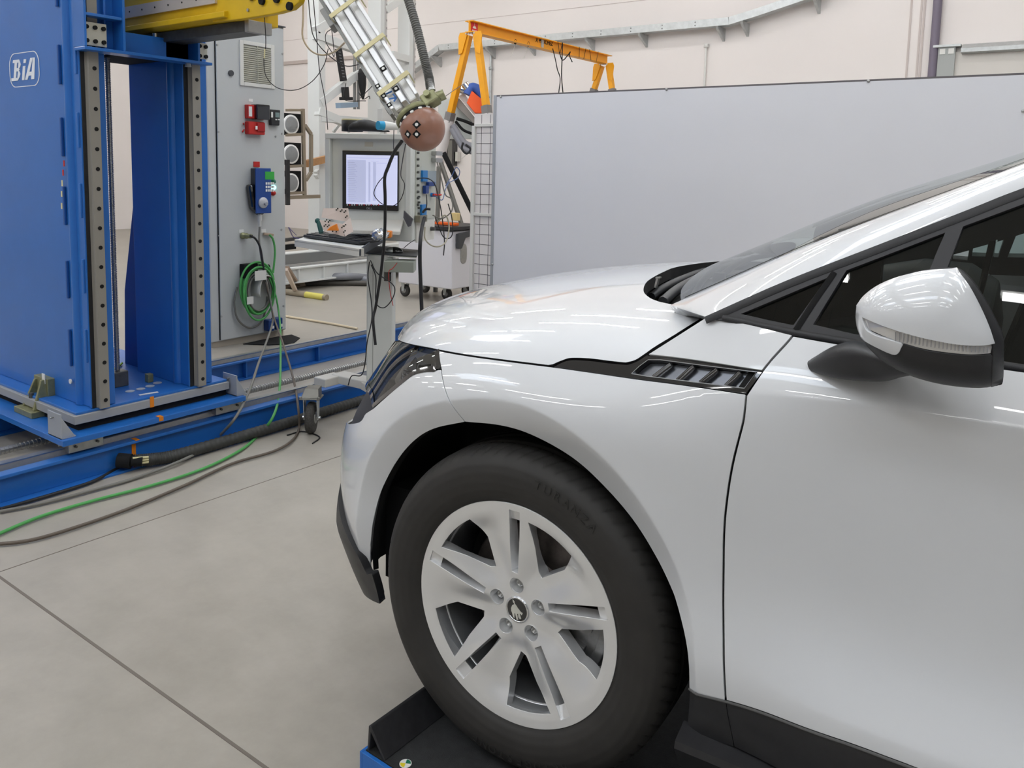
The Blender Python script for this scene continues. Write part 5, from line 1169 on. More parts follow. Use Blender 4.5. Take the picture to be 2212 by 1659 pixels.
wbox((541, 363), (572, 420), .085, dkgrey, 'pendant_back', p4, .006); mb = MB(); a, b = ck((550, 363), .085), ck((584, 460), .085); mb.box(CX+.085, CX+.10, a[1], b[1], b[2], a[2]); pf_ = mb.build('pendant_front', mat('pendant_blue', srgb(30, 70, 140), .4), p4, .004)
wbox((556, 370), (576, 387), .1015, mat('green_screen', srgb(50, 150, 60), .4, emit=srgb(50, 150, 60), es=.15), 'green_display', pf_, 0)
for r_ in range(3):
    for c_ in range(4): wbox((557+c_*5, 393+r_*7.5), (560.5+c_*5, 398+r_*7.5), .104, white, 'key', pf_, 0)
q = ck((568, 438), .10); mb = MB(); mb.lathe(q, (1, 0, 0), [(.045, 0), (.045, .008), (.04, .014), (.001, .014)], 32); hw_ = mb.build('hand_wheel', mat('wheel_grey', srgb(190, 192, 196), .35, .3), p4); mb = MB(); mb.cyl(q+[.014, .012, -.008], q+[.034, .012, -.008], .014); mb.build('wheel_knob', mat('knob_grey', srgb(160, 162, 166), .35), hw_)
for (px, py, m_, n_) in ((589, 392, mat('lamp_green', srgb(20, 100, 80), .3), 'pilot_lamp'), (589.5, 405, mat('lamp_lit', (.2, .9, .9), .3, emit=(.25, 1, 1), es=3.0), 'pilot_lamp'), (589, 417, red, 'push_button')):
    q = ck((px, py)); mb = MB(); mb.lathe(q, (1, 0, 0), [(.022, 0), (.022, .01), (.017, .014), (.016, .024), (.001, .027)], 20); o = mb.build(n_, m_, dr_, label={392: 'dark green pilot lamp', 405: 'lit turquoise pilot lamp', 417: 'red push button'}[py])
wbox((547, 349), (560, 361), .008, red, 'red_tag', dr_, 0)
mb = MB(); q = ck((561, 462), .06); mb.lathe(q, (0, 0, -1), [(.012, 0), (.018, .01), (.018, .05), (.012, .06), (.012, .1)], 16); mb.build('plug_strain_relief', offw, p4)
# sockets and plugs on the door
q = ck((523, 509)); mb = MB(); mb.lathe(q, (1, .25, 0), [(.026, 0), (.026, .02), (.022, .02), (.024, .05), (.018, .055), (.018, .09), (.012, .10)], 20); mb.build('round_connector', zinc, dr_)
wbox((516, 496), (526, 503), .003, white, 'door_label', dr_, 0); wbox((564, 495), (574, 502), .003, white, 'door_label', dr_, 0)
mb = MB(); q = ck((566, 505)); mb.bar(q+[.02, 0, 0], q+[.03, .09, -.012], .025, .022); mb.build('bus_plug', mat('plug_silver', srgb(180, 160, 140), .4, .4), dr_, .004)
wbox((517, 570), (548, 597), .06, matte, 'power_socket', dr_, .005)
for (x0, y0, x1, y1) in ((569, 690, 582, 712), (585, 686, 600, 708)):
    g_ = wbox((x0, y0), (x1, y1), .07, mat('plug_blue', srgb(24, 60, 120), .4), 'blue_plug', dr_, .008); wbox((x0+7, y0+12), (x1-1, y1-5), .072, white, 'plug_label', g_, 0)
# cable hanger and coils
hgr = thing('cable_hanger', 'white curved cable hanger on the cabinet door holding coiled cables', 'cable hanger', ck((562, 610)))
mb = MB(); c_ = ck((560, 625)); V = []
for a in np.linspace(R_(200), R_(-20), 16): V += [c_+np.array([.0, .085*math.cos(a), .13*math.sin(a)]), c_+np.array([.12, .085*math.cos(a), .13*math.sin(a)])]
mb.add(V, [(2*i, 2*i+1, 2*i+3, 2*i+2) for i in range(15)], True); ho = mb.build('hanger_saddle', offw, hgr); s_ = ho.modifiers.new('s', 'SOLIDIFY'); s_.thickness = .006
wbox((550, 586), (575, 604), .004, offw, 'hanger_lip', hgr, 0, .13); wbox((533, 642), (547, 656), .004, offw, 'hanger_lip', hgr, 0, .125)
def loopc(cp_, ry, rz, r, m_, lab, k=.05, a0=0, n=26, tilt=0):
    c_ = ck(cp_, k); return cable('coiled_cable', [c_+np.array([.012*math.sin(3*a), ry*math.cos(a)+tilt*math.sin(a), rz*math.sin(a)]) for a in np.linspace(a0, a0+2*math.pi, n)], r, m_, lab)
for i, (ry, rz, dy, dz) in enumerate(((.155, .20, 0, 0), (.145, .185, .01, -.01), (.165, .215, .0, .0), (.135, .19, .02, -.03), (.15, .22, .02, -.05))):
    c_ = ck((556, 622), .04+.018*i); o = cable('coiled_cable', [c_+np.array([.008*math.sin(2*a), dy+ry*math.cos(a), dz+rz*math.sin(a)]) for a in np.linspace(0, 2*math.pi, 30)], .0085, greenc, ['inner green cable loop on the white hanger', 'narrow green cable loop on the white hanger', 'widest green cable loop on the white hanger', 'slim front green cable loop on the hanger', 'lowest green cable loop on the hanger'][i])
for i, (ry, rz, dy, dz) in enumerate(((.12, .16, .01, -.03), (.11, .15, .02, -.04))):
    c_ = ck((556, 622), .06+.03*i); cable('coiled_cable', [c_+np.array([0, dy+ry*math.cos(a), dz+rz*math.sin(a)]) for a in np.linspace(0, 2*math.pi, 26)], .008, greyc, ['outer grey cable loop inside the green coil', 'inner grey cable loop inside the green coil'][i])
cable('cabinet_cable', [ck((512, 620), .03), ck((506, 655), .03), ck((514, 690), .03), ck((538, 708), .03), ck((562, 698), .03), ck((573, 672), .04), ck((577, 640), .05)], .008, greyc, 'grey cable sagging in a wide loop below the coils')
cable('cabinet_cable', [ck((540, 509), .1), ck((552, 516), .1), ck((562, 535), .1), ck((568, 570), .12), ck((572, 600), .12)], .009, blackc, 'black cable from the round connector into the coil')
cable('cabinet_cable', [ck((561, 490), .06), ck((560, 520), .06), ck((565, 560), .08), ck((573, 600), .12)], .008, greyc, 'grey pendant cable running down the cabinet door')
cable('cabinet_cable', [ck((582, 507), .04), ck((590, 518), .05), ck((594, 545), .05), ck((590, 590), .06)], .009, greenc, 'green cable leaving the bus plug')
cable('cabinet_cable', [ck((548, 578), .04), ck((562, 574), .06), ck((578, 582), .06), ck((583, 578), .05), ck((580, 572), .05), ck((574, 578), .05)], .005, blackc, 'thin black lead at the power socket')
FL = lambda p, z=.012: at(p, 2, z)
cable('floor_cable', [ck((582, 600), .10), ck((596, 640), .12), ck((605, 700), .3), at((606, 780), 0, -3.3), at((603, 850), 0, -2.85), at((590, 900), 0, -2.62), FL((560, 938)), FL((520, 972)), FL((440, 1012)), FL((330, 1048)), FL((200, 1082)), FL((90, 1115)), FL((0, 1152)), FL((-60, 1180))], .0075, greenc, 'green cable dropping from the cabinet and trailing across the floor')
cable('floor_cable', [ck((574, 600), .12), ck((586, 660), .15), ck((588, 700), .3), at((560, 780), 0, -3.3), at((540, 840), 0, -2.85), at((510, 900), 0, -2.63), FL((470, 945), .02), FL((430, 975), .02), FL((380, 1000), .02), FL((300, 1030)), FL((240, 1048)), FL((100, 1085)), FL((0, 1105))], .0075, greyc, 'grey cable crossing the rails towards the hose end')
cable('floor_cable', [ck((574, 610), .13), ck((590, 680), .2), at((612, 745), 0, -3.6), at((634, 820), 0, -2.95), at((644, 880), 0, -2.60), FL((646, 925)), FL((630, 952)), FL((590, 975)), FL((500, 1002)), FL((400, 1048)), FL((280, 1098)), FL((160, 1140)), FL((60, 1168)), FL((-40, 1178))], .007, mat('cable_brown', srgb(98, 88, 78), .55), 'brown-grey cable curling past the caster onto the floor')
cable('floor_cable', [FL((480, 948), .03), FL((420, 965), .03), FL((360, 985), .02), FL((270, 1005), .015), FL((200, 1040), .012), FL((100, 1072), .012), FL((0, 1100), .012)], .008, blackc, 'black cable lying beside the front blue beam')
cable('floor_cable', [FL((620, 940), .004), FL((655, 932), .004), FL((690, 944), .004), FL((675, 958), .004)], .004, blackc, 'short black wire bent on the floor below the caster')
# black mat by the cabinet foot
mb = MB(); mb.prism([at(p, 2, .002) for p in ((525, 744), (600, 728), (630, 724), (648, 731), (632, 744), (580, 746))], (0, 0, .006)); o = mb.build('floor_mat', matte); tag(o, 'thin black mat lying under the front of the grey cabinet', 'mat')
# ================================================================== RAMP UNDER THE CAR
ramp = thing('wheel_ramp', 'black-topped blue steel ramp with stop angle under the front wheel', 'ramp', (0, 0, 0)); ramp['wloc'] = [0, 0, 0]
rampm = mat('ramp_grip', (.02, .021, .022), .75, noise=.3, nscale=40, bump=.6, bscale=600)
def rc(x, y, z): q = RC @ np.array([x, y, 0]); return np.array([q[0], q[1], z])
A1, A2 = at((784, 1632), 2, .15), at((784, 1632), 2, .15)+.0
v = at((970, 1540), 2, .15)-at((835, 1645), 2, .15); v[2] = 0; v /= np.linalg.norm(v); u = np.array([v[1], -v[0], 0])
c0 = at((835, 1647), 2, .15)                    # near end of the inner toe of the stop
cL = at((782, 1628), 2, .15)
w_ = abs((cL-c0)@u)
mb = MB(); P = c0-v*.0; t0 = P-u*w_; top_ = at((783, 1567), 2, .212); 
poly = lambda o: [o-u*w_, o-u*(w_-.004)+np.array([0, 0, .062]), o-u*(w_-.012)+np.array([0, 0, .062]), o-u*.006, o-u*.012, o-u*(w_-.012)+np.array([0, 0, .048]), o-u*(w_-.006)]
mb.prism(poly(P), v*1.9); st = mb.build('stop_angle', mat('ramp_black_paint', (.022, .022, .024), .4, noise=.3, nscale=30), ramp, .002)
mb = MB(); e0 = P-u*(w_+.004); e0[2] = 0; mb.prism([e0+[0, 0, .149], e0+u*(w_+3.4)+[0, 0, .149], e0+u*(w_+3.4)+[0, 0, .141], e0+[0, 0, .141]], v*1.9); mb.build('ramp_top', rampm, ramp)
e0 = e0-v*.012; mb = MB(); mb.prism([e0+[0, 0, .1485], e0+u*(w_+3.4)+[0, 0, .1485], e0+u*(w_+3.4)+[0, 0, 0], e0+[0, 0, 0]], v*.010); mb.build('ramp_side', blue, ramp, .001)
mb = MB(); mb.prism([e0-u*.008+[0, 0, .1485], e0-u*.008+v*1.9+[0, 0, .1485], e0-u*.008+v*1.9, e0-u*.008], u*.008); mb.build('ramp_front', blue, ramp, .001)
q = at((876, 1650), 2, .1495); R1 = .012
st_ = MB(); st_.cyl(q, q+[0, 0, .0012], R1*1.15, n=28); s0_ = st_.build('round_sticker', white, ramp)
for a0, m_ in ((.5, mat('sticker_green', srgb(20, 110, 80), .5)), (.5+math.pi, mat('sticker_yellow', srgb(220, 200, 40), .5))):
    st_ = MB(); st_.prism([q+[0, 0, .0013]]+[q+np.array([R1*math.cos(a), R1*math.sin(a), .0013]) for a in np.linspace(a0, a0+math.pi/2, 8)], (0, 0, .0004)); st_.build('sticker_quadrant', m_, s0_)
# ================================================================== TERMINAL WORKSTATION
wsn = dep((820, 600), 4.5); wst = thing('computer_terminal', 'grey mobile computer terminal with flat screen standing beyond the car nose', 'computer terminal', (wsn[0], wsn[1], 0))
rt = CAMW @ np.array([1, 0, 0]); rt[2] = 0; rt /= np.linalg.norm(rt); fw_ = CAMW @ np.array([0, 0, 1]); fw_[2] = 0; fw_ /= np.linalg.norm(fw_); up = np.array([0, 0, 1.])
enc = mat('terminal_grey', srgb(216, 218, 214), .5, noise=.02, nscale=3); encd = mat('terminal_recess', srgb(160, 161, 158), .5)
A_, B_, C_ = dep((708, 288), 4.55), dep((893, 286), 4.42), dep((942, 286), 4.75)
zt_ = A_[2]; zb_ = dep((800, 520), 4.5)[2]; zbot = dep((712, 470), 4.55)[2]
D_ = A_+(C_-B_); g2 = lambda q, z: np.array([q[0], q[1], z])
mb = MB(); mb.prism([g2(q, zt_) for q in (A_, B_, C_, D_)], (0, 0, -(zt_-zbot+.0)) if False else (0, 0, zb_-zt_)); eb = mb.build('enclosure', enc, wst, .006)
ex_ = g2(B_-A_, 0); Wd = np.linalg.norm(ex_); ex_ /= Wd; nf = np.array([ex_[1], -ex_[0], 0])
if nf@fw_ > 0: nf = -nf
# raised front frame around the recessed screen area
mb = MB(); z_ = lambda py: at_plane((800, py))[2]
def onf(p, k=0.0):      # pixel on the front face plane, k outwards
    r = ray(p); o = A_+nf*k; return CAMP+r*(((o-CAMP)@nf)/(r@nf))
fr_ = .03
zlo = onf((800, 478))[2]
for a0, a1, b0, b1 in ((0, Wd, zt_-.03, zt_), (0, .03, zlo, zt_-.03), (Wd-.03, Wd, zlo, zt_-.03)):
    m2 = MB(); o = A_+ex_*a0; o[2] = b0; m2.prism([o, o+ex_*(a1-a0), o+ex_*(a1-a0)+[0, 0, b1-b0], o+[0, 0, b1-b0]], nf*.035); m2.build('front_frame', enc, eb, .004)
def fquad(p0, p1, k, th, m_, name, par, bev=0):
    a, b = onf(p0, k), onf(p1, k); s0 = (a-A_)@ex_; s1 = (b-A_)@ex_; o = A_+ex_*s0+nf*k; o[2] = b[2]; m2 = MB(); m2.prism([o, o+ex_*(s1-s0), o+ex_*(s1-s0)+[0, 0, a[2]-b[2]], o+[0, 0, a[2]-b[2]]], nf*th); return m2.build(name, m_, par, bev)
fquad((788, 306), (806, 317), 0, .002, mat('label_cream', srgb(205, 200, 186), .6), 'name_label', eb)
mon = fquad((742, 325), (862, 456), .001, .016, gloss, 'monitor_frame', eb, .003)
scr = fquad((748, 334), (858, 445), .0175, .0005, mat('screen_glow', srgb(178, 182, 214), .4, emit=srgb(196, 200, 228), es=.72), 'screen', mon)
wm = mat('screen_line', srgb(170, 174, 206), .5, emit=srgb(180, 186, 214), es=.6); tb = mat('screen_taskbar', srgb(30, 34, 60), .5)
fquad((748, 440), (858, 445.5), .018, .0005, tb, 'taskbar', scr)
for (a, b) in (((750, 341), (856, 342.2)), ((750, 345), (790, 438)), ((806, 350), (812, 434)), ((750, 346), (752, 438)), ((796, 350), (800, 436)), ((802, 348), (818, 349)), ((814, 352), (836, 353.5)), ((750, 392), (772, 393))):
    fquad(a, b, .018, .0004, wm, 'window_line', scr)
for i in range(22): y = 350+i*3.9; fquad((751, y), (766+3*(i % 3), y+.9), .0182, .0003, mat('text_line', srgb(120, 124, 160), .5, emit=srgb(150, 154, 190), es=.45), 'text_row', scr)
for i in range(14): x = 749+i*5.2; fquad((x, 441), (x+2.4, 444), .0186, .0003, [red, white, white][(i+2) % 3], 'task_icon', scr)
ngon_text('DELL', 'monitor_logo', mat('logo_grey', srgb(150, 152, 156), .4), onf((798, 450.5), .0175), ex_, up, .016, mon)
# sill below the screen, shelf and keyboard
mb = MB(); q0, q1 = onf((760, 478), .035), onf((872, 486), .035); mb.prism([onf((757, 474), .0), onf((872, 474), .0), onf((864, 500), .10), onf((760, 497), .10)], -up*.02); mb.build('angled_sill', offw, wst, .003)
shl = [dep((636, 520), 4.15), dep((779, 546), 3.95), dep((872, 488), 4.38), dep((700, 496), 4.55)]
zs = shl[1][2]
S = [at(p, 2, zs) for p in ((636, 519), (776, 540), (872, 487), (722, 488))]
mb = MB(); mb.prism(S, -up*.010); sh = mb.build('keyboard_shelf', enc, wst, .003)
fdir = S[1]-S[0]; fl_ = np.linalg.norm(fdir); fdir /= fl_; out_ = np.cross(fdir, up); out_ = out_ if out_@fw_ < 0 else -out_
mb = MB(); mb.prism([S[0]+up*.006, S[0]+up*.006-out_*.03, S[0]-up*.035-out_*.03, S[0]-up*.035], fdir*fl_); mb.build('shelf_front', offw, sh, .002)
mb = MB(); w3 = S[2]-S[1]; mb.prism([S[1]-up*.03, S[1]+up*.004, S[2]+up*.075, S[2]-up*.03], fdir*.012); mb.build('side_cheek', mat('cheek_dark', srgb(62, 66, 72), .5), sh, .002)
b0 = (S[3]-S[0]); b0 /= np.linalg.norm(b0)
kb = thing('keyboard', 'black computer keyboard on the terminal shelf', 'keyboard', S[0]+up*.01)
K0 = at((655, 513), 2, zs+.004); K1 = at((777, 529), 2, zs+.004); kd_ = K1-K0; kl = np.linalg.norm(kd_); kd_ /= kl; kp = np.cross(up, kd_); kp = kp if kp@fw_ > 0 else -kp; kw = .16
mb = MB(); mb.prism([K0+kd_*0, K0+kd_*kl, K0+kd_*kl+kp*kw+up*.012, K0+kp*kw+up*.012], up*.016); kbb = mb.build('keyboard_case', plast, kb, .003)
km = mat('key_black', (.035, .035, .038), .4)
for r_ in range(5):
    m2 = MB()
    for c_ in range(18):
        if c_ in (14,): continue
        o = K0+kd_*(.012+c_*(kl-.024)/18)+kp*(.014+r_*.028)+up*(.0165+.012*(.014+r_*.028)/kw); m2.prism([o, o+kd_*((kl-.024)/18-.003), o+kd_*((kl-.024)/18-.003)+kp*.024, o+kp*.024], up*.006)
    m2.build('key_row', km, kbb)
# mouse tray, mouse
zm = zs-.06; M4 = [at(p, 2, zm) for p in ((788, 545), (900, 553), (908, 540), (800, 530))]
mb = MB(); mb.prism(M4, -up*.008); mtray = mb.build('mouse_tray', dkgrey, wst, .002)
mb = MB(); mb.prism([M4[0]-up*.009, M4[1]-up*.009, M4[1]-up*.014, M4[0]-up*.014], (M4[3]-M4[0])*.9); mb.build('tray_bracket', offw, mtray)
q = at((853, 545), 2, zm); mo = thing('computer_mouse', 'silver and black computer mouse on the side tray', 'mouse', q)
mb = MB(); mb.sphere(q+up*.004, .055, 24, 14, (1.0, .62, .5)); 
for i, p in enumerate(mb.v): mb.v[i] = (p[0], p[1], max(p[2], q[2]+.001))
mb.build('mouse_body', gloss, mo); mb = MB(); mb.sphere(q+up*.005-rt*.018, .040, 20, 12, (1.0, .85, .62)); 
for i, p in enumerate(mb.v): mb.v[i] = (p[0], p[1], max(p[2], q[2]+.001))
mb.build('mouse_button', mat('mouse_silver', (.5, .52, .5), .25, .6), mo)
mb = MB(); o = dep((865, 574), 4.45); mb.obox(o, rt, fw_, up, .16, .12, .06); mb.build('support_box', mat('support_grey', srgb(150, 156, 146), .5), wst, .003)
q = dep((838, 596), 4.42); mb = MB(); mb.obox(q, rt, fw_, up, .04, .03, .055); mb.build('power_brick', gloss, wst, .003)
# column, base arms, casters
Cn = dep((820, 600), 4.5); col_w = .145
mb = MB(); mb.prism([np.array([*(Cn+rt*s*col_w/2+fw_*t)[:2], .21]) for s, t in ((-1, 0), (1, 0), (1, .12), (-1, .12))], (0, 0, zm-.21-.01)); co_ = mb.build('column', mat('column_grey', srgb(200, 202, 198), .5), wst, .006)
mb = MB(); e_ = Cn+rt*(-col_w/2+.035)-fw_*.001; mb.prism([np.array([*(e_)[:2], .12]), np.array([*(e_+rt*.002)[:2], .12]), np.array([*(e_+rt*.002)[:2], zm-.05]), np.array([*(e_)[:2], zm-.05])], -fw_*.001); mb.build('column_seam', mat('seam_dark', srgb(120, 121, 118), .5), co_)
cas = at((673, 935), 2, 0); cz = .232
hub_ = np.array([Cn[0], Cn[1], cz+.02]); J = at((735, 812), 2, cz+.02)
armm = mat('base_white', srgb(208, 206, 200), .45)
c1_ = np.array([cas[0], cas[1], cz])
Jb = at((733, 815), 2, cz); end1 = at((690, 826), 2, cz)
mb = MB(); mb.bar(Jb, end1, .10, .05); mb.build('base_arm', armm, wst, .006)
Jc = at((800, 830), 2, cz); mb = MB(); mb.bar(Jb-(Jc-Jb)*.05+up*.003, Jb+(Jc-Jb)*3.0+up*.003, .11, .05); mb.build('base_arm', armm, wst, .006)
mb = MB(); mb.bar(Jb+(Jc-Jb)*.9, np.array([Cn[0], Cn[1], cz-.002]), .10, .048); mb.build('base_arm', armm, wst, .006)
def big_caster(cpos, par, ang=0, s=1.0, zt=None, ws=1.0):
    s0 = s
    x, y = cpos[0], cpos[1]; r = .052*s; s = s*ws; ax = rt*math.cos(ang)+fw_*math.sin(ang); dr = np.cross(up, ax); o = np.array([x, y, r]); top = r*2+.012 if zt is None else zt
    mb = MB(); mb.lathe(o-ax*.017*s, ax, [(.0001, 0), (r*.55, 0), (r*.75, .001), (r*.93, .003*s), (r, .009*s), (r, .025*s), (r*.93, .031*s), (r*.75, .033*s), (r*.55, .034*s), (.0001, .034*s)], 28); wl = mb.build('caster_wheel', mat('caster_rubber', (.055, .052, .048), .7, noise=.4, nscale=120), par)
    mb = MB(); mb.lathe(o-ax*.019*s, ax, [(.0001, 0), (.024*s, 0), (.024*s, .038*s), (.0001, .038*s)], 16); mb.build('caster_hub', steel, wl)
    fk = MB()
    for sg in (-1, 1): c_ = o+ax*sg*.026*s; fk.prism([c_+dr*.012*s-up*.01, c_-dr*.012*s-up*.01, c_-dr*.022*s+up*(top-r), c_+dr*.022*s+up*(top-r)], ax*sg*.003*s)
    fk.prism([o-ax*.03*s-dr*.024*s+up*(top-r), o+ax*.03*s-dr*.024*s+up*(top-r), o+ax*.03*s+dr*.024*s+up*(top-r), o-ax*.03*s+dr*.024*s+up*(top-r)], up*.003)
    fo = fk.build('caster_fork', galv, par); ab = MB(); ab.cyl(o-ax*.036*s, o+ax*.036*s, .006*s, n=10); ab.build('axle_bolt', chrome, fo)
    return o, top
cst = thing('swivel_caster', 'x', 'caster', cas); o, tp_ = big_caster(cas, wst, 0, 1.70, .200, .80); bpy.data.objects.remove(cst)
mb = MB(); o = np.array([cas[0], cas[1], .204]); mb.obox(o, rt, fw_, up, .115, .10, .008); mb.prism([o+rt*-.05-fw_*.04+up*.004, o+rt*.05-fw_*.04+up*.004, o+rt*.04-fw_*.005+up*.05, o-rt*.035-fw_*.005+up*.05], fw_*.08); mb.build('caster_plate', mat('plate_metal', srgb(120, 118, 112), .35, .6), wst, .003)
for s in (-1, 1): m2 = MB(); m2.cyl(o+rt*s*.05-fw_*.045, o+rt*s*.05-fw_*.045+up*.014, .007, n=10); m2.build('plate_bolt', steel, wst)
for p in (Jb+(Jc-Jb)*3.0, np.array([Cn[0]+.35, Cn[1]+.45, 0])): big_caster(p, wst, .6, 1.70, .205, .8)
mb = MB(); mb.bar(np.array([Cn[0], Cn[1], cz]), np.array([Cn[0]+.35, Cn[1]+.45, cz]), .09, .05); mb.build('base_arm', armm, wst, .006)
cable('terminal_cable', D([(798, 565, 4.3), (795, 600, 4.3), (802, 650, 4.3), (803, 690, 4.3), (793, 740, 4.3), (789, 780, 4.35), (781, 810, 4.4), (760, 812, 4.4), (752, 832, 4.45)]), .003, blackc, 'thin black lead running down the left of the terminal column')
cable('terminal_cable', D([(800, 562, 4.3), (815, 590, 4.3), (846, 612, 4.3), (853, 628, 4.3), (845, 650, 4.3), (828, 665, 4.3), (812, 652, 4.3), (812, 600, 4.3), (802, 572, 4.3)]), .003, blackc, 'thin black lead looping across the terminal column')
cable('terminal_cable', D([(858, 568, 4.3), (848, 580, 4.3), (840, 588, 4.3), (842, 625, 4.35), (849, 660, 4.4)]), .002, red, 'thin red lead right of the terminal column')
# side instrument plate with connectors, clips and leads
fs = lambda p, k=0.0: (lambda r, n_: CAMP+r*(((B_+n_*k-CAMP)@n_)/(r@n_)))(ray(p), sn)
sx = g2(C_-B_, 0); sl = np.linalg.norm(sx); sx /= sl; sn = np.array([sx[1], -sx[0], 0]); sn = sn if sn@fw_ < 0 else -sn
def squad(p0, p1, k, th, m_, name, par, bev=0):
    a, b = fs(p0, k), fs(p1, k); s0 = (a-B_)@sx; s1 = (b-B_)@sx; o = B_+sx*s0+sn*k; o[2] = min(a[2], b[2]); h = abs(a[2]-b[2]); m2 = MB(); m2.prism([o, o+sx*(s1-s0), o+sx*(s1-s0)+up*h, o+up*h], sn*th); return m2.build(name, m_, par, bev)
sp_ = squad((898, 300), (938, 470), .001, .004, mat('instrument_plate', srgb(196, 198, 188), .4, .2), 'connector_plate', eb)
for i in range(9):
    y = 330+i*14; q = fs((901, y), .005); m2 = MB(); m2.cyl(q, q+sn*.012, .007, n=10); m2.build('bnc_socket', dark_steel, sp_)
for i in range(4): q = fs((903, 425+i*12), .005); m2 = MB(); m2.cyl(q, q+sn*.012, .006, n=10); m2.build('bnc_socket', dark_steel, sp_)
for p0, p1 in (((909, 368), (919, 392)), ((907, 442), (917, 466))): squad(p0, p1, .005, .014, bluec, 'blue_latch', sp_, .002)
for p0, p1 in (((920, 393), (934, 402)), ((913, 401), (920, 418))): squad(p0, p1, .008, .02, mat('clip_deep_blue', srgb(24, 60, 130), .4), 'blue_plug', sp_, .004)
squad((921, 369), (941, 400), .005, .004, mat('meter_grey', srgb(150, 162, 170), .3), 'meter_plate', sp_)
squad((932, 326), (946, 336), .005, .03, steel, 'cable_clamp', sp_, .002); squad((932, 341), (946, 351), .005, .03, steel, 'cable_clamp', sp_, .002)
squad((898, 480), (936, 516), .001, .006, offw, 'lower_plate', eb); squad((896, 466), (912, 478), .005, .03, mat('relay_brown', srgb(120, 116, 100), .5), 'relay_box', eb)
for (px, py, m_) in ((931, 421, bluec), (930, 494, dark_steel)):
    q = fs((px, py), .005); m2 = MB(); m2.cyl(q, q+sn*.03, .013, .010, n=14); m2.build('round_socket', m_, sp_)
q = fs((936, 421), .03); m2 = MB(); m2.cyl(q, q+sx*.05+sn*.03, .008, .005, n=10); m2.build('red_plug', red, sp_)
for i, (pts, r_, m_, lb) in enumerate(((((914, 458, 4.4), (920, 452, 4.35), (930, 452, 4.35)), .007, blackc, 'short black lead at the lower blue latch'),
    (((944, 350, 4.5), (952, 380, 4.5), (962, 420, 4.5), (975, 430, 4.5), (976, 455, 4.5), (955, 472, 4.5), (935, 465, 4.45)), .0035, greyc, 'grey lead looping right of the connector plate'),
    (((900, 385, 4.42), (925, 386, 4.4), (940, 400, 4.5), (950, 440, 4.5), (955, 470, 4.5), (960, 520, 4.5), (958, 552, 4.5)), .003, blackc, 'black probe lead hanging from the connector plate'),
    (((918, 490, 4.4), (918, 515, 4.4), (932, 530, 4.4), (950, 532, 4.4), (964, 520, 4.45), (970, 490, 4.5), (962, 465, 4.5), (945, 480, 4.5)), .004, mat('cable_beige', srgb(170, 164, 145), .5), 'beige lead hanging in a loop under the connector plate'),
    (((921, 420, 4.4), (922, 440, 4.38), (920, 452, 4.38)), .003, blackc, 'short vertical lead between the blue plugs'),
    (((938, 422, 4.5), (955, 432, 4.6), (962, 410, 4.7), (970, 395, 4.8), (988, 385, 4.9), (993, 370, 4.9), (985, 362, 4.9), (976, 380, 4.9), (962, 402, 4.8)), .0025, mat('wire_blue', srgb(60, 90, 140), .5), 'blue wire looping up to the right'),
    (((940, 470, 4.4), (948, 490, 4.5), (958, 512, 4.5), (972, 514, 4.5), (978, 500, 4.5), (976, 470, 4.5), (968, 440, 4.5)), .003, blackc, 'dark lead looping above the white cart'))):
    cable('terminal_cable', D(list(pts)), r_, m_, lb)
cable('sensor_cable', D([(917, 470, 4.35), (912, 490, 4.3), (908, 520, 4.2), (907, 560, 4.2), (909, 620, 4.2), (911, 668, 4.2), (912, 700, 4.2)]), .010, blackc, 'thick black wrapped cable hanging right of the mouse tray')
cable('mouse_lead', D([(872, 536, 4.4), (885, 525, 4.4), (896, 518, 4.42)]), .002, blackc, 'thin mouse lead rising to the enclosure')
# things lying on and around the terminal
def on_top(name, p, lab, cat_): q = at(p, 2, zt_); return q, thing(name, lab, cat_, q)
q, t_ = on_top('tape_roll', (756, 283), 'dark roll with cream tape on top of the terminal', 'tape roll')
q = q+fw_*.06; mb = MB(); mb.lathe(q, up, [(.03, 0), (.055, 0), (.055, .055), (.03, .055), (.03, 0)], 28); mb.build('roll_core', plast, t_); mb = MB(); mb.lathe(q+up*.055, up, [(.03, 0), (.055, 0), (.055, .008), (.03, .008), (.03, 0)], 28); mb.build('roll_top', tape, t_)
q = at((790, 283), 2, zt_)+fw_*.05; 
ol = crom([np.array(p) for p in ((-.10, 0), (-.095, .03), (-.05, .055), (0, .06), (.05, .045), (.10, .012), (.11, 0), (0, -.0))], 3); m2, _, _ = inflate(ol[:-1], .012, .06, 0, .06, .5)
V = [tuple(q+rt*p[0]+fw_*(p[1])+up*p[2]) for p in m2.v]; m3 = MB(); m3.add(V, m2.f, True); o = m3.build('black_bag', mat('bag_black', (.02, .02, .022), .6, bump=.5, bscale=40)); tag(o, 'crumpled black cloth bag on top of the computer terminal', 'bag')
q = at((822, 281), 2, zt_)+up*.022; t_ = thing('marker_tube', 'white tube with bright blue cap on top of the terminal', 'tube', q); ax = (rt*.75+fw_*.65); mb = MB(); mb.cyl(q+ax*.015, q+ax*.20, .024, .006, n=20); mb.build('tube_body', white, t_); mb = MB(); mb.cyl(q-ax*.015, q+ax*.018, .022, n=24); mb.build('tube_cap', mat('cap_cyan', srgb(40, 160, 210), .4), t_)
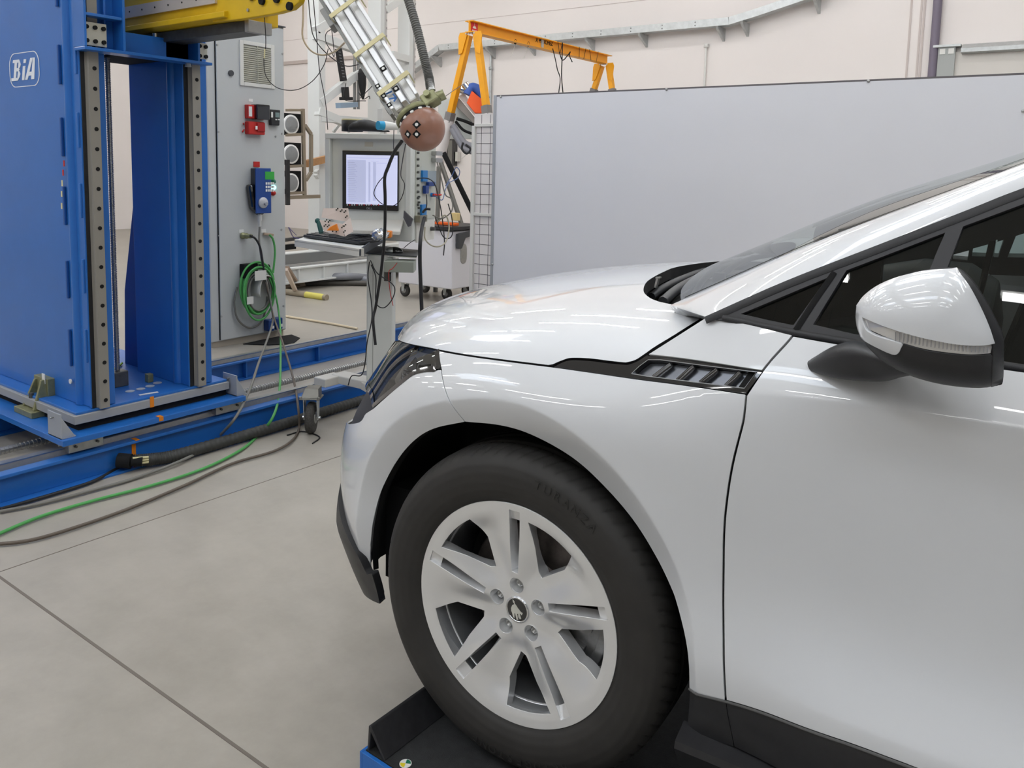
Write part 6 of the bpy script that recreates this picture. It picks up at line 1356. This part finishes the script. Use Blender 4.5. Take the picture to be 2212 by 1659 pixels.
# paper target sheets standing on the keyboard
ppm = mat('paper_pink', srgb(205, 190, 182), .8); sdir = kd_; 
pb = thing('target_sheets', 'folded pinkish card sheets with checker targets standing behind the keyboard', 'card sheets', K0+kp*.12)
def sheet(P4, nm='card_sheet', par=pb): m2 = MB(); m2.prism([dep(p, k) for *p, k in P4], fw_*.002); return m2.build(nm, ppm, par)
s1 = sheet([(690, 475, 4.12), (740, 484, 4.10), (744, 511, 4.08), (700, 500, 4.1)]); s2 = sheet([(698, 450, 4.18), (752, 450, 4.18), (756, 480, 4.16), (694, 470, 4.16)]); s3 = sheet([(740, 484, 4.10), (757, 470, 4.17), (763, 500, 4.15), (745, 511, 4.08)])
def checker(px, k, m_, s=.010, par=None):
    q = dep(px, k); m2 = MB(); m2.obox(q+rt*s*.5+up*s*.5, rt, fw_, up, s, .001, s); m2.obox(q-rt*s*.5-up*s*.5, rt, fw_, up, s, .001, s); m2.build('checker_mark', m_, par)
yb = mat('marker_black', (.03, .03, .02), .6); yy_ = mat('marker_yellow', srgb(205, 170, 40), .6)
for p, s_, kk in (((704, 476.5), s1, 4.09), ((711, 478), s1, 4.09), ((702, 487), s1, 4.09), ((709, 488), s1, 4.09), ((720, 498), s1, 4.08), ((728, 499), s1, 4.07), ((740, 490), s3, 4.07), ((745, 487), s3, 4.1), ((744, 500), s3, 4.07), ((728, 452), s2, 4.17), ((737, 455), s2, 4.17), ((745, 457), s2, 4.17), ((748, 468), s2, 4.16)):
    checker(p, kk, yb, .007, s_)
mb = MB(); mb.cyl(dep((688, 478), 4.14), dep((694, 503), 4.12), .012, n=12); mb.sphere(dep((686, 477), 4.14), .014, 12, 8); o = mb.build('marker_pen', mat('pen_teal', srgb(30, 80, 78), .5)); tag(o, 'dark teal marker pen leaning left of the card sheets', 'pen')
mb = MB(); q = dep((705, 498), 4.05); mb.prism([q, q+rt*.06+up*.0, q+rt*.05+up*.035, q+rt*.02+up*.02], fw_*.02); o = mb.build('orange_case', mat('case_orange', srgb(225, 130, 40), .5), None, .003); tag(o, 'small orange case behind the left end of the keyboard', 'case')
q = dep((820, 507), 4.05); mb = MB(); mb.sphere(q, .052, 20, 12, (1.0, .7, .55)); 
for i, p in enumerate(mb.v): r_ = random.Random(i).uniform(-.006, .006); mb.v[i] = (p[0]+r_, p[1]+r_, p[2]+r_)
o = mb.build('foil_pouch', mat('foil', (.7, .72, .75), .15, .9)); tag(o, 'crumpled shiny foil pouch at the right end of the keyboard', 'pouch')
q = dep((838, 506), 4.1); mb = MB(); mb.obox(q, rt, fw_, up, .04, .05, .035); o = mb.build('orange_block', mat('case_orange', srgb(225, 130, 40), .5), None, .006); tag(o, 'orange block at the right shelf cheek behind the foil', 'block')
m2 = MB(); P = [onf((874, 455), .04), onf((893, 473), .04), onf((888, 488), .045), onf((883, 490), .045), onf((873, 470), .045)]; m2.prism(P, nf*.012); o = m2.build('foil_bag', mat('bag_grey', (.10, .10, .115), .25, .4)); tag(o, 'small dark grey antistatic bag hanging at the terminal right edge', 'bag')
# ================================================================== SCREEN PANEL AND GRID BOARD
PY = 4.3; pa, pb_ = at((1067, 206), 1, PY), at((2212, 156), 1, PY); pz = pa[2]
pan = thing('partition_panel', 'large light grey free-standing sheet panel behind the car', 'panel', (pa[0], PY, 0))
mb = MB(); mb.box(pa[0]+.012, 2.6, PY, PY+.02, .05, pz-.012); ps = mb.build('panel_sheet', mat('panel_grey', srgb(216, 216, 220), .42, noise=.012, nscale=1.2), pan)
mb = MB(); mb.box(pa[0], pa[0]+.03, PY-.004, PY+.045, .05, pz); mb.build('edge_profile', mat('profile_grey', srgb(176, 178, 182), .4, .4), pan); mb = MB(); mb.box(pa[0]+.03, 2.6, PY+.0, PY+.045, pz-.012, pz); mb.build('edge_profile', mat('profile_dark', srgb(96, 92, 94), .5), pan)
for (px, py) in ((1082, 209), (1440, 193), (1876, 175), (2210, 240), (1064, 571)):
    q = at((px, py), 1, PY-.001); m2 = MB(); m2.lathe(q, (0, -1, 0), [(.010, 0), (.010, .006), (.005, .012), (.0001, .012)], 12); m2.build('panel_screw', steel, ps)
for x in (pa[0]+.3, -1.4, 1.2): m2 = MB(); m2.box(x-.03, x+.03, PY-.0+.02, PY+.6, 0, .05); m2.bar((x, PY+.06, 1.6), (x, PY+.55, .06), .04, .03); m2.build('panel_foot', galv, pan)
GY = 4.36; ga, gb_ = at((1025, 246), 1, GY), at((1066, 640), 1, GY)
g_ = thing('grid_board', 'tall narrow white board ruled with a black square grid left of the grey panel', 'board', (ga[0], GY, 0))
mb = MB(); mb.box(ga[0], pa[0]+.4, GY, GY+.02, .05, ga[2]); gs = mb.build('board_sheet', mat('board_white', srgb(228, 222, 218), .4), g_)
lm2 = mat('grid_line', srgb(70, 66, 66), .6)
for px in (1040, 1059): x = at((px, 300), 1, GY)[0]; mb = MB(); mb.box(x-.0022, x+.0022, GY-.001, GY, .1, ga[2]-.01); mb.build('grid_line', lm2, gs)
q1, q2 = at((1030, 288), 1, GY)[2], at((1030, 310), 1, GY)[2]; st_z = q1-q2; z = q1
while z > .1: mb = MB(); mb.box(ga[0]+.03, pa[0]+.3, GY-.001, GY, z-.002, z+.002); mb.build('grid_line', lm2, gs); z -= st_z
mb = MB(); x0g = ga[0]-.012; ztop = at((1025, 272), 1, GY)[2]; mb.box(x0g, x0g+.035, GY-.022, GY-.002, .0, ztop); mb.build('board_post', offw, g_, .003)
for py in (270, 462): z = at((1030, py), 1, GY)[2]; mb = MB(); mb.box(x0g+.03, pa[0]+.3, GY-.018, GY-.002, z-.016, z+.010); mb.build('board_rail', offw, g_, .003)
# ================================================================== WHITE TOOL CART
cart = thing('tool_cart', 'white wheeled tool cart with black top tray behind the terminal', 'cart', at((940, 640), 2, 0))
c_f = at((975, 630), 2, .15); FX = c_f[0]; FYc = c_f[1]
zc0, zc1 = .17, at((975, 500), 1, FYc)[2]
mb = MB(); mb.box(FX-1.2, FX+.42, FYc, FYc+.7, zc0, zc1) if False else None
yR = at((1022, 620), 0, FX)[1]; xL = at((860, 598), 1, FYc)[0]
mb.box(xL, FX, FYc, max(FYc+.5, yR), zc0, zc1); cb_ = mb.build('cart_body', mat('cart_white', srgb(218, 216, 220), .4), cart, .012)
mb = MB(); mb.box(xL-.02, FX+.03, FYc-.03, max(FYc+.5, yR)+.1, zc1+.01, zc1+.05); mb.build('top_tray', plast, cart, .006)
q = at((1001, 548), 0, FX+.001); m2 = MB(); m2.prism([q+np.array([0, .055*math.cos(a), .11*np.sign(math.sin(a))*abs(math.sin(a))**.5]) for a in np.linspace(0, 2*math.pi, 24, endpoint=False)], (.006, 0, 0)); m2.build('recessed_handle', steel, cb_, .002)
q0, q1 = at((985, 505), 0, FX+.01), at((1022, 497), 0, FX+.01); m2 = MB(); m2.prism([q0, q1, q1-[0, 0, .05], q0+[0, .12, -.05], q0+[0, .06, -.16], q0+[0, 0, -.16]], (.04, 0, 0)); m2.build('corner_guard', dkgrey, cart, .004)
for (px, py) in ((875, 640), (918, 632), (965, 648), (1008, 640)):
    q = at((px, py), 2, 0); big_caster((q[0], q[1], 0), cart, .9, 1.35, zc0)
mb = MB(); q = at((965, 487), 2, zc1+.05); mb.obox(q+[0, 0, .02], (1, 0, 0), (0, 1, 0), up, .3, .06, .03); o = mb.build('orange_spirit_level', mat('bright_orange', srgb(235, 100, 30), .5), None, .005); tag(o, 'long orange tool lying on the black cart tray', 'tool')
mb = MB(); q = at((972, 478), 2, zc1+.06); mb.obox(q+[0, .1, .05], (1, 0, 0), (0, 1, 0), up, .09, .06, .09); o = mb.build('cream_box', mat('box_cream', srgb(225, 200, 140), .6), None, .005); tag(o, 'small cream box standing on the cart tray behind the leads', 'box')
# slanted struts/tripod behind the cart
for i, (a, b, r_, m_, lb) in enumerate((((958, 330, 9.9), (1030, 478, 9.9), .032, matte, 'black slanted pole leaning behind the white cart'), ((952, 350, 9.8), (995, 478, 9.8), .028, mat('strut_grey', srgb(120, 118, 112), .4, .5), 'grey slanted pole leaning behind the white cart'), ((948, 360, 9.7), (945, 470, 9.7), .028, mat('strut_grey', srgb(120, 118, 112), .4, .5), 'upright grey pole behind the terminal'))):
    A3, B3_ = dep(a[:2], a[2]), dep(b[:2], b[2]); d3 = B3_-A3; B3_ = A3+d3*(A3[2]-.0)/(-d3[2]); m2 = MB(); m2.cyl(A3, B3_, r_, n=14); o = m2.build('slanted_pole', m_); tag(o, lb, 'pole')
# ================================================================== YELLOW GANTRY CRANE
GYn = 6.3; g0 = at((1013, 44), 1, GYn); GX = g0[0]; GYf = at((1312, 112), 0, GX)[1]; gz1 = g0[2]; gz0 = at((1013, 66), 1, GYn)[2]-.02
cr = thing('gantry_crane', 'yellow A-frame gantry crane standing behind the grey panel', 'gantry crane', (GX, (GYn+GYf)/2, 0))
mb = MB(); mb.box(GX-.006, GX+.006, GYn, GYf, gz0+.01, gz1-.01); mb.box(GX-.06, GX+.06, GYn, GYf+.05, gz1-.012, gz1); mb.box(GX-.06, GX+.06, GYn, GYf, gz0, gz0+.012); gbm = mb.build('crane_beam', craney, cr, .002)
wf_ = lambda p, k=.01: at(p, 0, GX+k)
a, b = wf_((1018, 43)), wf_((1032, 66)); sg = cp((GX+.007, GX+.009, a[1], a[1]+.13, gz0+.025, gz1-.015)).build('red_sign', mat('sign_red', srgb(215, 40, 50), .5), gbm)
yc = a[1]+.065; m2 = MB(); zc = (gz0+gz1)/2; m2.prism([(GX+.0095, yc-.035, zc-.012), (GX+.0095, yc+.035, zc-.012), (GX+.0095, yc+.02, zc+.015), (GX+.0095, yc-.02, zc+.015)], (.001, 0, 0)); m2.box(GX+.0095, GX+.0105, yc-.004, yc+.004, zc+.02, zc+.05); m2.build('sign_logo', white, sg)
m2 = MB()
for k in range(4): m2.box(GX+.0095, GX+.0105, yc-.045+k*.024, yc-.030+k*.024, zc-.055, zc-.030)
m2.build('sign_letters', white, sg)
q = wf_((1176, 91), .008); ngon_text('X PROCHEZ', 'beam_lettering', matte, (GX+.0075, q[1], q[2]), (0, 1, 0), up, .075, gbm, bold=True)
q = wf_((1172, 88), .012); cp((GX+.010, GX+.013, q[1]-.03, q[1]+.03, q[2]-.1, q[2]+.04)).build('grey_tape', galv, gbm)
def aframe(Y, pxs, pys, socket=True):
    # legs in the x-z plane at y = Y
    tx = .05; zt_ = gz0-.0
    L1, L2 = at(pxs[0], 1, Y), at(pxs[1], 1, Y)
    t1 = np.array([GX-.06, Y, zt_-.02]); t2 = np.array([GX+.06, Y, zt_-.02])
    for t, l, nm in ((t1, L1, -1), (t2, L2, 1)):
        e = t+(l-t)*((t[2]-0)/(t[2]-l[2])) if True else l
        sp_ = l
        m2 = MB(); m2.bar(t, sp_, .074, .074, (0, 1, 0)); m2.build('crane_leg', craney, cr, .006)
        m2 = MB(); dd_ = (e-t)/np.linalg.norm(e-t); m2.bar(sp_, sp_+dd_*.12, .095, .095, (0, 1, 0)); m2.build('leg_socket', mat('socket_grey', srgb(128, 124, 122), .5), cr, .004)
        m2 = MB(); m2.cyl(sp_+dd_*.1, e+dd_*.0+up*.0, .062, n=20); m2.build('leg_tube', mat('tube_white', srgb(222, 214, 210), .5), cr)
        m2 = MB(); m2.prism([t+np.array([-.02*nm, -.055, .03]), t+np.array([.10*nm, -.055, .03]), t+np.array([.12*nm, -.055, -.02]), t+(l-t)/np.linalg.norm(l-t)*.24+np.array([.05*nm, -.055, 0]), t+(l-t)/np.linalg.norm(l-t)*.22+np.array([-.0*nm, -.055, 0])], (0, .012, 0)); m2.build('gusset_plate', craney, cr, .002)
    for k in (-.06, -.02, .02, .06): m2 = MB(); m2.cyl((GX+k, Y-.06, zt_-.005), (GX+k, Y-.045, zt_-.005), .012, n=8); m2.build('gusset_bolt', white, cr)
aframe(GYn+.08, ((974, 243), (1050, 228)), None); aframe(GYf-.05, ((1284, 192), (1322, 192)), None)
for (px, py) in ((1113, 90), (1141, 95)):
    q = wf_((px, py), 0); m2 = MB(); m2.tube([q+np.array([0, .022*math.cos(t), .028*math.sin(t)]) for t in np.linspace(0, 2*math.pi, 14)], .007, n=6, sub=2); m2.build('eye_hook', matte, cr)
    m2 = MB(); m2.tube([q-[0, 0, .03], q-[0, .03, .1], q-[0, .09, .2]], .003, n=5); m2.build('rope_end', offw, cr)
for px in (1205, 1215, 1252, 1266, 1274, 1293):
    q = wf_((px, 100), .066); zt2 = gz1+.003; m2 = MB(); m2.bar((GX+.064, q[1], zt2), (GX+.064, q[1]+.05*((px % 3)-1), gz0-.01), .006, .004); m2.build('beam_strap', mat('strap_brown', (.12, .06, .03), .7) if px == 1293 else matte, cr)
for pts, lb in ((((1194, 105), (1200, 130), (1204, 150), (1210, 170), (1207, 200)), 'left dark rope hanging from the crane beam'), (((1215, 92), (1214, 130), (1213, 165), (1216, 200)), 'straight dark rope hanging from the crane beam'), (((1208, 112), (1215, 130), (1226, 120), (1232, 112), (1230, 120), (1236, 134)), 'short black chain hooked under the crane beam')):
    P = [wf_(p, .07) for p in pts]; m2 = MB(); m2.tube(P, .007, n=6); o = m2.build('hanging_rope', matte); tag(o, lb, 'rope')
# ================================================================== WHITE LATTICE TEST FRAME
LX = -7.6; lf = thing('white_test_frame', 'tall white steel lattice test frame behind the terminal', 'test frame', at((740, 560), 0, LX)); lf['wloc'] = list(lf.location)
lw = mat('frame_white', srgb(222, 224, 222), .45)
lq = lambda p, k=0: at(p, 0, LX+k)
def post(pa_, pb2, dx, nm='frame_post', zt=5.4, zb=.30):
    y0, y1 = lq(pa_)[1], lq(pb2)[1]; m2 = MB(); m2.box(LX-dx, LX, y0, y1, zb, zt); return m2.build(nm, lw, lf, .006)
post((689, 200), (703, 200), .23); post((822, 100), (831, 100), .26); pp = post((884, 100), (893, 100), .24)
def brace(p, q_, t=.105, k=-.04): a, b = lq(p, k), lq(q_, k); m2 = MB(); m2.bar(a, b, t, t, (1, 0, 0)); return m2.build('frame_brace', lw, lf, .004)
brace((680, 66), (735, 32)); brace((680, 76), (800, 118)); brace((690, 222), (775, 158)); brace((685, 240), (765, 274)); brace((830, 22), (868, -4)); brace((845, 118), (880, 128)); brace((690, 255), (790, 262), .10); brace((683, 375), (712, 345), .07); brace((683, 375), (715, 420), .07)
brace((720, 285), (738, 262), .04, -.3); brace((738, 262), (755, 285), .04, -.3)
# slotted rails on the posts
for px in (831, 893):
    y_ = lq((px, 100))[1]; m2 = MB(); m2.box(LX-.02, LX+.01, y_, y_+.035, .5, 5); rl = m2.build('slotted_rail', mat('rail_light', srgb(200, 198, 196), .35, .4), lf)
    for z in np.arange(1.9, 4.2, .11): m2 = MB(); m2.box(LX+.0105, LX+.012, y_+.024, y_+.032, z, z+.03); m2.build('rail_slot', matte, rl)
# base beam with ribs
bxL, yb0, yb1 = at((640, 600), 2, .02), 4.2, 7.4
m2 = MB(); bx = -6.6
zt_b = at((640, 577), 0, bx)[2]; m2.box(bx-.02, bx, 3.8, 7.6, .12, zt_b-.02); m2.box(bx-.10, bx+.04, 3.8, 7.6, zt_b-.02, zt_b); m2.box(bx-.06, bx+.05, 3.8, 7.6, .10, .12)
for y in np.arange(4.0, 7.6, .38): m2.box(bx, bx+.04, y, y+.015, .12, zt_b-.02)
m2.build('base_beam', lw, lf, .003)
m2 = MB(); m2.box(bx-.09, bx-.04, 3.8, 7.6, zt_b, zt_b+.025); m2.build('base_rail', steel, lf)
m2 = MB(); m2.box(bx-1.2, bx-1.0, 3.8, 9.2, .12, zt_b+.03); m2.box(bx-1.2, bx-.1, 4.55, 4.65, .14, zt_b); m2.box(bx-1.2, bx-.1, 6.1, 6.2, .14, zt_b); m2.build('base_frame', lw, lf, .003)
m2 = MB(); m2.box(bx-1.1, bx-.12, 4.7, 7.2, .10, .30); m2.build('base_drive', mat('drive_dark', (.05, .055, .055), .6), lf)
# energy chain and spindle unit inside the frame
m2 = MB(); P = [lq(p, .05) for p in ((731, 105), (736, 140), (742, 175))]; m2.bar(P[0], P[2], .08, .06, (1, 0, 0)); o1 = m2.build('energy_chain', blackc, lf, .004)
m3 = MB(); P = [lq(p, .05) for p in ((745, 188), (747, 212))]; m3.bar(P[0], P[1], .09, .06, (1, 0, 0)); P = [lq(p, .05) for p in ((735, 213), (760, 213))]; m3.bar(P[0], P[1], .04, .05, (1, 0, 0)); m3.build('energy_chain', blackc, lf, .004)
for i in range(9): t = i/9; a = lq((733+t*10, 112+t*60), .082); m2 = MB(); m2.box(a[0], a[0]+.004, a[1]-.018, a[1]+.024, a[2]-.008, a[2]+.004); m2.build('chain_link', mat('link_grey', srgb(110, 112, 116), .5), o1)
m2 = MB(); P = [lq(p, .04) for p in ((730, 228), (768, 226))]; m2.bar(P[0], P[1], .07, .10, (1, 0, 0)); m2.build('motor_unit', mat('motor_blue_grey', srgb(150, 170, 190), .4), lf, .004)
for px in (766, 774): a, b = lq((px, 110), -.06), lq((px, 236), -.06); m2 = MB(); m2.cyl(a, b, .022, n=14); m2.build('spindle', mat('spindle_grey', srgb(150, 150, 148), .35, .5), lf)
m2 = MB(); q = lq((782, 158), .1); m2.sphere(q, .065, 16, 10, (.5, 1, 1.1)); m2.lathe(q, (0, .05, -1), [(.06, 0), (.055, .15), (.03, .30), (.012, .36)], 14); o = m2.build('cable_bundle', mat('bundle_black', (.012, .012, .013), .6, bump=.9, bscale=90)); tag(o, 'bunch of coiled black cables hanging in the white frame', 'cable bundle')
for i, pts in enumerate((((800, 150), (806, 180), (790, 200), (778, 212)), ((775, 200), (785, 214), (797, 208), (799, 214)), ((747, 180), (744, 215), (790, 218)))):
    cable('loose_lead', [lq(p, .15) for p in pts], .006, blackc, ['dark lead looping right of the hanging cable bunch', 'dark lead curled below the hanging cable bunch', 'dark lead hanging below the energy chain'][i], n=6)
# equipment box and lit switch box right of the left post
m2 = MB(); q0, q1 = at((826, 234), 0, -7.5), at((858, 275), 0, -7.5); m2.box(-7.6, -7.5, q0[1], q1[1], q1[2], q0[2]); o = m2.build('wall_box', mat('box_grey', srgb(205, 206, 204), .5), None, .006); tag(o, 'small light grey box fixed behind the launcher arm', 'box')
# ================================================================== ROUND LAMP RACK
LR = -7.35; lr = lambda p, k=0: at(p, 0, LR+k); rk = thing('lamp_rack', 'bronze-coloured rack holding three round reflector lamps', 'lamp rack', lr((645, 430)))
rkm = mat('rack_bronze', srgb(150, 138, 120), .4, .4); 
def rkbar(p, q_, t=.03, k=0): m2 = MB(); m2.bar(lr(p, k), lr(q_, k), t, t, (1, 0, 0)); m2.build('rack_bar', rkm, rk, .003)
rkbar((654, 235), (658, 427), .04); rkbar((618, 238), (657, 238)); rkbar((618, 427), (690, 424), .045); rkbar((658, 270), (672, 290), .04); rkbar((672, 290), (672, 372), .04); rkbar((672, 372), (660, 390), .04)
for py in (292, 360, 418): rkbar((618, py), (656, py-2), .035)
for i, py in enumerate((269, 333, 395)):
    t_ = thing('reflector_lamp', ['top round reflector lamp in the bronze rack', 'middle round reflector lamp in the bronze rack', 'bottom round reflector lamp in the bronze rack'][i], 'lamp', lr((640, py)), 'reflector lamps in the bronze rack')
    a, b = lr((610, py-26)), lr((653, py+24)); m2 = MB(); m2.box(LR-.12, LR-.02, a[1], b[1], b[2], a[2]); m2.build('lamp_case', matte, t_, .004)
    q = lr((628, py), -.018); m2 = MB(); m2.lathe(q, (1, 0, 0), [(.122, 0), (.122, .012), (.118, .016), (.07, .013), (.04, .010), (.0001, .009)], 30); m2.build('reflector', mat('reflector_silver', (.9, .9, .88), .45, 0), t_)
    m2 = MB(); m2.lathe(q, (1, 0, 0), [(.113, .013), (.05, .022), (.0001, .026)], 30); m2.build('lamp_lens', lampglass, t_)
m2 = MB(); q0, q1 = lr((617, 345), .02), lr((625, 443), .02); m2.box(LR+.0, LR+.04, q0[1], q1[1], q1[2], q0[2]); o = m2.build('black_board', plast, None, .004); tag(o, 'narrow black board edge beside the cabinet right side', 'board')
m2 = MB(); m2.bar(lq((660, 354), .08), lq((710, 342), .08), .08, .09); o = m2.build('timber_offcut', mat('timber_tan', srgb(185, 140, 96), .7, noise=.1, nscale=30)); tag(o, 'tan timber piece sticking out of the white frame', 'timber')
# ================================================================== THINGS BEYOND THE CRANE
m2 = MB(); P = [dep(p, 9.9) for p in ((1008, 222), (1019, 196), (1050, 222), (1054, 244), (1026, 244))]; m2.prism(P, fw_*.15); o = m2.build('orange_wedge', mat('bright_orange2', srgb(245, 95, 35), .55), None, .005); tag(o, 'bright orange foam wedge on top of the tilted equipment', 'wedge')
m2 = MB(); m2.tube([dep(p, 9.95) for p in ((1010, 205), (1018, 190), (1030, 192), (1044, 208), (1050, 216))], .058, n=16); o = m2.build('blue_roll', mat('roll_blue', srgb(60, 95, 175), .4)); tag(o, 'blue padded roll curving over the orange wedge', 'roll')
m2 = MB(); m2.cyl(dep((1004, 182), 9.95), dep((1015, 196), 9.95), .05, n=16); m2.cyl(dep((1009, 196), 10.0), dep((996, 192), 10.0), .055, n=16); o = m2.build('chrome_cylinder', chrome); tag(o, 'short chrome cylinder left of the blue roll', 'cylinder')
m2 = MB(); m2.prism([dep(p, 10.05) for p in ((990, 208), (1002, 200), (1034, 250), (1030, 256))], fw_*.06); o = m2.build('leaning_sheet', white, None, .003); tag(o, 'white gridded panel strip tilted beneath the orange wedge', 'panel')
m2 = MB(); m2.prism([dep(p, 10.1) for p in ((984, 216), (992, 212), (1032, 262), (1028, 272), (982, 226))], fw_*.2); o = m2.build('tilted_channel', mat('channel_dull', srgb(140, 134, 128), .4, .4), None, .003); tag(o, 'grey metal channel tilted behind the yellow crane leg', 'channel')
m2 = MB(); m2.prism([dep(p, 10.3) for p in ((945, 212), (988, 214), (1030, 280), (1028, 300), (950, 300))], fw_*.1); o = m2.build('pale_shroud', mat('shroud_grey', srgb(196, 200, 196), .5), None, .005); tag(o, 'pale grey sheet cover behind the headform and crane leg', 'cover')
for i, (pts, r_, m_, lb) in enumerate(((((986, 256, 10), (1005, 262, 10), (1028, 272, 10)), .02, matte, 'upper black tube slanting to the grid board'), (((984, 262, 10), (1000, 280, 10), (1018, 288, 10), (1030, 290, 10)), .017, matte, 'black cable curving to the grid board'),
   (((978, 270, 10), (990, 290, 10), (1005, 310, 10), (1030, 318, 10)), .04, mat('duct_grey', srgb(140, 140, 146), .5), 'upper grey cable duct behind the crane leg'), (((976, 278, 10), (988, 300, 10), (1004, 322, 10), (1030, 330, 10)), .037, mat('duct_grey', srgb(140, 140, 146), .5), 'lower grey cable duct behind the crane leg'),
   (((1000, 308, 9.8), (998, 322, 9.8), (1008, 332, 9.8), (1016, 322, 9.8), (1006, 312, 9.8)), .013, blackc, 'small knot of dark cable below the grey ducts'))):
    o = cable('equipment_cable', D(list(pts)), r_, m_, lb)
m2 = MB(); a, b = at((968, 300), 1, (HY1-.06)), at((979, 358), 1, (HY1-.06)); m2.box(a[0], b[0]+.05, HY1-.10, HY1, b[2], a[2]); wf2 = m2.build('wall_frame', gloss, None, .003); tag(wf2, 'black-edged board hanging on the wall behind the crane leg', 'board')
m2 = MB(); m2.box(a[0]+.03, b[0]+.0, HY1-.102, HY1-.10, b[2]+.03, a[2]-.03); m2.build('board_face', greyc, wf2)
m2 = MB(); q = at((986, 335), 1, HY1-.1); m2.box(q[0]-.03, q[0]+.03, HY1-.1, HY1-.02, q[2]-.12, q[2]+.06); m2.tube([q, q+[.05, -.05, -.1], q+[.15, -.05, -.08], q+[.30, -.05, .02]], .006, n=6); o = m2.build('wall_socket', offw); tag(o, 'pale wall socket with a wire left of the grid board', 'socket')
# ================================================================== FLOOR THINGS AT THE BACK
m2 = MB(); a, b = at((615, 630), 2, .03), at((706, 643), 2, .03); m2.cyl(a, b, .035, n=18); o = m2.build('floor_tube', mat('tube_tan', srgb(160, 148, 128), .6)); tag(o, 'tan cardboard tube with yellow label lying on the floor', 'tube')
dd_ = (b-a)/np.linalg.norm(b-a); m2 = MB(); m2.lathe(b-dd_*.32, dd_, [(.0355, 0), (.0355, .28)], 18); lb_ = m2.build('yellow_label', mat('label_yellow', srgb(225, 215, 110), .6), o)
m2 = MB(); a, b = at((612, 618), 2, .03), at((707, 607), 2, .03); m2.cyl(a, b, .032, n=18); o = m2.build('floor_tube', mat('tube_pinkish', srgb(196, 178, 160), .6)); tag(o, 'shorter pale tube lying before the grey ducts on the floor', 'tube')
for i, (p, q_, lb) in enumerate((((617, 582), (640, 632), 'pale timber batten leaning nearest the cabinet edge'), ((620, 578), (645, 616), 'brown timber batten leaning behind the pale one'))):
    m2 = MB(); m2.bar(at(p, 2, .40), at(q_, 2, .02), .04, .03); o = m2.build('timber_batten', mat('batten%d' % i, srgb(214, 196, 182) if i == 0 else srgb(150, 128, 110), .6)); tag(o, lb, 'batten')
for i, (pts, lb) in enumerate((((660, 606, .04), (720, 600, .06), (760, 600, .06), (800, 604, .05), (840, 606, .05)), ((630, 606, .04), (700, 604, .09), (745, 596, .10), (800, 598, .06), (840, 604, .05)), ((640, 612, .04), (720, 608, .04), (790, 610, .04), (840, 612, .04))) and [([(660, 608, .05), (720, 602, .06), (760, 601, .06), (800, 606, .05), (840, 608, .05)], 'lower grey flexible duct lying along the white frame base'), ([(630, 607, .04), (690, 600, .09), (745, 597, .12), (800, 600, .06), (840, 604, .05)], 'upper wavy grey duct lying along the white frame base'), ([(650, 612, .035), (720, 611, .035), (790, 612, .035), (840, 614, .035)], 'dark straight tube in front of the grey floor ducts')]):
    m2 = MB(); m2.tube([at(p[:2], 2, p[2]) for p in pts], .045 if i < 2 else .032, n=14); o = m2.build('floor_duct', mat('duct_floor', srgb(140, 142, 148), .5) if i < 2 else mat('duct_dark', srgb(80, 76, 70), .5)); tag(o, lb, 'duct')
m2 = MB(); m2.tube([at(p, 2, .012) for p in ((610, 682), (660, 690), (720, 700), (772, 710))], .011, n=8); o = m2.build('floor_pipe', mat('pipe_cream', srgb(222, 206, 178), .6)); tag(o, 'thin cream pipe lying on the floor right of the cabinet', 'pipe')
m2 = MB(); m2.tube([at((624, 492), 2, .9), at((634, 512), 2, .62), at((650, 516), 2, .60)], .006, n=6); m2.tube([at((626, 494), 2, .9), at((640, 508), 2, .66)], .004, n=6); o = m2.build('purple_lead', mat('lead_purple', srgb(90, 80, 140), .5)); tag(o, 'thin purple wire bent beside the keyboard shelf left end', 'wire')
m2 = MB(); a, b = at((600, 520), 0, -6.9), at((668, 512), 0, -6.9); m2.bar(a, b, .05, .04); o = m2.build('dark_rail', dark_steel); tag(o, 'dark rail end seen between cabinet and keyboard shelf', 'rail')
m2 = MB(); a, b = at((600, 536), 0, -6.9), at((636, 532), 0, -6.9); m2.bar(a, b, .06, .06); o = m2.build('dark_rail', matte); tag(o, 'lower black bar end beside the grey cabinet edge', 'bar')
for o in list(col.objects):
    for k in ('wloc',):
        if k in o: del o[k]
